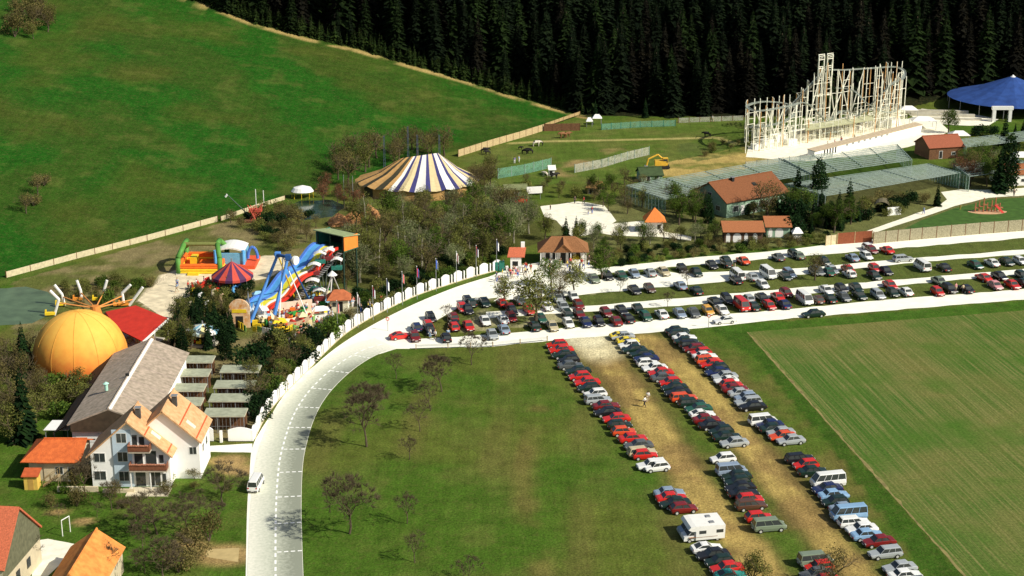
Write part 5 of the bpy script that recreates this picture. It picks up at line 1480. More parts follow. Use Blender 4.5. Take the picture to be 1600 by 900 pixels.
# flags
FL = [('white', (.8, .8, .78)), ('red', (.6, .05, .04)), ('blue', (.05, .12, .5))]
fb = [(562, 520), (586, 508), (608, 496), (632, 484), (655, 475), (685, 462), (717, 450), (748, 440), (780, 430), (330 + 200, 533)]
for i, (x, y) in enumerate(fb):
    p = W(x, y); p = p + V3(-.5, 2.6, 0)
    t = thing('flagpole', '%s flagpole from the left behind the curved white wall' % ordn(i + 1), 'flagpole', p)
    mb = MB(); mb.tube(p, p + V3(0, 0, 6.0), .07, .045, 6); mb.build('pole', METAL, t)
    mb = MB(); mb.tube(p + V3(0, 0, 6.0), p + V3(0, 0, 6.12), .09, .02, 6); mb.build('finial', WPAINT, t)
    mb = MB(); n = 6
    for k in range(n):
        a, b = k / n, (k + 1) / n
        X = lambda q: p.x + .05 + .55 * q * (1 - .3 * q); Y_ = lambda q: p.y + .12 * math.sin(6 * q + i)
        z0, z1 = p.z + 5.85, p.z + 4.2
        mb.face([(X(a), Y_(a), z1 - .5 * a), (X(b), Y_(b), z1 - .5 * b), (X(b), Y_(b), z0 - .7 * b), (X(a), Y_(a), z0 - .7 * a)], min(2, int(a * 3)))
    c1, c2 = FL[i % 3], FL[(i + 1) % 3]
    mb.build('flag', [M('flag_' + c[0], c[1], .8, .08) for c in (c1, c2, FL[0])], t)

# --- entrance building
def hip(root, cx, cy, w, d, he, hr, mat, rz=0.0, ridge=.45, t_=.15, name='roof', parent=None):
    c, s_ = math.cos(rz), math.sin(rz)
    P = lambda u, v, z: Vector((cx + u * c - v * s_, cy + u * s_ + v * c, z))
    a, b = w / 2, d / 2; r_ = ridge * w / 2
    mb = MB()
    mb.slab([P(-a, -b, he), P(a, -b, he), P(r_, 0, hr), P(-r_, 0, hr)], t_)
    mb.slab([P(-a, b, he), P(a, b, he), P(r_, 0, hr), P(-r_, 0, hr)], t_)
    mb.slab([P(-a, -b, he), P(-a, b, he), P(-r_, 0, hr)], t_)
    mb.slab([P(a, -b, he), P(a, b, he), P(r_, 0, hr)], t_)
    return mb.build(name, mat, root)
c = W(880, 414); c.y += 2.5
ROOFE = M('entrance_roof_tile', (.28, .125, .05), .85, .25, 5, bump=.04)
t = thing('entrance_house', 'white entrance pavilion with a brown hipped roof and small central gable', 'entrance building', c)
pb(t, 'wall', WHITE, (c.x, c.y + .3, 0, 8.0, 4.0, 2.7))
hip(t, c.x, c.y, 9.6, 6.4, 2.7, 4.9, ROOFE)
mb = MB()
mb.slab([(c.x, c.y - 3.9, 4.4), (c.x, c.y - .3, 4.95), (c.x - 1.7, c.y - 1.2, 3.1), (c.x - 1.7, c.y - 3.9, 2.8)], .12); mb.slab([(c.x, c.y - 3.9, 4.4), (c.x, c.y - .3, 4.95), (c.x + 1.7, c.y - 1.2, 3.1), (c.x + 1.7, c.y - 3.9, 2.8)], .12)
mb.face([(c.x - 1.5, c.y - 3.7, 2.75), (c.x + 1.5, c.y - 3.7, 2.75), (c.x, c.y - 3.7, 4.25)]); mb.build('porch_gable', ROOFE, t)
for sx in (-4.2, -1.4, 1.4, 4.2): pb(t, 'post', WPAINT, (c.x + sx, c.y - 2.9, 0, .18, .18, 2.65))
for sx in (-2.9, -1.6, 0, 1.4, 2.8): pb(t, 'window', DARK, (c.x + sx, c.y - 1.72, .9 if sx else 0, .8 if sx else 1.0, .05, 1.2 if sx else 2.1))
pb(t, 'counter', WHITE, (c.x - 2.8, c.y - 2.6, 0, 2.4, .4, 1.0), (c.x + 2.8, c.y - 2.6, 0, 2.4, .4, 1.0))
c = W(806, 424)
t = thing('ticket_kiosk', 'narrow white ticket kiosk with a small sloping red roof beside the plaza', 'kiosk', c)
pb(t, 'wall', WHITE, (c.x, c.y + .8, 0, 2.0, 2.0, 2.9))
mb = MB(); mb.slab([(c.x - 1.6, c.y - .5, 2.9), (c.x + 1.6, c.y - .5, 2.9), (c.x + 1.9, c.y + 2.2, 4.0), (c.x - 1.2, c.y + 2.2, 4.0)], .14); mb.build('roof', REDT, t)
pb(t, 'window', DARK, (c.x - .1, c.y - .22, 1.1, 1.0, .04, .9))
pb(t, 'chimney', WHITE, (c.x + 1.3, c.y + 2.5, 3.3, .7, .7, 1.6)); pb(t, 'side_hatch', TEAL, (c.x - 2.6, c.y + .3, 0, 1.0, .2, 1.9), (c.x - 3.6, c.y + .2, 0, .7, .2, 1.7))
# --- small pyramid hut
c = W(1023, 364); c.y += 1.5
t = thing('pyramid_hut', 'little white hut with an orange pyramid roof beside the white path', 'hut', c)
pb(t, 'wall', WHITE, (c.x, c.y, 0, 3.2, 3.2, 2.4)); hip(t, c.x, c.y, 4.4, 4.4, 2.4, 4.9, M('pyramid_tile', (.75, .22, .05), .85, .15, 6), 0, .0)
pb(t, 'door', TEAL, (c.x - 1.63, c.y, 0, .04, 1.2, 1.9)); pb(t, 'window', DARK, (c.x + .8, c.y - 1.62, .9, .6, .04, .8))
# --- the zoo house, brown roof with pale green gable
ZR = M('zoo_roof_tile', (.22, .082, .032), .85, .16, 4, bump=.04)
PGREEN = M('pale_green_boards', (.28, .42, .30), .85, .15, 2)
rf, rb2 = W(1107, 285, 6.5), W(1206, 268, 6.5)
zh = Gable(('zoo_house', 'large zoo house with a brown tile roof and pale green gable end', 'building'), rf, rb2, None, 6.5, 3.3, PGREEN, ZR, .5, half=6.0, world=True)
for (u, z, w, h) in ((-2.8, .2, 1.6, 2.1), (0, .2, 1.6, 2.1), (2.8, 1, 1.4, 1.1), (0, 3.3, 1.3, 1.1)): zh.front(u, z, w, h)
for l in (3, 6.5, 10, 13): zh.side(1, l, 1.0, 1.6, 1.3)
for l in (4.8, 8.3, 11.6): zh.side(1, l, .2, 1.0, 2.0, 'shutter', mat=WHITE)
zh.chimney(1, 6, .6, .6, .7, DARK); zh.on_roof(1, 10, 2.0, 1.0, .9, .1, DARK, 'skylight')
# --- low twin buildings with terracotta roofs
TER = M('terracotta', (.38, .14, .055), .85, .15, 6, bump=.04)
for (x0, x1, yb, nm, lb) in ((1132, 1190, 380, 'service_building', 'low building with long terracotta roof and arched white openings, left of its twin'), (1198, 1232, 372, 'service_building', 'short low building with terracotta roof, right of its longer twin')):
    a, b = W(x0, yb), W(x1, yb - 3)
    cx, cy = (a.x + b.x) / 2, a.y + 2.0; L = b.x - a.x
    t = thing(nm, lb, 'building', (cx, cy, 0))
    pb(t, 'wall', PGREEN if x0 > 1190 else M('brown_wall', (.13, .08, .05), .9, .2), (cx, cy, 0, L, 3.6, 2.4))
    mb = MB(); mb.slab([(cx - L / 2 - .4, cy - 2.3, 2.3), (cx + L / 2 + .4, cy - 2.3, 2.3), (cx + L / 2 + .2, cy + .4, 3.9), (cx - L / 2 - .6, cy + .4, 3.9)], .15); mb.slab([(cx - L / 2 - .4, cy + 2.6, 2.3), (cx + L / 2 + .4, cy + 2.6, 2.3), (cx + L / 2 + .2, cy + .4, 3.9), (cx - L / 2 - .6, cy + .4, 3.9)], .15); mb.build('roof', TER, t)
    k = 0; x = cx - L / 2 + .7
    while x < cx + L / 2 - .4:
        w_ = (.8, 1.6, .7, .9)[k % 4]
        arc = [(x - w_ / 2, cy - 1.83, .15), (x + w_ / 2, cy - 1.83, .15)] + [(x + w_ / 2 * math.cos(q), cy - 1.83, 1.3 + .7 * math.sin(q)) for q in [math.pi * j / 6 for j in range(7)]]
        mb = MB(); mb.face(arc); mb.build('opening', WHITE, t); x += 1.75; k += 1
c = W(1246, 376); t = thing('gable_hut', 'tiny white gabled hut right of the terracotta roofed buildings', 'hut', c)
pb(t, 'wall', WHITE, (c.x, c.y + .8, 0, 1.7, 1.6, 1.5)); hip(t, c.x, c.y + .8, 2.2, 2.2, 1.5, 2.5, WHITE, 0, .3)
# --- zoo huts and sheds
def hut(px_, py_, w, d, he, hr, label, mwall, mroof, rz=.2, name='hut', cat='hut', door=True):
    c = W(px_, py_); c.y += d / 2
    ax = V3(math.cos(rz), math.sin(rz))
    g = Gable((name, label, cat), c - ax * w / 2, c + ax * w / 2, None, hr, he, mwall, mroof, .3, half=d / 2 + .4, world=True)
    if door: g.side(1, w * .35, .1, .9, min(1.9, he - .3), 'door', mat=DARK)
    if door and w > 4: g.side(1, w * .7, .8, 1.1, .8)
    return g
hut(1472, 248, 9.5, 7.0, 2.8, 5.0, 'zoo building with an orange red roof between the aviaries', WOOD, M('orange_red_tile', (.33, .10, .05), .85, .15, 5, bump=.04), .25, 'zoo_building', 'building')
hut(1585, 290, 8, 6, 2.6, 4.2, 'open brown roofed pavilion at the right edge above the zoo lawn', WHITE, TILE_B, .1, 'pavilion', 'pavilion')
hut(1016, 285, 5.5, 4.5, 1.6, 3.0, 'dark green roofed hut at the left end of the aviaries', PGREEN, M('green_felt', (.05, .08, .03), .9, .2), .15, 'animal_hut', 'hut')
hut(930, 304, 3.2, 3, 1.5, 2.6, 'small ochre hut behind the trees above the white plaza', WOODL, M('ochre_roof', (.40, .22, .08), .9, .2), -.3, 'animal_hut', 'hut')
hut(862, 275, 1.8, 1.8, 1.5, 2.2, 'tiny white animal hut at the end of the green net fence', WHITE, WPAINT, .1, 'animal_hut', 'hut')
hut(805, 312, 5.2, 3.6, 2.3, 2.9, 'low flat shed with a dark front and red counter right of the striped tent', DARK, M('olive_felt', (.20, .22, .10), .9, .2), .12, 'snack_stand', 'stand')
c = W(812, 316); t = solo('counter', (lambda m: (m.box(c.x, c.y, 0, 3.4, .6, 1.3, .15), m)[1])(MB()), RED, 'red counter in front of the flat snack shed', 'counter', c)
c = W(835, 312); t = thing('billboard', 'white billboard on two posts between snack shed and trees', 'billboard', c)
pb(t, 'board', WPAINT, (c.x, c.y, 1.4, 3.4, .1, 1.5, .22))
for sx in (-1.3, 1.3): pb(t, 'post', METAL, (c.x + sx, c.y + sx * .25 + .1, 0, .1, .1, 1.4))
# long white half-round tunnel hut above the wooden fence
c = W(1386, 336); t = thing('arched_shed', 'small shed with a grey barrel roof and white front beside the zoo path', 'shed', c)
pb(t, 'front_wall', WHITE, (c.x + 1.4, c.y, 0, 3.2, .2, 1.7, .3))
mb = MB()
for k in range(8):
    a0, a1 = math.pi * k / 8, math.pi * (k + 1) / 8
    P = lambda a, l: (c.x - 1 + 2.0 * math.cos(a) * .9 + l * .3, c.y + 1.2 + l, 1.0 + 1.5 * math.sin(a))
    mb.face([P(a0, 0), P(a1, 0), P(a1, 3.5), P(a0, 3.5)])
mb.build('barrel_roof', M('grey_felt', (.14, .12, .07), .9, .2), t)

# --- aviaries: long frames with netting
NET = bpy.data.materials.new('teal_netting'); NET.use_nodes = True
def _net(m, col, dens):
    nt = m.node_tree; b = nt.nodes['Principled BSDF']; b.inputs['Base Color'].default_value = (*col, 1); b.inputs['Roughness'].default_value = .9
    tr = nt.nodes.new('ShaderNodeBsdfTransparent'); mx = nt.nodes.new('ShaderNodeMixShader')
    geo = nt.nodes.new('ShaderNodeNewGeometry')
    n = nt.nodes.new('ShaderNodeTexNoise'); n.inputs['Scale'].default_value = 1.3; n.inputs['Detail'].default_value = 5; n.inputs['Roughness'].default_value = .8
    nt.links.new(geo.outputs['Position'], n.inputs['Vector'])
    r = nt.nodes.new('ShaderNodeMapRange'); r.inputs['From Min'].default_value = .35; r.inputs['From Max'].default_value = .65; r.inputs['To Min'].default_value = dens - .3; r.inputs['To Max'].default_value = dens + .25
    nt.links.new(n.outputs['Fac'], r.inputs['Value']); nt.links.new(r.outputs['Result'], mx.inputs[0])
    nt.links.new(tr.outputs[0], mx.inputs[1]); nt.links.new(b.outputs[0], mx.inputs[2]); nt.links.new(mx.outputs[0], nt.nodes['Material Output'].inputs[0])
_net(NET, (.24, .29, .26), .42)
NETG = bpy.data.materials.new('green_fence_net'); NETG.use_nodes = True; _net(NETG, (.16, .36, .24), .45)
NETW = bpy.data.materials.new('grey_fence_net'); NETW.use_nodes = True; _net(NETW, (.5, .5, .4), .4)
BEAM = M('teal_beam', (.26, .34, .30), .6, .12)
def aviary(q, h, nu, nv, label):
    c4 = [W(x, y, h) for x, y in q]
    c4 = [V3(p.x, p.y, h) for p in c4]
    cen = sum(c4, V3(0, 0, 0)) / 4; cen.z = 0
    t = thing('aviary', label, 'aviary', cen)
    def P(u, v, z=h):
        a = c4[0].lerp(c4[1], u); b = c4[3].lerp(c4[2], u); r_ = a.lerp(b, v); return V3(r_.x, r_.y, z)
    mb = MB(); n = nu * 2
    for i in range(n):
        for j in range(nv * 2):
            zz = lambda a, b: h - .22 * abs(math.sin(math.pi * a * nu)) - .12 * abs(math.sin(math.pi * b * nv))
            u0, u1, v0, v1 = i / n, (i + 1) / n, j / (nv * 2), (j + 1) / (nv * 2)
            mb.face([P(u0, v0, zz(u0, v0)), P(u1, v0, zz(u1, v0)), P(u1, v1, zz(u1, v1)), P(u0, v1, zz(u0, v1))])
    mb.build('roof_net', NET, t)
    for v in (0, 1):
        mb = MB(); mb.face([P(0, v, 0), P(1, v, 0), P(1, v, h), P(0, v, h)]); mb.build('side_net', NETG, t)
    for i in range(nu + 1):
        mb = MB(); mb.tube(P(i / nu, 0, h + .05), P(i / nu, 1, h + .05), .06, .06, 4); mb.build('beam', BEAM, t)
    for j in range(nv + 1):
        mb = MB(); mb.tube(P(0, j / nv, h + .08), P(1, j / nv, h + .08), .09, .09, 4); mb.build('purlin', BEAM, t)
        for i in range(nu + 1):
            if j in (0, nv): 
                p = P(i / nu, j / nv, 0); pb(t, 'post', BEAM, (p.x, p.y, 0, .12, .12, h))
    return t
aviary([(978, 290), (1040, 312), (1265, 272), (1218, 248)], 3.4, 12, 4, 'long netted aviary left, its roof sagging behind the brown zoo roof')
aviary([(1224, 249), (1270, 273), (1425, 250), (1402, 226)], 3.6, 10, 4, 'netted aviary with teal beams directly below the roller coaster')
aviary([(1225, 288), (1290, 306), (1500, 270), (1450, 256)], 3.6, 12, 3, 'netted aviary nearest to the tall column conifer')
aviary([(1490, 258), (1515, 276), (1620, 262), (1580, 244)], 3.4, 6, 2, 'netted aviary at the right, behind the trees of the zoo path')
aviary([(1500, 218), (1510, 230), (1640, 216), (1610, 204)], 3.2, 6, 2, 'green netted aviary below the blue tent at the right edge')

# --- fences
def fence(pts, h, label, mat, pmat, name='fence', step=2.5, post=.12, thick=.05, gap=0.0, onhill=False, cat='fence', slope_top=None):
    P = [G(*p) for p in pts]
    t = thing(name, label, cat, P[0])
    mb = MB(); posts = []
    tot = 0
    for a, b in zip(P[:-1], P[1:]):
        d = b - a; L = math.hypot(d.x, d.y); n = max(1, round(L / step))
        for k in range(n):
            p, q = a + d * (k / n), a + d * ((k + 1) / n)
            p = V3(p.x, p.y, zt(p.x, p.y)); q = V3(q.x, q.y, zt(q.x, q.y))
            nn = Vector((-d.y, d.x, 0)).normalized() * thick / 2
            lo = [p - nn + V3(0, 0, gap), q - nn + V3(0, 0, gap), q + nn + V3(0, 0, gap), p + nn + V3(0, 0, gap)]
            hi = [p - nn + V3(0, 0, h), q - nn + V3(0, 0, h), q + nn + V3(0, 0, h), p + nn + V3(0, 0, h)]
            mb.add(lo + hi, [(0, 1, 5, 4), (1, 2, 6, 5), (2, 3, 7, 6), (3, 0, 4, 7), (4, 5, 6, 7)])
            posts.append((p, math.atan2(d.y, d.x)))
        if b is P[-1]: posts.append((b, math.atan2(d.y, d.x)))
    mb.build('panels', mat, t)
    for p, a in posts[:95]:
        pb(t, 'post', pmat, (p.x, p.y, p.z - .05, post, post, h + .15, a))
    return t
PALEB = M('pale_boards', (.58, .50, .32), .9, .16, 2)
fence([(10, 434), (120, 404), (230, 376), (340, 346)], 1.15, 'pale board fence along the foot of the green meadow at the left', PALEB, WOOD, step=4.5)
fence([(345, 345), (400, 326), (445, 312)], .9, 'low pale fence behind the flying machine ride', PALEB, WOOD, step=4)
fence([(716, 245), (770, 228), (812, 216), (850, 204)], 1.7, 'light wooden fence climbing between meadow and zoo paddock', M('light_boards', (.50, .38, .20), .9, .2, 3), WOOD, step=2.6)
fence([(850, 205), (906, 204)], 1.9, 'dark brown board fence at the top of the zoo paddock', WOOD, WOOD, step=2.5)
fence([(852, 200), (880, 190), (906, 181)], 1.2, 'thin wooden fence on the meadow corner next to the forest', M('light_boards2', (.42, .30, .14), .9, .2, 3), WOOD, step=2.6, gap=.4)
fence([(940, 203), (1000, 199), (1055, 197)], 1.6, 'green fence in front of the forest', NETG, TEAL, step=3)
fence([(1060, 192), (1110, 190), (1162, 188)], 1.3, 'brown rail fence below the forest edge left of the coaster', NETW, WOOD, step=3)
fence([(778, 279), (820, 272), (861, 262)], 2.3, 'blue green net fence left of the tiny white animal hut', NETG, BEAM, step=3)
fence([(898, 270), (940, 262), (980, 250), (1014, 242)], 2.0, 'grey net fence curving round the bare earth of the paddock', NETW, BEAM, step=2.6)
fence([(1364, 381), (1440, 374), (1530, 366), (1640, 358)], 2.4, 'long weathered grey board fence above the top parking lane', M('grey_boards', (.30, .27, .17), .95, .25, 4, rgb2=(.42, .38, .25)), WOOD, step=3)
RUST = M('dark_red_boards', (.24, .07, .03), .85, .15, 3)
t = fence([(1308, 382), (1362, 378)], 2.3, 'dark red brown plank gate left of the grey board fence', RUST, WOODL, name='gate', step=3.3, cat='gate')
fence([(1290, 384), (1306, 382)], 2.0, 'short pale fence piece left of the dark red gate', PALEB, WOODL, step=1.3)
fence([(1165, 262), (1250, 252), (1300, 247)], 1.4, 'grey rail fence along the near edge of the coaster ground', NETW, METAL, step=3)
fence([(650, 546), (700, 544), (770, 542), (855, 533)], .8, 'low white rail fence along the near side of the lower lane', WPAINT, WOODL, step=4.5, gap=.45)

# --- coaster station and its long white wall
t = thing('station_building', 'long low white station building under the roller coaster', 'building', W(1350, 222))
A, B_ = W(1272, 249), W(1440, 206)
d = (B_ - A).normalized(); n_ = Vector((-d.y, d.x, 0)); an = math.atan2(d.y, d.x); L = (B_ - A).length
m_ = (A + B_) / 2 + n_ * 1.0
pb(t, 'wall', WHITE, (m_.x, m_.y, 0, L, 2.0, 2.0, an))
mb = MB(); q = [A - n_ * .2, B_ - n_ * .2, B_ + n_ * 2.2, A + n_ * 2.2]; mb.slab([V3(p.x, p.y, 2.0 + .2 * (i > 1)) for i, p in enumerate(q)], .15); mb.build('roof', M('brown_flat_roof', (.50, .40, .27), .9, .15), t)
for k in range(5):
    p = A + d * (4 + k * 1.1) - n_ * .03; pb(t, 'window', DARK, (p.x, p.y, .3, .5, .05, 1.4, an))
for k in range(8):
    p = A + d * (13 + k * 2.4) - n_ * .03; pb(t, 'window', METAL, (p.x, p.y, 1.3, .9, .05, .5, an))
# --- the blue tent
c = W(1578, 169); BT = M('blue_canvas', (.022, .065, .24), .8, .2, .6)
BT2 = M('blue_canvas_pale', (.026, .075, .27), .8, .2, .6)  # slightly lighter blue for every other gore
t = thing('circus_tent', 'large round bright blue tent at the right in front of the forest', 'tent', c)
mb = MB(); n = 32
for (r0_, z0_, r1_, z1_) in ((17.0, 3.2, 9.0, 5.4), (9.0, 5.4, .6, 8.7)):
    for k in range(n):
        a0, a1 = 2 * math.pi * k / n, 2 * math.pi * (k + 1) / n
        dz = -.25
        P = lambda a, r_, z: (c.x + r_ * math.cos(a), c.y + r_ * math.sin(a), z)
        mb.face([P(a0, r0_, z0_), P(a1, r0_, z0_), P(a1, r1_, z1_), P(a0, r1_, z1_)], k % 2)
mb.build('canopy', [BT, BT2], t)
mb = MB(); mb.cone(c.x, c.y, 8.6, 9.3, .8, 12); mb.build('cap', WPAINT, t)
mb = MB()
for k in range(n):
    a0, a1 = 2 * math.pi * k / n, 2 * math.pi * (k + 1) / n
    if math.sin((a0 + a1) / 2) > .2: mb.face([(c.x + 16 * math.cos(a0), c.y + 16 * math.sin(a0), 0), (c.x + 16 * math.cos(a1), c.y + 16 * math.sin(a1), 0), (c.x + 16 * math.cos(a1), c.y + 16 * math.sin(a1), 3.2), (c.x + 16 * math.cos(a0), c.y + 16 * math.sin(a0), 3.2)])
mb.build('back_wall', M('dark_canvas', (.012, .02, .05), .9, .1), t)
for k in range(16):
    a0 = 2 * math.pi * k / 16; mb = MB(); mb.tube((c.x + 16.8 * math.cos(a0), c.y + 16.8 * math.sin(a0), 0), (c.x + 16.8 * math.cos(a0), c.y + 16.8 * math.sin(a0), 3.2), .08, .08, 6); mb.build('pole', METAL, t)
c = W(1564, 190); t = thing('entrance_arch', 'white square arch gate standing in front of the blue tent', 'gate', c)
for sx in (-2.0, 2.2): pb(t, 'pillar', WPAINT, (c.x + sx, c.y, 0, .8, .8, 3.2))
pb(t, 'lintel', WPAINT, (c.x + .1, c.y, 3.2, 5.6, .9, .9))
# --- pale terrace rows and white marquees by the coaster
for i, (x, y, w) in enumerate(((1462, 178, 17), (1472, 182, 17), (1482, 187, 17))):
    c = W(x, y); mb = MB(); mb.box(c.x, c.y, 0, w, .8, .5 + .3 * (2 - i), -.12)
    solo('bench_row', mb, CONC, '%s of three long pale stepped benches left of the blue tent' % ['upper', 'middle', 'lower'][i], 'bench', c, 'stepped benches')
def marquee(px_, py_, w, d, h, label, mat=WPAINT, name='marquee'):
    c = W(px_, py_); c.y += d / 2
    t = thing(name, label, 'marquee', c)
    hip(t, c.x, c.y, w, d, h, h + 1.0, mat, 0, .4, .06, 'canopy')
    for sx in (-1, 1):
        for sy in (-1, 1): pb(t, 'post', METAL, (c.x + sx * (w / 2 - .2), c.y + sy * (d / 2 - .2), 0, .09, .09, h))
    return t
marquee(1444, 203, 6.5, 4, 2.2, 'white marquee right beside the tall end of the roller coaster')
marquee(1500, 226, 5, 3.4, 2.2, 'white marquee in front of the round tree near the red roofed zoo building')
marquee(1420, 184, 5, 3, 2.0, 'small white marquee behind the tall end of the roller coaster')
marquee(1598, 262, 4.5, 4, 2.4, 'white marquee at the right edge above the brown roofed pavilion')
marquee(933, 196, 2.6, 2, 1.8, 'little white tent beside the dark fence, at the forest edge')
marquee(921, 199, 1.8, 1.6, 1.5, 'smallest white tent at the forest edge')
c = W(473, 309)
t = thing('round_marquee', 'white rounded tent on short yellow posts beside the small dark pond', 'marquee', c)
mb = MB()
for (r0_, z0_, r1_, z1_) in ((2.5, 1.5, 1.9, 2.3), (1.9, 2.3, .1, 2.8)):
    for k in range(16):
        a0, a1 = 2 * math.pi * k / 16, 2 * math.pi * (k + 1) / 16
        P = lambda a, r_, z: (c.x + r_ * math.cos(a) * 1.0, c.y + r_ * math.sin(a) * .8, z)
        mb.face([P(a0, r0_, z0_), P(a1, r0_, z0_), P(a1, r1_, z1_), P(a0, r1_, z1_)])
mb.build('canopy', WPAINT, t, smooth=True)
for k in range(8):
    a0 = 2 * math.pi * k / 8; pb(t, 'post', YELLOW, (c.x + 2.3 * math.cos(a0), c.y + 1.8 * math.sin(a0), 0, .1, .1, 1.5))
# ------------------------------------------------------------ striped big top
c = W(645, 297)
t = thing('big_top', 'big circus tent striped navy and white on the right, ochre and dark on the left', 'tent', c)
SM = [M('stripe_white', (.82, .80, .72), .8, .06), M('stripe_navy', (.05, .05, .17), .8, .1), M('stripe_ochre', (.48, .28, .10), .8, .18), M('stripe_brown', (.06, .055, .03), .8, .2), M('stripe_cream', (.68, .55, .30), .8, .08)]
Aq, Bq = V3(c.x - 2.5, c.y - .5, 7.3), V3(c.x + 5.6, c.y + 1.6, 8.0)
rx, ry, ez = 13.6, 10.4, 2.5
mb = MB(); n = 72
def top_pt(a):
    """the point of the ridge that belongs to a direction"""
    u = max(-1, min(1, (math.cos(a) + .15) * 1.15)); u = (u + 1) / 2
    return Aq.lerp(Bq, u)
rim = []
for k in range(n + 1):
    a = 2 * math.pi * k / n + math.radians(90)
    rim.append((a, V3(c.x + 1.0 + rx * math.cos(a), c.y + ry * math.sin(a), ez - .35 * abs(math.sin(a * 9)))))
for k in range(n):
    (a0, p0), (a1, p1) = rim[k], rim[k + 1]
    t0, t1 = top_pt(a0), top_pt(a1)
    mid0, mid1 = p0.lerp(t0, .5) - V3(0, 0, .55), p1.lerp(t1, .5) - V3(0, 0, .55)
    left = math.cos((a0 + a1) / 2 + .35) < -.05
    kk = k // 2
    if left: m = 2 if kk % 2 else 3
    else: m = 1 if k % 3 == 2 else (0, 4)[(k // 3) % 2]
    mb.face([p0, p1, mid1, mid0], m)
    if (t1 - t0).length > .01: mb.face([mid0, mid1, t1, t0], m)
    else: mb.face([mid0, mid1, t0], m)
mb.build('canopy', SM, t)
mb = MB()
for k in range(n):
    p0, p1 = rim[k][1], rim[k + 1][1]
    q0, q1 = p0.lerp(V3(c.x, c.y, p0.z), .05), p1.lerp(V3(c.x, c.y, p1.z), .05)
    mb.face([V3(q0.x, q0.y, 0), V3(q1.x, q1.y, 0), q1, q0], 2 if (k // 3) % 2 else 3)
mb.build('side_wall', SM, t)
for (x, y, hh) in ((601, 262, 7.6), (638, 252, 8.4), (687, 262, 7.8), (653, 272, 9.2)):
    p = G(x, y); mb = MB()
    for sx, sy in ((-.2, -.2), (.2, -.2), (.2, .2), (-.2, .2)): mb.tube(p + V3(sx, sy, 0), p + V3(sx * .6, sy * .6, hh), .05, .04, 4)
    for k in range(10):
        z = hh * k / 10; s_ = .2 * (1 - .04 * k)
        mb.tube(p + V3(-s_, -s_, z), p + V3(s_, -s_, z + hh / 10), .03, .03, 3); mb.tube(p + V3(s_, s_, z), p + V3(-s_, s_, z + hh / 10), .03, .03, 3)
    mb.build('lattice_mast', M('mast_blue_grey', (.10, .13, .18), .5, .1), t)
for (x, y) in ((538, 320), (552, 322)):
    p = W(x, y); solo('pole', (lambda m: (m.tube(p, p + V3(0, 0, 6.6), .08, .05, 6), m)[1])(MB()), METAL, {538: 'thin grey pole left of the orange rocks', 552: 'thin grey pole at the left edge of the striped tent, the lower foot'}.get(x, 'thin grey pole at the left edge of the striped tent'), 'pole', p)
# orange rocks beside the pond
ROCK = M('orange_rock', (.62, .30, .12), .95, .3, 1.2, bump=.2)
def rock(p, w, h, seed, label, mat=ROCK, name='rock', group=None, d=None):
    r = random.Random(seed); mb = MB(); n = 12; rings = 6
    d = d or w
    vs = []
    for j in range(rings + 1):
        f = j / rings; rr_ = math.cos(f * math.pi / 2) ** .8
        for k in range(n):
            a = 2 * math.pi * k / n; q = r.uniform(.8, 1.15)
            vs.append((p.x + w / 2 * rr_ * q * math.cos(a), p.y + d / 2 * rr_ * q * math.sin(a), p.z - .05 + h * f * r.uniform(.92, 1.06)))
    fs = [(j * n + k, j * n + (k + 1) % n, (j + 1) * n + (k + 1) % n, (j + 1) * n + k) for j in range(rings) for k in range(n)] + [tuple(range(rings * n, rings * n + n))]
    mb.add(vs, fs); return solo(name, mb, mat, label, 'rock', p, group)
rock(W(576, 345), 5.2, 3.6, 1, 'highest orange rock, its tip whitish, above the wave slide house')
rock(W(530, 350), 4.6, 2.4, 2, 'lower orange rock left of the highest one')
rock(W(552, 348), 4.4, 2.8, 3, 'middle orange rock between the two others')
# ------------------------------------------------------------ wave slide
t = thing('wave_slide', 'giant wave slide with blue, yellow and red lanes and a roofed start tower', 'slide', W(400, 486))
P0 = V3(-44.8, 257.5, .4); P1 = V3(-33.6, 272.6, 8.0)
d = V3(P1.x - P0.x, P1.y - P0.y); Ls = d.length; d.normalize(); nr = V3(d.y, -d.x)
print('slide', proj(P0)[:2], proj(P1)[:2], proj(P1 + nr * 5)[:2], Ls)
def slz(u):
    base = P0.z + (P1.z - P0.z) * u
    return base + .42 * math.sin(u * math.pi * 5.0) * (1 if .05 < u < .97 else .3)
lanes = [('blue', LBLUE, -1.0, .6), ('yellow', M('slide_yellow', (.88, .78, .05), .4, .06), .95, 2.5), ('red', M('slide_red', (.8, .09, .02), .4, .08), 2.9, 3.8)]
for i, (nm, mt, u0, u1) in enumerate(lanes):
    mb = MB(); K = 44
    top_ = .985 if i < 2 else .93
    for k in range(K):
        a, b = k / K * top_, (k + 1) / K * top_
        A0, B0 = V3(P0.x, P0.y) + d * Ls * a, V3(P0.x, P0.y) + d * Ls * b
        za, zb = slz(a), slz(b)
        mb.face([A0 + nr * u0 + V3(0, 0, za), A0 + nr * u1 + V3(0, 0, za), B0 + nr * u1 + V3(0, 0, zb), B0 + nr * u0 + V3(0, 0, zb)])
    o = mb.build('lane', mt, t)
    o['label'] = nm + ' slide lane'
SB = M('slide_border', (.10, .24, .70), .45, .1)
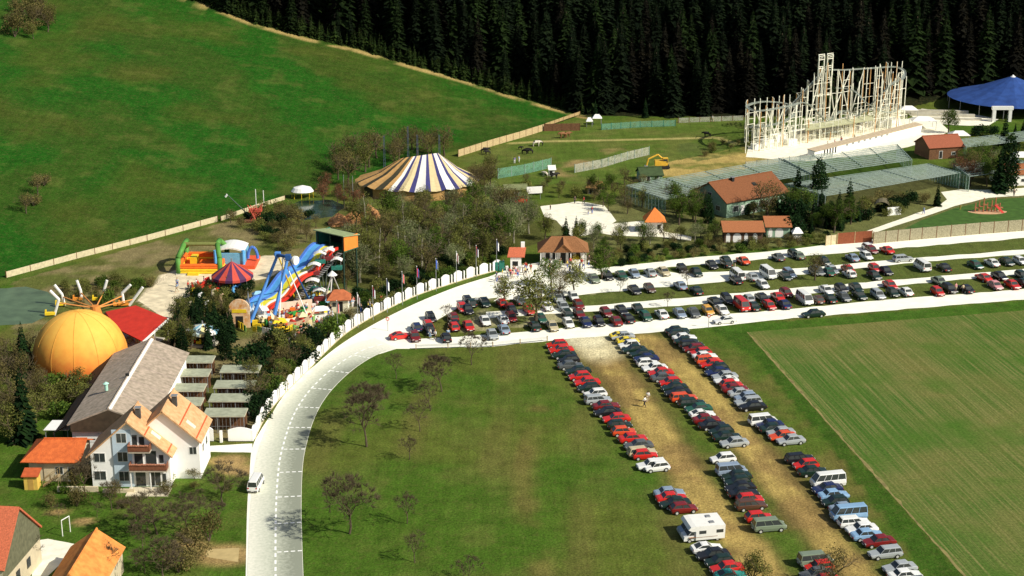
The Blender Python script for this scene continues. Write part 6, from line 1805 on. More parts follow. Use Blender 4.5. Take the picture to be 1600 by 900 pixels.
for j, u in enumerate((-1.3, .78, 2.68, 3.9)):
    mb = MB(); K = 44
    for k in range(K):
        a, b = k / K * .985, (k + 1) / K * .985
        A0, B0 = V3(P0.x, P0.y) + d * Ls * a, V3(P0.x, P0.y) + d * Ls * b
        za, zb = slz(a) + .22, slz(b) + .22
        w_ = .28 if j in (0, 1) else .14
        q = [A0 + nr * (u - w_) + V3(0, 0, za), A0 + nr * (u + w_) + V3(0, 0, za), B0 + nr * (u + w_) + V3(0, 0, zb), B0 + nr * (u - w_) + V3(0, 0, zb)]
        mb.slab(q, .5)
    mb.build('side_rail', SB if j < 2 else (WPAINT if j == 2 else RED), t)
for k in range(2, 10):
    u = k / 10
    for off in (-.9, 3.9):
        A0 = V3(P0.x, P0.y) + d * Ls * u + nr * off
        mb = MB(); mb.tube(V3(A0.x, A0.y, 0), V3(A0.x, A0.y, slz(u) - .1), .08, .08, 6); mb.build('support', M('support_dark', (.03, .05, .04), .7, .1), t)
hc = V3(P1.x, P1.y) + d * 2.0 + nr * 1.6
ha = math.atan2(nr.y, nr.x)
pb(t, 'platform', M('tower_green', (.03, .14, .08), .7, .15), (hc.x, hc.y, 7.2, 6.6, 3.6, .25, ha))
mb = MB()
cr = [hc - nr * 3.6 - d * 2.2, hc + nr * 3.6 - d * 2.2, hc + nr * 3.6 + d * 2.2, hc - nr * 3.6 + d * 2.2]
mb.slab([V3(p.x, p.y, 10.3 if i < 2 else 9.7) for i, p in enumerate(cr)], .15); mb.build('tower_roof', M('olive_roof', (.30, .36, .18), .8, .15), t)
p = hc + nr * 3.3; pb(t, 'tower_end_wall', M('tower_orange', (.85, .25, .04), .6, .08), (p.x, p.y, 7.4, .15, 3.6, 2.5, ha))
p = hc - nr * 3.3; pb(t, 'tower_side_wall', TEAL, (p.x, p.y, 7.4, .15, 3.6, 2.5, ha))
p = hc + d * 1.9; pb(t, 'tower_back_wall', DARK, (p.x, p.y, 7.4, 6.2, .12, 2.4, ha))
for a in (-3, 0, 3):
    for b in (-1.7, 1.7):
        q = hc + nr * a + d * b; pb(t, 'tower_leg', M('tower_leg_dark', (.02, .05, .035), .7, .1), (q.x, q.y, 0, .22, .22, 9.7, ha))
mb = MB()   # stair on the right side
for k in range(26):
    q = V3(P0.x, P0.y) + d * (Ls * (.35 + .62 * k / 26)) + nr * 4.9; mb.box(q.x, q.y, 1.5 + 6.0 * k / 26, .9, .5, .08, ha)
mb.build('stair', METAL, t)
mb = MB(); q = V3(P0.x, P0.y) - d * 1.2 + nr * 1.6; mb.box(q.x, q.y, 0, 6.4, 2.6, .35, ha); mb.build('run_out', LBLUE, t)
# ------------------------------------------------------------ pirate ship swing with blue legs
t = thing('ship_swing', 'swing boat ride hung between tall light blue legs in front of the slide', 'ride', W(435, 505))
SWB = M('leg_blue', (.10, .30, .75), .45, .08); SWD = M('leg_dark_blue', (.03, .10, .30), .45, .1)
Yt = W(430, 500).y
ap1, ap2 = V(434, 398, Yt + 1.0), V(450, 402, Yt - 1.5)
for (a, q, r_, m_) in ((ap1, W(390, 508), .30, SWB), (ap2, W(424, 512), .32, SWB), (ap2, W(487, 476), .17, SWD), (ap1, W(462, 470), .15, YELLOW)):
    mb = MB(); mb.tube(q, a, r_ * 1.05, r_ * .8, 8); mb.build('leg', m_, t)
mb = MB(); mb.tube(ap1 + V3(-.5, .2, 0), ap2 + V3(.5, -.2, 0), .28, .28, 8); mb.build('axle', SWD, t)
for k, a in enumerate((ap1, ap2)):
    mb = MB(); mb.box(a.x, a.y, a.z - .35, .9, .9, .8); mb.build('bearing', SWD if k else SWB, t)
mb = MB(); mb.tube(ap2 + V3(1.0, 0, -.5), ap2 + V3(1.4, -.25, -.5), .75, .75, 16); mb.build('emblem_disc', WPAINT, t)
bc = W(458, 496, 2.0); hu, hv = V3(.86, .5), V3(-.5, .86)
mb = MB(); prof = [(-3.6, 2.3), (-2.8, 1.3), (-1.5, .75), (0, .5), (1.5, .75), (2.8, 1.3), (3.6, 2.3)]
for sg in (-1, 1):
    lo = [V3(bc.x, bc.y) + hu * x + hv * sg * .5 + V3(0, 0, z) for x, z in prof]; hi = [V3(bc.x, bc.y) + hu * x + hv * sg * 1.0 + V3(0, 0, z + 1.0 + .05 * x * x / 4) for x, z in prof]
    for i in range(6): mb.face([lo[i], lo[i + 1], hi[i + 1], hi[i]])
for i in range(6):
    q = [V3(bc.x, bc.y) + hu * prof[j][0] + hv * s_ * .5 + V3(0, 0, prof[j][1]) for j in (i, i + 1) for s_ in (-1, 1)]; mb.face([q[0], q[1], q[3], q[2]])
mb.build('boat_hull', M('boat_cream', (.85, .62, .42), .5, .08), t)
for i in range(1, 6):
    q = V3(bc.x, bc.y) + hu * prof[i][0]; pb(t, 'seat_row', RED, (q.x, q.y, prof[i][1] + .5, .35, 1.7, .5, math.atan2(hu.y, hu.x)))
for sg in (-2.4, 2.4):
    q = V3(bc.x, bc.y) + hu * sg; mb = MB(); mb.tube(V3(q.x, q.y, 2.2), (ap1 + ap2) / 2, .09, .09, 6); mb.build('hanger', WPAINT, t)
q = W(461, 487); pb(t, 'back_board', M('board_cream', (.85, .66, .5), .6, .1), (q.x, q.y, .6, 6.0, .25, 1.3, .35)); pb(t, 'deck', M('deck_red', (.35, .08, .04), .8, .1), (q.x, q.y - 1.4, 0, 8.0, 3.0, .6, .35))
# ice white spires at the left of the swing
mb = MB(); rs = random.Random(8)
for k in range(26):
    q = W(rs.uniform(385, 436), rs.uniform(488, 500)); h_ = rs.uniform(1.8, 5.4) * (1 - abs(q.x + 46.5) / 9); mb.cone(q.x, q.y, 0, max(1.2, h_), rs.uniform(.35, .8), 6)
solo('ice_mountain', mb, M('ice_white', (.78, .86, .92), .5, .06), 'spiky white and pale blue ice scenery between the blue legs', 'scenery', W(410, 496))
# ------------------------------------------------------------ carousel with a red and purple cone
def carousel(px_, py_, r_, he, hr, mats, n, label, post=METAL, name='carousel', floor=CONC, seats=None):
    c = W(px_, py_); t = thing(name, label, 'carousel', c)
    mb = MB(); mb.cone(c.x, c.y, he, hr, r_, n, range(len(mats))); mb.build('canopy', mats, t)
    mb = MB()
    for k in range(n):
        a0, a1 = 2 * math.pi * k / n, 2 * math.pi * (k + 1) / n
        mb.face([(c.x + r_ * math.cos(a), c.y + r_ * math.sin(a), z) for a, z in ((a0, he - .45), (a1, he - .45), (a1, he), (a0, he))], k % len(mats))
    mb.build('valance', mats, t)
    mb = MB(); mb.tube((c.x, c.y, 0), (c.x, c.y, hr + .5), .25, .12, 8); mb.build('mast', post, t)
    mb = MB(); mb.tube((c.x, c.y, 0), (c.x, c.y, .3), r_ * .92, r_ * .92, 24); mb.build('floor', floor, t)
    for k in range(8):
        a = 2 * math.pi * k / 8 + .2; mb = MB(); mb.tube((c.x + r_ * .9 * math.cos(a), c.y + r_ * .9 * math.sin(a), .3), (c.x + r_ * .9 * math.cos(a), c.y + r_ * .9 * math.sin(a), he), .06, .06, 6); mb.build('post', post, t)
    for k in range(8):
        a = 2 * math.pi * k / 8 + .6; rs_ = r_ * .65
        x, y = c.x + rs_ * math.cos(a), c.y + rs_ * math.sin(a); mb = MB()
        mb.box(x, y, .55, .9, .55, .45, a + 1.57); mb.box(x + .25 * math.cos(a + 1.57), y + .25 * math.sin(a + 1.57), 1.0, .2, .5, .4, a + 1.57)
        mb.build('car_seat', (RED, YELLOW, BLUE, WPAINT)[k % 4], t)
    return t
carousel(364, 447, 3.75, 2.1, 4.7, [M('cone_red', (.60, .085, .055), .7, .1), M('cone_purple', (.09, .03, .09), .7, .1)], 18, 'carousel under a cone of red and purple stripes')
carousel(318, 536, 2.7, 2.4, 3.3, [M('cone_pale', (.66, .82, .80), .7, .05), M('cone_yellow', (.85, .75, .35), .7, .06), WPAINT, M('cone_blue', (.22, .5, .65), .7, .08)], 12, 'small merry-go-round with flat white, yellow and pale blue canopy')
# ------------------------------------------------------------ bouncy castles
def blob(p0, p1, r_, mb, m=0, n=10): mb.tube(p0, p1, r_, r_, n, m)
c = W(318, 418)
t = thing('bouncy_castle', 'open bouncy castle with red and yellow walls and green arches', 'bouncy castle', c)
GA = M('castle_green', (.10, .28, .05), .6, .1); RA = M('castle_orange', (.85, .16, .02), .6, .1)
w2, d2 = 3.8, 3.9
for (x0, y0, x1, y1) in ((-w2, -d2, w2, -d2), (-w2, d2, w2, d2), (-w2, -d2, -w2, d2), (w2, -d2, w2, d2)):
    mb = MB()
    for k, (z, m_) in enumerate(((.25, 1), (.75, 1), (1.2, 0), (1.6, 0))):
        blob((c.x + x0, c.y + y0, z), (c.x + x1, c.y + y1, z), .32, mb, m_)
    mb.build('wall', [RA, YELLOW], t)
pb(t, 'mattress', RA, (c.x, c.y, 0, 2 * w2, 2 * d2, .6))
for sx in (-w2, w2):
    mb = MB()
    pts = [V3(c.x + sx, c.y - d2, 0), V3(c.x + sx, c.y - d2, 3.0), V3(c.x + sx * .8, c.y - 1.2, 4.9), V3(c.x + sx * .8, c.y + 1.2, 4.9), V3(c.x + sx, c.y + d2, 3.0), V3(c.x + sx, c.y + d2, 0)]
    mb.path(pts, .48, 10); mb.build('arch', GA, t, smooth=True)
mb = MB(); mb.path([V3(c.x + w2 * .8, c.y - 1.2, 4.9), V3(c.x - w2 * .8, c.y - 1.2, 4.9)], .35, 8); mb.build('cross_beam', M('castle_olive', (.2, .22, .06), .7, .1), t)
pb(t, 'entrance_step', YELLOW, (c.x - 1, c.y - d2 - .8, 0, 2, 1, .4)); pb(t, 'inner_slide', YELLOW, (c.x - 1.8, c.y + 1, .6, 1.2, 2.4, 1.4))
c = W(368, 412)
t = thing('bouncy_castle', 'bouncy castle with a curved white roof, blue walls and red base', 'bouncy castle', c)
pb(t, 'base', M('castle_red', (.78, .10, .03), .6, .08), (c.x + .4, c.y - .3, 0, 7.6, 6.8, .7))
mb = MB()
for k in range(8):
    a, b = k / 8, (k + 1) / 8
    P = lambda q, y: (c.x - 3.4 + 5.6 * q, c.y + y, 2.6 + 1.3 * math.sin(math.pi * (.15 + .7 * (1 - q))) )
    mb.slab([P(a, -2.6), P(b, -2.6), P(b, 2.8), P(a, 2.8)], .3)
mb.build('roof', WPAINT, t)
for (x, y, w_, d_) in ((-.6, -2.5, 5.4, .35), (-3.2, .1, .35, 5.2), (2.0, .1, .35, 5.2)): pb(t, 'wall', M('castle_blue', (.16, .42, .62), .6, .1), (c.x + x, c.y + y, .6, w_, d_, 2.2))
for sx in (-3.2, 2.0):
    mb = MB(); mb.tube((c.x + sx, c.y - 2.7, .3), (c.x + sx, c.y - 2.7, 3.4), .3, .3, 8); mb.build('column', LBLUE, t)
mb = MB()
for k in range(9):
    a0, a1 = math.pi * k / 9, math.pi * (k + 1) / 9; mb.tube((c.x + 3.4 + .9 * math.cos(a0), c.y - .5, 1.2 + 2.2 * math.sin(a0)), (c.x + 3.4 + .9 * math.cos(a1), c.y - .5, 1.2 + 2.2 * math.sin(a1)), .28, .28, 8)
mb.build('small_arch', M('arch_blue', (.08, .2, .6), .6, .1), t)
mb = MB(); mb.box(c.x - 3.5, c.y - 5.4, .0, 13, .8, .12, .25); solo('paved_edge', mb, CONC, 'pale paved strip in front of the two bouncy castles', 'path', (c.x - 3.5, c.y - 5.4, 0))
# ------------------------------------------------------------ yellow dome
c = W(126, 600); c.y += 5.6; c.x -= 1.2
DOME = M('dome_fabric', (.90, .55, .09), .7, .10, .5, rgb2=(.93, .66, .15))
t = thing('dome', 'large inflated yellow orange dome hall beside the red pavilion', 'dome', c)
mb = MB(); nu, nv = 48, 18; Rr = 7.0; zc = 2.6
vs, fs = [], []
for j in range(nv + 1):
    ph = -math.asin(zc / Rr) * .98 + (math.pi / 2 + math.asin(zc / Rr) * .98) * j / nv
    for k in range(nu):
        a = 2 * math.pi * k / nu; rr_ = Rr * math.cos(ph) * (1 + .012 * math.cos(a * 24))
        vs.append((c.x + rr_ * math.cos(a), c.y + rr_ * math.sin(a), max(0, zc + Rr * math.sin(ph))))
for j in range(nv):
    for k in range(nu): fs.append((j * nu + k, j * nu + (k + 1) % nu, (j + 1) * nu + (k + 1) % nu, (j + 1) * nu + k))
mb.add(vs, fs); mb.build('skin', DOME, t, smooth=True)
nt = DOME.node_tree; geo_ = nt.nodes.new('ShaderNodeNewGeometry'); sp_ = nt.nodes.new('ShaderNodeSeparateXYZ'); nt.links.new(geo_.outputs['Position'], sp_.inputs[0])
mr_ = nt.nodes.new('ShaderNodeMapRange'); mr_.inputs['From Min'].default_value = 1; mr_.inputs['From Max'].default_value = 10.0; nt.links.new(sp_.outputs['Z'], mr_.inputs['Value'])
rp_ = nt.nodes.new('ShaderNodeValToRGB'); rp_.color_ramp.elements[0].color = (.75, .17, .03, 1); rp_.color_ramp.elements[1].color = (.90, .54, .10, 1); e_ = rp_.color_ramp.elements.new(.5); e_.color = (.88, .40, .06, 1)  # dome shading painted into the fabric colour: orange low down, yellow on top
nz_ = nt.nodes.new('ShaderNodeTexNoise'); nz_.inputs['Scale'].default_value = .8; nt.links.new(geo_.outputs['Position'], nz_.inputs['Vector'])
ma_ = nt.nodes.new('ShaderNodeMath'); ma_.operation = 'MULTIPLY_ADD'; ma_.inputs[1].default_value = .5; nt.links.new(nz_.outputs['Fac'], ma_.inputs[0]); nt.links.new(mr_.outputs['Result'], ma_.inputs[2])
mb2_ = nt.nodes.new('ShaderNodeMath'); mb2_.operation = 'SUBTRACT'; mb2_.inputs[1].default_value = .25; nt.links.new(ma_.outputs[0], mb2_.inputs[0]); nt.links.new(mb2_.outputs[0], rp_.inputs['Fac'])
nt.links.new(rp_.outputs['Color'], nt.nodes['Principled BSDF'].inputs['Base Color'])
for k in range(12):
    a = 2 * math.pi * k / 12 + .13; mb = MB()
    pts = []
    for j in range(nv + 1):
        ph = -.5 + (math.pi / 2 + .5) * j / nv; pts.append((c.x + (Rr + .05) * math.cos(ph) * math.cos(a), c.y + (Rr + .05) * math.cos(ph) * math.sin(a), zc + (Rr + .05) * math.sin(ph)))
    mb.path(pts, .02, 4); mb.build('seam', M('dome_seam', (.88, .46, .08), .8, .1), t)
mb = MB(); mb.tube((c.x, c.y - 6.2, 0), (c.x, c.y - 7.6, 0), 1.4, 1.4, 14); mb.v = [(x, y, max(z, 0)) for x, y, z in mb.v]; mb.build('airlock', M('dome_orange', (.80, .22, .03), .7, .1), t)
# ------------------------------------------------------------ red pavilion
RR_ = M('red_sheet_roof', (.56, .035, .018), .7, .12, .9)
q = [W(165, 487, 3.6), W(212, 477, 4.2), W(262, 497, 4.0), W(222, 533, 3.0), W(180, 512, 3.2)]
c = sum(q, V3(0, 0, 0)) / 5; c.z = 0
t = thing('red_pavilion', 'open pavilion with a broad bright red roof right of the yellow dome', 'pavilion', c)
mb = MB(); mb.face([q[0], q[4], q[3], q[2], q[1]]); mb.face([V3(p.x, p.y, p.z - .15) for p in (q[0], q[1], q[2], q[3], q[4])]); mb.build('roof', RR_, t)
mb = MB(); q2 = [q[3], q[2]]; mb.slab([q[3] + V3(.05, -.05, .02), q[2] + V3(.05, -.05, .02), q[2] + V3(.05, -.05, -.35), q[3] + V3(.05, -.05, -.35)], .12); mb.build('fascia', WPAINT, t)
mb = MB(); mb.slab([q[0] + V3(0, 0, -.1), q[4] + V3(0, 0, -.1), V3(q[4].x, q[4].y, 1.6), V3(q[0].x - 1.5, q[0].y, 1.6)], .1); mb.build('side_sheet', M('dark_red_sheet', (.3, .04, .02), .8, .15), t)
for p in (q[2], q[3], q[4], q[2].lerp(q[3], .5)): pb(t, 'post', WPAINT, (p.x - .15, p.y + .1, 0, .16, .16, p.z - .15))
pb(t, 'floor', CONC, (c.x, c.y, 0, 8, 5.5, .15, -.3))
for k in range(4): pb(t, 'table', WOODL, (c.x - 2.6 + k * 1.8, c.y - .5, .15, .8, 1.6, .75, -.3))
# ------------------------------------------------------------ flying ride with bent white arms
hub = W(150, 492)
t = thing('flying_ride', 'spinning ride with six bent white arms and orange spokes behind the dome', 'ride', hub)
mb = MB(); mb.tube(hub, hub + V3(0, 0, 1.6), 1.1, .7, 12); mb.build('hub', M('hub_orange', (.7, .25, .05), .6, .1), t)
arms = [((85, 493), (92, 468), (78, 454)), ((101, 478), (97, 460), (85, 445)), ((128, 470), (126, 454), (120, 438)), ((161, 470), (163, 452), (167, 438)), ((194, 478), (191, 458), (204, 445)), ((202, 478), (211, 465), (223, 449))]
for i, (a, b, e) in enumerate(arms):
    base = W(*a); Y = base.y
    B2 = V(b[0], b[1], Y); E2 = V(e[0], e[1], Y)
    mb = MB(); mb.path([base + V3(0, 0, .1), B2, E2], .25, 7); o = mb.build('arm', WPAINT, t)
    mb = MB(); mb.tube(hub + V3(0, 0, 1.2), B2.lerp(base, .2), .13, .1, 6); mb.build('spoke', M('spoke_orange', (.75, .3, .08), .6, .1), t)
    mb = MB(); s_ = base + V3(-.6 if i < 3 else -.9, -.3, 0); mb.box(s_.x, s_.y, .25, 1.7, .6, .45, .2); mb.box(s_.x - .7, s_.y, .7, .25, .6, .4, .2); mb.build('seat', YELLOW if i in (0, 3, 1) else M('seat_orange', (.8, .3, .04), .5, .1), t)
# ------------------------------------------------------------ machine with two tall poles and a long boom behind the slide
c = W(400, 345)
t = thing('swing_tower', 'red steel ride with two white poles and a long slanting dark boom', 'ride', c)
for x, yb, yt in ((401, 335, 296), (413, 335, 298)):
    p = W(x, yb); mb = MB(); mb.tube(p, p + V3(0, 0, (yb - yt) / (S(yb) * .96)), .09, .08, 6); mb.build('pole', WPAINT, t)
p0 = V(355, 304, c.y); p1 = V(398, 345, c.y); mb = MB(); mb.tube(p0, p1, .1, .15, 6); mb.build('boom', M('boom_green', (.05, .09, .06), .6, .1), t)
mb = MB(); mb.tube(p0, p0 + V3(-.4, 0, -.5), .22, .22, 8); mb.build('boom_tip', WPAINT, t)
rs = random.Random(5)
mb = MB()
for k in range(14):
    a = V3(c.x + rs.uniform(-1.6, 1.6), c.y + rs.uniform(-1, 1), 0); b = V3(c.x + rs.uniform(-1.6, 1.6), c.y + rs.uniform(-1, 1), rs.uniform(2, 3.6)); mb.tube(a, b, .1, .1, 5)
mb.box(c.x, c.y, 2.0, 2.6, 1.6, .5); mb.build('red_frame', M('frame_red', (.5, .09, .05), .6, .15), t)
pb(t, 'base', WOOD, (c.x, c.y, 0, 4.4, 3.2, .4))
# ------------------------------------------------------------ umbrella wheel: white gondola roofs on slanting masts
t = thing('parasol_ride', 'ride of white roofed gondolas on slanting white masts, right of the slide', 'ride', W(505, 470))
for i, (x, y, yb, w_) in enumerate(((500, 396, 464, 1.1), (513, 391, 462, 1.1), (526, 406, 464, 1.0), (491, 414, 468, 1.1), (488, 439, 474, 1.2), (499, 454, 480, 1.1))):
    Y = W(x, yb).y; p = V(x, y, Y)
    mb = MB()
    for k in range(5):
        a, b = k / 5, (k + 1) / 5; P = lambda q, yy: (p.x - w_ + 2 * w_ * q, p.y + yy, p.z + .4 * math.sin(math.pi * q))
        mb.slab([P(a, -.8), P(b, -.8), P(b, .8), P(a, .8)], .08)
    o = mb.build('gondola_roof', WPAINT, t)
    mb = MB(); mb.box(p.x, p.y, p.z - 1.7, 1.8, 1.1, .6); mb.build('gondola', (TEAL, M('gondola_maroon', (.2, .03, .03), .6, .1))[i % 2], o)
    mb = MB()
    for sx in (-.7, .7): mb.tube((p.x + sx, p.y, p.z - 1.2), (p.x + sx, p.y, p.z + .2), .05, .05, 4)
    mb.build('hanger', METAL, o)
    mb = MB(); mb.tube(W(508, 468), p + V3(0, 0, -.1), .09, .07, 6); mb.build('mast', M('mast_dark', (.10, .12, .09), .6, .1) if i < 4 else WPAINT, t)
Y = W(518, 482).y
ap = V(519, 427, Y)
for (x, yb) in ((515, 484), (505, 478), (534, 462), (528, 450)):
    mb = MB(); mb.tube(W(x, yb), ap, .1, .1, 6); mb.build('leg', WPAINT, t)
mb = MB(); mb.cone(ap.x, ap.y, ap.z - .3, ap.z + .5, .9, 8); mb.build('cap', WPAINT, t)
c = W(530, 487)
t = thing('ticket_house', 'tiny cream ticket house with a rusty red roof right of the rides', 'kiosk', c)
pb(t, 'wall', M('kiosk_cream', (.8, .75, .55), .8, .06), (c.x, c.y + 1.2, 0, 3.0, 2.4, 2.2)); hip(t, c.x - .1, c.y + 1.2, 4.2, 3.6, 2.2, 3.6, M('rusty_tile', (.45, .13, .05), .8, .2), .1, .4)
pb(t, 'door', DARK, (c.x + .3, c.y - .02, 0, .7, .05, 1.8)); pb(t, 'window', GLASS, (c.x - .8, c.y - .02, .9, .6, .05, .7))
# ------------------------------------------------------------ the kiddie ride fence, stands and carts in front
fcs = [((372, 512), (385, 520)), ((394, 519), (432, 527)), ((440, 525), (470, 512)), ((470, 512), (512, 494))]
for i, (a, b) in enumerate(fcs):
    A0, B0 = W(*a), W(*b); d_ = B0 - A0; L = d_.length; d_.normalize(); n = max(2, int(L / .9)); an_ = math.atan2(d_.y, d_.x)
    t = thing('ride_fence', 'coloured panel fence round the swing rides, %s stretch from the left' % ordn(i + 1), 'fence', A0)
    for k in range(n):
        p = A0 + d_ * (L * (k + .5) / n); pb(t, 'panel', R.choice([YELLOW, WPAINT, YELLOW, M('leaf_green', (.2, .4, .1), .7, .1), M('sky_panel', (.3, .55, .75), .6, .1), M('cream_panel', (.82, .7, .4), .6, .1)]), (p.x, p.y, .15, L / n * .8, .08, R.uniform(.8, 1.15), an_))
c = W(375, 512); t = thing('facade', 'round topped orange and white painted ride front at the left of the blue legs', 'ride front', c)
mb = MB(); prof = [(-1.7, 0), (1.7, 0), (1.7, 3.4)] + [(1.7 * math.cos(a), 3.4 + 1.5 * math.sin(a)) for a in [math.pi * k / 10 for k in range(11)]][1:]
mb.add([(c.x + u, c.y, z) for u, z in prof] + [(c.x + u, c.y + .4, z) for u, z in prof], [tuple(range(len(prof))), tuple(reversed(range(len(prof), 2 * len(prof))))] + [(k, len(prof) + k, len(prof) + (k + 1) % len(prof), (k + 1) % len(prof)) for k in range(len(prof))])
mb.build('board', M('front_orange', (.85, .35, .08), .6, .25, 1.5, rgb2=(.85, .7, .5)), t); pb(t, 'opening', DARK, (c.x, c.y - .02, 0, 1.2, .05, 2.0)); pb(t, 'sign', YELLOW, (c.x, c.y - .03, 2.6, 2.4, .05, .6))
cart_cols = [('yellow', YELLOW), ('white', WPAINT), ('pale blue', M('sky_panel', (.3, .55, .75), .6, .1)), ('green', GREENP), ('cream', M('cream_panel', (.82, .7, .4), .6, .1)), ('orange', ORANGE)]
rs = random.Random(31)
spots = []
tries = 0
while len(spots) < 34 and tries < 3000:
    tries += 1
    u = rs.random(); x = 395 + 115 * u; y = 512 - 34 * max(0, (u - .25)) / .75 + rs.uniform(-22, 2)
    p = W(x, y)
    if all((p - q).length > 1.5 for q in spots): spots.append(p)
for i, p in enumerate(spots):
    cn, cm = cart_cols[i % 6]
    t = thing('ride_cart', '%s little two seater ride cart among the carts in front of the swing' % cn, 'cart', p, rs.uniform(0, 3.1), cn + ' ride carts')
    mb = MB()
    prof = [(-.75, .15), (.55, .15), (.85, .45), (.5, .75), (.1, .7), (-.1, .5), (-.45, .5), (-.6, 1.1), (-.8, 1.05)]
    n = len(prof)
    mb.add([(x, -.45, z) for x, z in prof] + [(x, .45, z) for x, z in prof], [(k, (k + 1) % n, n + (k + 1) % n, n + k) for k in range(n)] + [tuple(reversed(range(n))), tuple(range(n, 2 * n))]); mb.build('shell', cm, t, org=(0, 0, 0))
    mb = MB(); mb.box(-.3, 0, .52, .3, .8, .12); mb.build('seat', DARK, t, org=(0, 0, 0))
    mb = MB(); mb.tube((.35, 0, .7), (.15, 0, 1.0), .12, .12, 8); mb.build('steering_wheel', DARK, t, org=(0, 0, 0))
    for k, (x, y) in enumerate(((-.5, -.5), (.5, -.5), (-.5, .5), (.5, .5))):
        mb = MB(); mb.tube((x, y - .06, .17), (x, y + .06, .17), .17, .17, 8); mb.build('wheel', TYRE, t, org=(0, 0, 0))
for i, (x, y, cn, cm, w_) in enumerate(((478, 509, 'cream', MATS['cream_panel'], 2.0), (500, 500, 'white', WPAINT, 2.6), (437, 519, 'yellow', YELLOW, 1.8), (410, 500, 'white', WPAINT, 1.6), (404, 476, 'pale blue', MATS['sky_panel'], 1.4))):
    c = W(x, y); t = thing('stall', '%s awning stall, %s from the left in front of the swing rides' % (cn, ordn([404, 410, 437, 478, 500].index(x) + 1)), 'stall', c)
    hip(t, c.x, c.y, w_ + .6, 2.0, 1.9, 2.5, cm, .3, .4, .06, 'awning'); pb(t, 'counter', cm, (c.x, c.y, 0, w_, 1.2, 1.0, .3))
    for sx in (-1, 1): pb(t, 'post', METAL, (c.x + sx * w_ / 2, c.y + sx * .25, 1.0, .06, .06, .95))
# red train cars and figures behind the carousel
for i, (x, y) in enumerate(((316, 448), (322, 455), (330, 445), (335, 457), (308, 452))):
    c = W(x, y); t = thing('ride_cart', 'bright red ride car parked left of the red and purple carousel', 'cart', c, rs.uniform(-.5, .5), 'red ride cars by the carousel')
    mb = MB(); prof = [(-.95, .15), (.8, .15), (1.1, .5), (.6, .85), (.1, .8), (-.1, .55), (-.5, .55), (-.7, 1.3), (-.95, 1.25)]; n = len(prof)
    mb.add([(x_, -.55, z) for x_, z in prof] + [(x_, .55, z) for x_, z in prof], [(k, (k + 1) % n, n + (k + 1) % n, n + k) for k in range(n)] + [tuple(reversed(range(n))), tuple(range(n, 2 * n))]); mb.build('shell', RED, t, org=(0, 0, 0))
    mb = MB(); mb.box(-.35, 0, .57, .35, 1.0, .12); mb.build('seat', DARK, t, org=(0, 0, 0))
for i, (x, y, col_) in enumerate(((300, 468, YELLOW), (312, 476, WPAINT), (282, 480, CREAM), (365, 465, LBLUE), (333, 470, CREAM), (345, 478, M('figure_tan', (.7, .5, .3), .8, .1)), (296, 490, CREAM), (322, 489, WPAINT))):
    p = W(x, y); mb = MB()
    mb.tube(p, p + V3(0, 0, .9), .45, .35, 8); mb.tube(p + V3(0, 0, .9), p + V3(0, .1, 1.9), .35, .2, 8); mb.tube(p + V3(0, .1, 1.8), p + V3(.5, 0, 2.2), .22, .12, 8)
    solo('garden_figure', mb, col_, '%s painted park figure, %s from the left below the carousel' % ({YELLOW: 'yellow', WPAINT: 'white', CREAM: 'cream', LBLUE: 'light blue'}.get(col_, 'tan'), ordn(sorted([300, 312, 282, 365, 333, 345, 296, 322]).index(x) + 1)), 'figure', p)

# ------------------------------------------------------------ roller coaster
t = thing('roller_coaster', 'pale timber coloured steel roller coaster of tall posts with lift hill and drops', 'roller coaster', W(1290, 235))
CW = M('coaster_cream', (.97, .93, .76), .6, .08); CO = M('coaster_orange', (.62, .34, .13), .6, .12); TRK = M('track_grey', (.30, .33, .28), .5, .1)
fl, fr = W(1166, 239), W(1410, 201)
ux = (fr - fl); Lc = ux.length; ux.normalize(); uy = V3(.15, .99)
rs = random.Random(9)
def cp(a, b, z=0): return V3(fl.x, fl.y) + ux * a + uy * b + V3(0, 0, z)
print('coaster L', Lc)
DEP = 15.0
def hprof(a, row):
    """height of the structure along its length, by row"""
    f = a / Lc
    if row == 0:      # front row: low helix left, then low runs, high drop at the right end
        if f < .34: return 10.0
        if f < .80: return 3.8 + 2 * math.sin(f * 20)
        return 13.4
    if row == 1:
        if f < .30: return 9.6
        if f < .47: return 10.5 + (f - .30) / .17 * 8.0
        if f < .52: return 18.0
        if f < .84: return 15.8 - (3.5 if .66 < f < .72 else 0)
        return 13.8
    if f < .30: return 10.4
    if f < .47: return 10 + (f - .30) / .17 * 8.0
    if f < .62: return 17.0
    return 15.2
npost = 0
NA = 27
grid = {}
for i in range(NA + 1):
    a = Lc * i / NA
    for row, b in ((0, 0), (1, 6.5), (2, 13.5)):
        if row == 0 and .34 < i / NA < .80: 
            if i % 2: continue
        if row == 2 and .52 < i / NA < .8 and i % 2: continue
        hh = hprof(a, row) * rs.uniform(.97, 1.03); bb = b + rs.uniform(-.5, .5)
        aa = a + rs.uniform(-.4, .4)
        p, q = cp(aa, bb), cp(aa + rs.uniform(-.15, .15), bb, hh)
        mb = MB(); mb.tube(p, q, .12, .11, 5); mb.build('support_post', CO if (i + row) % 4 == 2 else CW, t); npost += 1
        grid[(i, row)] = (p, q, hh)
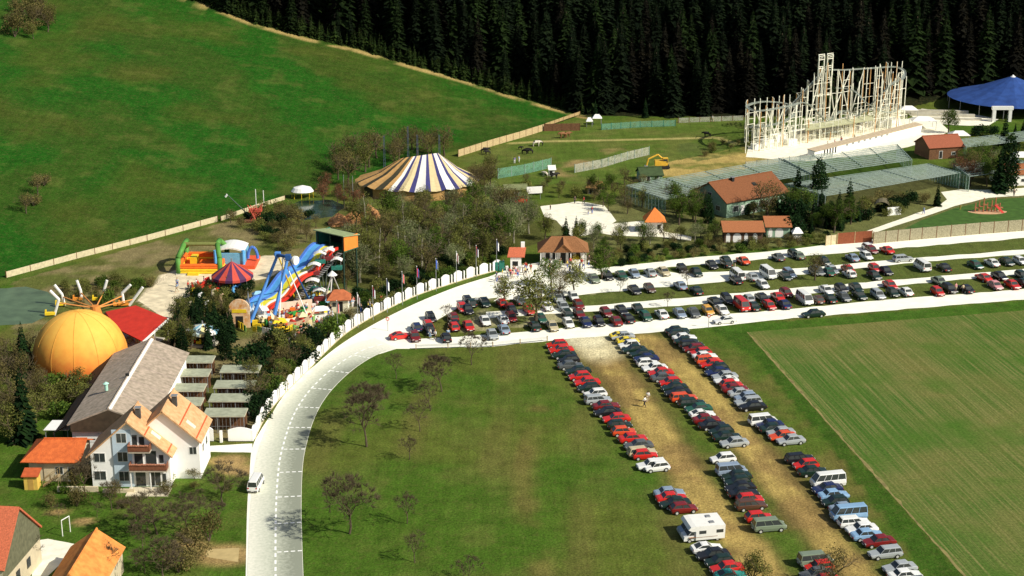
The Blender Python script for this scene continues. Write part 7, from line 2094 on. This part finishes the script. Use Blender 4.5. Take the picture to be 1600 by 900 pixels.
# twin posts: each trestle has a partner a little behind
for (i, row), (p, q, hh) in list(grid.items()):
    if hh > 5 and (i + row) % 2 == 0:
        o = uy * (2.2 if row < 2 else -2.4) + ux * rs.uniform(-.5, .5); mb = MB(); mb.tube(p + o, q + o, .09, .08, 5)
        nz = 3 if hh > 8 else 2
        for k in range(1, nz + 1):
            f = k / nz; f0 = (k - 1) / nz; mb.tube(p.lerp(q, f), (p + o).lerp(q + o, f), .06, .06, 4)
            if (k + i) % 2: mb.tube(p.lerp(q, f0), (p + o).lerp(q + o, f), .05, .05, 4)
        mb.build('trestle', CW if (i * 3 + row) % 5 else CO, t)
nbeam = [0]
# cross braces between neighbouring posts at levels
for row in (0, 1, 2):
    ks = sorted(k[0] for k in grid if k[1] == row)
    for lv in (3.6, 7.0, 10.5, 13.5):
        for a, b in zip(ks[:-1], ks[1:]):
            A0, B0 = grid[(a, row)], grid[(b, row)]
            if min(A0[2], B0[2]) > lv and b - a <= 2 and rs.random() < .55 and nbeam[0] < 98:
                nbeam[0] += 1; mb = MB(); mb.tube(A0[0].lerp(A0[1], lv / A0[2]), B0[0].lerp(B0[1], lv / B0[2]), .07, .07, 4); mb.build('cross_beam', CW, t)
for (i0, i1, row) in ((14, 17, 2), (15, 18, 1), (13, 15, 1), (3, 5, 0), (21, 23, 0), (17, 14, 1), (20, 18, 2), (6, 4, 0), (1, 3, 1), (8, 6, 1), (24, 22, 0), (26, 24, 1), (9, 11, 2), (23, 25, 2), (12, 10, 1)):
    if (i0, row) in grid and (i1, row) in grid:
        mb = MB(); mb.tube(grid[(i0, row)][1], grid[(i1, row)][0].lerp(grid[(i1, row)][1], .15), .1, .13, 5); mb.build('diagonal_brace', CW, t)
# end towers: two tall frames at the crest of the lift
for k, a in enumerate((Lc * .445, Lc * .50)):
    mb = MB(); c4 = [cp(a - .9, 8), cp(a + .9, 8), cp(a + .9, 10.5), cp(a - .9, 10.5)]
    for p in c4: mb.tube(p, p + V3(0, 0, 20.2), .14, .12, 5)
    for z in (5, 10, 14, 17.0, 19.2, 20.1):
        for p, q in zip(c4, c4[1:] + c4[:1]): mb.tube(p + V3(0, 0, z), q + V3(0, 0, z), .1, .1, 4)
    mb.build('lift_tower', CW, t)
def track(pts, nm='track'):
    mb = MB(); nt_ = len(pts)
    for a, b in zip(pts[:-1], pts[1:]):
        d_ = (b - a); s_ = V3(-d_.y, d_.x); s_ = s_.normalized() * .42 if s_.length > 1e-6 else V3(.55, 0)
        for sg in (-1, 1): mb.tube(a + s_ * sg, b + s_ * sg, .07, .07, 4)
        mb.slab([a - s_ - V3(0, 0, .12), a + s_ - V3(0, 0, .12), b + s_ - V3(0, 0, .12), b - s_ - V3(0, 0, .12)], .05)
    return mb.build(nm, TRK, t)
def curve(P, k=8):
    out = []; Q = [P[0]] + P + [P[-1]]
    for i in range(1, len(Q) - 2):
        for j in range(k):
            u = j / k; out.append(.5 * ((2 * Q[i]) + (Q[i + 1] - Q[i - 1]) * u + (2 * Q[i - 1] - 5 * Q[i] + 4 * Q[i + 1] - Q[i + 2]) * u * u + (3 * Q[i] - Q[i - 1] - 3 * Q[i + 1] + Q[i + 2]) * u ** 3))
    return out + [P[-1]]
track([cp(Lc * .20, 9.2, 5.59), cp(Lc * .47, 9.2, 16.34)], 'lift_hill')
mb = MB(); mb.slab([cp(Lc * .20, 8.6, 5.50), cp(Lc * .47, 8.6, 16.25), cp(Lc * .47, 10.0, 16.25), cp(Lc * .20, 10.0, 5.50)], .5); mb.build('lift_chain_bed', M('lift_dark', (.09, .09, .06), .7, .15), t)
track(curve([cp(Lc * .47, 9.2, 16.34), cp(Lc * .55, 9, 16.00), cp(Lc * .62, 12, 15.14), cp(Lc * .8, 13.5, 14.45), cp(Lc * .95, 13, 14.10), cp(Lc * 1.0, 8, 13.59), cp(Lc * .98, 2, 12.90), cp(Lc * .9, .5, 12.04), cp(Lc * .8, 3, 7.74), cp(Lc * .7, 6.5, 3.87), cp(Lc * .6, 7, 5.59), cp(Lc * .5, 6.5, 3.44)]))
track(curve([cp(Lc * .5, 6.5, 3.44), cp(Lc * .36, 6, 9.03), cp(Lc * .25, 1, 9.98), cp(Lc * .08, 0, 9.98), cp(.5, 5, 9.80), cp(0, 11, 9.63), cp(Lc * .1, 13.5, 9.46), cp(Lc * .25, 12, 8.26), cp(Lc * .3, 8, 6.88), cp(Lc * .22, 2.5, 6.02), cp(Lc * .08, 2, 5.50), cp(Lc * .02, 7, 4.82), cp(Lc * .1, 11, 4.13), cp(Lc * .25, 10, 3.10), cp(Lc * .4, 4, 1.72), cp(Lc * .6, 1, 1.55)]))
track(curve([cp(Lc * .55, 10, 11.18), cp(Lc * .66, 6.5, 10.66), cp(Lc * .75, 2.5, 7.74), cp(Lc * .88, 1.5, 4.73), cp(Lc * .97, 5, 4.30), cp(Lc * .96, 11, 4.30), cp(Lc * .8, 13, 3.44), cp(Lc * .6, 12, 2.58), cp(Lc * .4, 12, 2.24)]))
mb = MB()   # station roof
mb.slab([cp(Lc * .36, -.5, 3.6), cp(Lc * .80, -.5, 3.6), cp(Lc * .80, 2.8, 4.2), cp(Lc * .36, 2.8, 4.2)], .2); mb.build('station_roof', M('station_felt', (.42, .42, .25), .9, .12), t)
mb = MB(); mb.slab([cp(Lc * .30, 3.0, 2.0), cp(Lc * .72, 3.0, 2.0), cp(Lc * .72, 5.5, 2.6), cp(Lc * .30, 5.5, 2.6)], .15); mb.build('queue_roof', CONC, t)
# low clutter inside: walkways, white coach sheds
mb = MB()
for k in range(200):
    a, b = rs.uniform(0, Lc), rs.uniform(0, 13); z = rs.uniform(.8, 5.0)
    p = cp(a, b, 0); mb.tube(p, p + V3(0, 0, z), .07, .07, 4); q = cp(a + rs.uniform(1.5, 3), b + rs.uniform(-1.5, 1.5), z); mb.tube(p + V3(0, 0, z), q, .06, .06, 4); mb.tube(q, q - V3(0, 0, z), .06, .06, 4)
o = mb.build('walkway_railing', CW, t); o['kind'] = 'stuff'
for (a, b, w_, d_, h_) in ((.06, 3, 2.2, 1.6, 1.2), (.12, 4, 3.2, 2, 1.8), (.2, 7, 3.6, 2.2, 2.0), (.27, 2, 3, 1.6, 1.3), (.33, 6, 5, 2.2, 2.4), (.42, 9, 3, 2, 3.2), (.55, 8, 6, 2.2, 1.6), (.66, 5, 3, 1.6, 1.4), (.75, 8, 5, 2, 1.5), (.88, 6, 4, 2, 1.6), (.94, 3, 3, 2, 2.4)):
    p = cp(Lc * a, b); mb = MB(); mb.box(p.x, p.y, 0, w_, d_, h_, math.atan2(ux.y, ux.x)); mb.build('equipment_shed', WPAINT, t)
print('posts', npost)

# ------------------------------------------------------------ excavator, playground, rocks and logs
c = W(1035, 263)
t = thing('excavator', 'small yellow digger standing on bare earth above the aviaries', 'excavator', c)
YM = M('digger_yellow', (.75, .45, .05), .5, .12)
for sy in (-.9, .9):
    mb = MB(); prof = [(-1.5, .1), (1.5, .1), (1.7, .4), (1.5, .75), (-1.5, .75), (-1.7, .4)]; n = 6
    mb.add([(c.x + x, c.y + sy - .25, z) for x, z in prof] + [(c.x + x, c.y + sy + .25, z) for x, z in prof], [(k, (k + 1) % n, n + (k + 1) % n, n + k) for k in range(n)] + [tuple(reversed(range(n))), tuple(range(n, 2 * n))]); mb.build('track', TRIM, t)
pb(t, 'body', YM, (c.x - .5, c.y, .8, 2.6, 2.0, 1.1)); pb(t, 'cab', YM, (c.x + .6, c.y - .4, .9, 1.2, 1.1, 1.7)); pb(t, 'cab_window', GLASS, (c.x + .6, c.y - .97, 1.6, 1.0, .05, .8))
mb = MB(); mb.path([V3(c.x + 1.0, c.y + .3, 1.4), V3(c.x - 1.2, c.y - .5, 3.4), V3(c.x - 3.4, c.y - .8, 2.4), V3(c.x - 3.8, c.y - .8, .8)], .2, 6); mb.build('boom', YM, t)
pb(t, 'bucket', METAL, (c.x - 3.9, c.y - .8, .1, .8, .9, .8))
c = W(1543, 331)
t = thing('climbing_frame', 'reddish timber climbing frame on a round sand patch on the zoo lawn', 'playground', c)
REDW = M('red_wood', (.42, .17, .08), .8, .2)
for k in range(7):
    x = c.x - 2.6 + .85 * k; h_ = 1.3 + 1.1 * ((k * 7) % 3) / 2; pb(t, 'post', REDW, (x, c.y + .3 * (k % 2), 0, .22, .22, h_ + .6)); pb(t, 'platform', REDW, (x + .3, c.y + .3, h_ * .6, .8, .8, .12))
mb = MB(); mb.slab([(c.x + 1.2, c.y - .3, 1.6), (c.x + 1.8, c.y - .3, 1.6), (c.x + 3.2, c.y - 1.2, .1), (c.x + 2.6, c.y - 1.2, .1)], .06); mb.build('slide', RED, t)
mb = MB(); pts = [(c.x + 4.0 * math.cos(a) * (1 + .1 * math.sin(3 * a)), c.y - .2 + 1.8 * math.sin(a)) for a in [2 * math.pi * k / 20 for k in range(20)]]
mb.face([(x, y, .016) for x, y in pts]); o = mb.build('sand_patch', M('play_sand', (.6, .36, .2), .95, .1)); struct(o)
SROCK = M('sandstone', (.62, .45, .22), .95, .2, 1.5)
rs = random.Random(22)
for i in range(22):
    x = 1368 + i * 6.2 + rs.uniform(-2, 2); y = 375 - (x - 1368) * .085 + rs.uniform(-1, 2.5)
    if i % 3 == 0 and i < 19: p = W(x, y); rock(p, rs.uniform(1.0, 1.9), rs.uniform(.7, 1.5), 40 + i, 'ochre sandstone block lying at the foot of the grey board fence', SROCK, group='sandstone blocks along the fence')
    elif i % 3 == 1: p = W(x, y); rock(p, rs.uniform(.6, 1.2), rs.uniform(.3, .8), 40 + i, 'pale boulder lying at the foot of the grey board fence', M('pale_stone', (.72, .66, .5), .95, .12, 1.5), group='pale boulders along the fence')
for i in range(10):
    x = 1490 + i * 12 + rs.uniform(-3, 3); y = 364 - (x - 1480) * .08 + rs.uniform(-1, 1.5); p = W(x, y)
    rock(p, rs.uniform(.8, 1.5), rs.uniform(.3, .7), 80 + i, 'dark boulder lying on the gravel along the grey fence at the right', M('dark_stone', (.10, .10, .07), .95, .2, 1.5), group='dark boulders along the fence')
p = W(1456, 364); t = thing('timber_stack', 'stack of sawn orange timber lying in front of the grey fence', 'timber stack', p)
for k in range(6): pb(t, 'beam', M('sawn_timber', (.75, .45, .18), .85, .12), (p.x + .1 * (k % 2), p.y + .35 * (k % 3), .02 + .3 * (k // 3), 3.6, .3, .28, .2))
# road sign by the bend and by the lots
for (x, y, lb) in ((1107, 512, 'thin post sign at the top of the right field row'), (1103, 506, None), (606, 517, 'small red and white road sign at the bend next to the red car'), (690, 543, None)):
    if lb:
        p = W(x, y); t = thing('road_sign', lb, 'sign', p); mb = MB(); mb.tube(p, p + V3(0, 0, 2.2), .05, .05, 6); mb.build('post', METAL, t)
        mb = MB(); mb.tube(p + V3(0, -.05, 2.1), p + V3(0, -.09, 2.1), .32, .32, 14); mb.build('disc', RED, t); mb = MB(); mb.tube(p + V3(0, -.09, 2.1), p + V3(0, -.1, 2.1), .2, .2, 14); mb.build('disc_centre', WPAINT, t)
# ------------------------------------------------------------ people and animals
def skin_mesh(name, joints, edges, radii, sub=1):
    me = bpy.data.meshes.new(name + '_src'); me.from_pydata(joints, edges, []); me.update()
    o = bpy.data.objects.new(name + '_src', me); COL.objects.link(o)
    m = o.modifiers.new('s', 'SKIN'); m.use_smooth_shade = True
    sv = me.skin_vertices[0].data if me.skin_vertices else None
    if sv is None:
        bpy.context.view_layer.objects.active = o; o.select_set(True)
        sv = me.skin_vertices[0].data
    for i, r_ in enumerate(radii):
        rr_ = r_ if isinstance(r_, tuple) else (r_, r_)
        sv[i].radius = rr_
    sv[0].use_root = True
    s = o.modifiers.new('u', 'SUBSURF'); s.levels = sub; s.render_levels = sub
    dg = bpy.context.evaluated_depsgraph_get(); dg.update()
    r2 = bpy.data.meshes.new_from_object(o.evaluated_get(dg))
    r2.name = name
    bpy.data.objects.remove(o); bpy.data.meshes.remove(me)
    return r2
SKINM = M('skin', (.55, .32, .2), .7, .05); HAIR = M('dark_hair', (.04, .025, .015), .9, .2)
HAIRL = M('fair_hair', (.35, .22, .1), .9, .2)
def person_meshes(walk_):
    st = .28 if walk_ else .06; ar = .25 if walk_ else .04
    J = [(0, 0, .95), (0, 0, 1.15), (0, 0, 1.38), (0, 0, 1.50), (0, .02, 1.62), (0, .01, 1.72),
         (-.09, 0, .90), (-.11, -st * .5 , .50), (-.12, -st * (.55 if walk_ else 1), .08), (-.12, -st - .14, .04),
         (.09, 0, .90), (.11, st * .3, .50), (.12, st, .08), (.12, st - .14, .04),
         (-.19, 0, 1.40), (-.25, ar * .4, 1.14), (-.26, ar - .06, .90), (-.26, ar - .1, .80),
         (.19, 0, 1.40), (.25, -ar * .4, 1.14), (.26, -ar - .06, .90), (.26, -ar - .1, .80)]
    E = [(0, 1), (1, 2), (2, 3), (3, 4), (4, 5), (0, 6), (6, 7), (7, 8), (8, 9), (0, 10), (10, 11), (11, 12), (12, 13), (2, 14), (14, 15), (15, 16), (16, 17), (2, 18), (18, 19), (19, 20), (20, 21)]
    Rr_ = [(.15, .11), (.13, .1), (.15, .1), .055, (.085, .1), (.07, .08), .095, .06, .045, .04, .095, .06, .045, .04, .06, .045, .035, .035, .06, .045, .035, .035]
    body = skin_mesh('person_body', J, E, Rr_)
    k = 1.22
    top = skin_mesh('person_top', [J[0], J[1], J[2], (0, 0, 1.45), J[14], J[15], (J[15][0] * .5 + J[16][0] * .5, J[15][1] * .5 + J[16][1] * .5, 1.02), J[18], J[19], (J[19][0] * .5 + J[20][0] * .5, J[19][1] * .5 + J[20][1] * .5, 1.02)],
        [(0, 1), (1, 2), (2, 3), (2, 4), (4, 5), (5, 6), (2, 7), (7, 8), (8, 9)], [(.17, .13), (.155, .12), (.175, .12), (.08, .08), .08, .062, .055, .08, .062, .055])
    tr = skin_mesh('person_trousers', [(0, 0, .97), J[6], J[7], (J[8][0], J[8][1], .12), J[10], J[11], (J[12][0], J[12][1], .12)], [(0, 1), (1, 2), (2, 3), (0, 4), (4, 5), (5, 6)], [(.165, .125), .11, .078, .062, .11, .078, .062])
    hr = skin_mesh('person_hair', [(0, .03, 1.66), (0, .02, 1.76), (0, .07, 1.6)], [(0, 1), (0, 2)], [(.098, .1), (.06, .07), .06])
    body.materials.clear(); body.materials.append(SKINM)
    return body, top, tr, hr
PM = [person_meshes(False), person_meshes(True)]
CLO = {'white': (.8, .8, .78), 'red': (.55, .04, .03), 'blue': (.06, .13, .45), 'dark': (.03, .03, .04), 'yellow': (.7, .55, .08), 'pale blue': (.35, .5, .65), 'green': (.05, .2, .07), 'pink': (.7, .3, .35), 'beige': (.5, .42, .28)}
def clo(c): return M('cloth_' + c.replace(' ', '_'), CLO[c], .9, .1)
_pc = {}
def person(p, rz, walk_, top, leg, label, child=False, group=None):
    t = thing('person', label, 'person', p, rz, group)
    if child: t.scale = (.68, .68, .68)
    b, tp, tr, hr = PM[walk_]
    for nm, me_, mt in (('body', b, None), ('shirt', tp, clo(top)), ('trousers', tr, clo(leg)), ('hair', hr, R.choice([HAIR, HAIRL]))):
        key = (nm, walk_, top if nm == 'shirt' else leg if nm == 'trousers' else (mt.name if mt else ''))
        if key not in _pc:
            m2 = me_ if nm == 'body' else me_.copy()
            if mt: m2.materials.clear(); m2.materials.append(mt)
            _pc[key] = m2
        o = bpy.data.objects.new(nm, _pc[key]); COL.objects.link(o); o.parent = t
    return t
tops = list(CLO)
PEOPLE = [
 (1012, 628, 1, 'white', 'beige', 'person in white top walking up the yellow track between the first car rows', False),
 (1007, 636, 1, 'white', 'dark', 'person in white top and dark trousers just below the other walker on the track', False),
 (672, 528, 0, 'white', 'pale blue', 'person in white beside the cars at the bend, leftmost of the group', False),
 (680, 531, 1, 'white', 'dark', 'person in white with dark trousers, middle of the group by the bend', False),
 (700, 529, 1, 'pale blue', 'white', 'person in pale blue, rightmost of the group on the lower lane', False),
 (1148, 424, 0, 'beige', 'white', 'person in beige standing beside a dark car on the top row', False),
 (1493, 456, 0, 'pink', 'beige', 'person in pink standing between dark cars in the front lot row', False),
 (1504, 458, 1, 'beige', 'dark', 'person in beige next to the pink dressed one in the front lot row', False),
 (1324, 434, 0, 'white', 'beige', 'person in white standing among cars between the upper lanes', False),
 (912, 319, 1, 'red', 'dark', 'person with red top and dark trousers on the white plaza', False),
 (898, 318, 1, 'dark', 'dark', 'dark dressed person on the left of the white plaza', False),
 (925, 334, 0, 'red', 'blue', 'person in red near the dark edge of the white plaza', False),
 (919, 336, 0, 'dark', 'blue', 'person in dark top and blue trousers near the edge of the white plaza', True),
 (860, 328, 0, 'dark', 'dark', 'lone dark figure at the left end of the white plaza', True),
 (1443, 335, 1, 'pale blue', 'blue', 'person in pale blue walking on the pale zoo path', False),
 (1584, 307, 0, 'dark', 'dark', 'dark dressed person under the brown roofed pavilion', False),
 (1500, 328, 0, 'yellow', 'yellow', 'small person in yellow on the zoo lawn', True),
 (1113, 190, 1, 'white', 'beige', 'distant person in white at the forest edge left of the coaster', False),
 (804, 256, 0, 'blue', 'white', 'person in blue in the zoo paddock', False),
 (811, 254, 0, 'pale blue', 'white', 'person in pale blue in the zoo paddock beside the one in blue', False),
 (560, 464, 1, 'white', 'beige', 'person in white at the edge of the grove above the flagpoles', False),
 (591, 458, 0, 'yellow', 'beige', 'person in yellow on the path along the grove', False),
 (597, 459, 0, 'beige', 'white', 'person in beige beside the one in yellow on the grove path', False),
]
for i, (x, y, wk, a, b, lb, ch) in enumerate(PEOPLE):
    p = G(x, y); person(p, R.uniform(0, 6.28), wk, a, b, lb, ch)
rs = random.Random(64)
ppl = []
crowd = [((440, 545), (520, 505), 34, 'crowd before the swing rides'), ((775, 440), (830, 424), 20, 'group at the ticket kiosk'), ((560, 498), (600, 478), 6, 'path behind the flags'), ((852, 425), (925, 418), 16, 'entrance house forecourt'), ((500, 500), (560, 476), 9, 'path right of the rides'), ((395, 505), (500, 482), 14, 'ride carts'), ((270, 455), (340, 440), 5, 'sand by the carousel'), ((1280, 238), (1340, 226), 9, 'coaster station')]
for (a, b, n, where) in crowd:
    k = 0; tr_ = 0
    while k < n and tr_ < 600:
        tr_ += 1
        u = rs.random(); x = a[0] + (b[0] - a[0]) * u; y = a[1] + (b[1] - a[1]) * u + rs.uniform(-8, 4)
        p = W(x, y)
        if any((p - q).length < .6 for q in ppl): continue
        ppl.append(p); k += 1
        tp, lg = rs.choice(['white', 'white', 'red', 'beige', 'blue', 'pink', 'yellow', 'dark', 'pale blue']), rs.choice(['blue', 'dark', 'beige', 'white'])
        person(p, rs.uniform(0, 6.28), rs.randint(0, 1), tp, lg, 'person in %s top, %s trousers, in the %s' % (tp, lg, where) if 'crowd' in where or 'group' in where else 'person in %s top, %s trousers, near the %s' % (tp, lg, where), rs.random() < .3, 'visitors in %s and %s, %s' % (tp, lg, where))
# cattle
def cow_mesh():
    J = [(0, 0, 1.0), (.5, 0, 1.05), (-.55, 0, 1.02), (.85, 0, 1.15), (1.1, 0, 1.05), (1.32, 0, .88),
         (.5, .18, .75), (.52, .18, .38), (.5, .18, .04), (.5, -.18, .75), (.48, -.18, .38), (.5, -.18, .04),
         (-.6, .18, .80), (-.70, .18, .42), (-.62, .18, .04), (-.6, -.18, .80), (-.66, -.18, .42), (-.58, -.18, .04), (-.78, 0, .9), (-.84, 0, .45),
         (1.08, .17, 1.14), (1.08, -.17, 1.14)]
    E = [(0, 1), (0, 2), (1, 3), (3, 4), (4, 5), (1, 6), (6, 7), (7, 8), (1, 9), (9, 10), (10, 11), (2, 12), (12, 13), (13, 14), (2, 15), (15, 16), (16, 17), (2, 18), (18, 19), (4, 20), (4, 21)]
    return skin_mesh('cow', J, E, [(.30, .36), (.26, .33), (.27, .32), (.15, .19), .13, .09, .12, .07, .055, .12, .07, .055, .13, .075, .055, .13, .075, .055, .04, .03, .04, .04])
CM_ = cow_mesh()
for i, (x, y, cc, lb, sc_) in enumerate(((757, 240, 'k', 'black animal lying by the light wooden fence in the paddock', 1.0), (762, 242, 'k', 'second black animal right next to the one by the light fence', .8), (838, 229, 'w', 'white and dark pony standing near the top of the paddock', 1.0),
    (843, 228, 'k', 'black animal beside the white one near the top of the paddock', 1.0), (820, 241, 'k', 'black animal in the middle of the paddock, left one of a pair', .9), (828, 240, 'k', 'black animal in the middle of the paddock, right one of a pair', .9), (813, 234, 'k', 'small black animal above the middle pair in the paddock', .6),
    (880, 216, 'n', 'brown animal under the dark board fence in the paddock', 1.1), (886, 215, 'n', 'second brown animal under the dark board fence', 1.0), (1105, 215, 'k', 'dark animal standing on the pale track left of the coaster', 1.0), (866, 280, 'k', 'black animal in front of the tiny white animal hut', 1.0), (852, 276, 'w', 'white animal in front of the blue green net fence', .8))):
    m2 = CM_.copy(); m2.materials.clear(); m2.materials.append({'k': M('black_hide', (.02, .018, .015), .8, .3, 2), 'w': M('pale_hide', (.7, .62, .5), .8, .2, 2), 'n': M('brown_hide', (.22, .10, .04), .8, .25, 2)}[cc])
    o = bpy.data.objects.new('cow', m2); COL.objects.link(o); o.location = G(x, y); o.rotation_euler = (0, 0, R.uniform(-.6, .6) + (math.pi if i % 2 else 0)); o.scale = (sc_ * 1.15,) * 3
    tag(o, lb, 'animal')
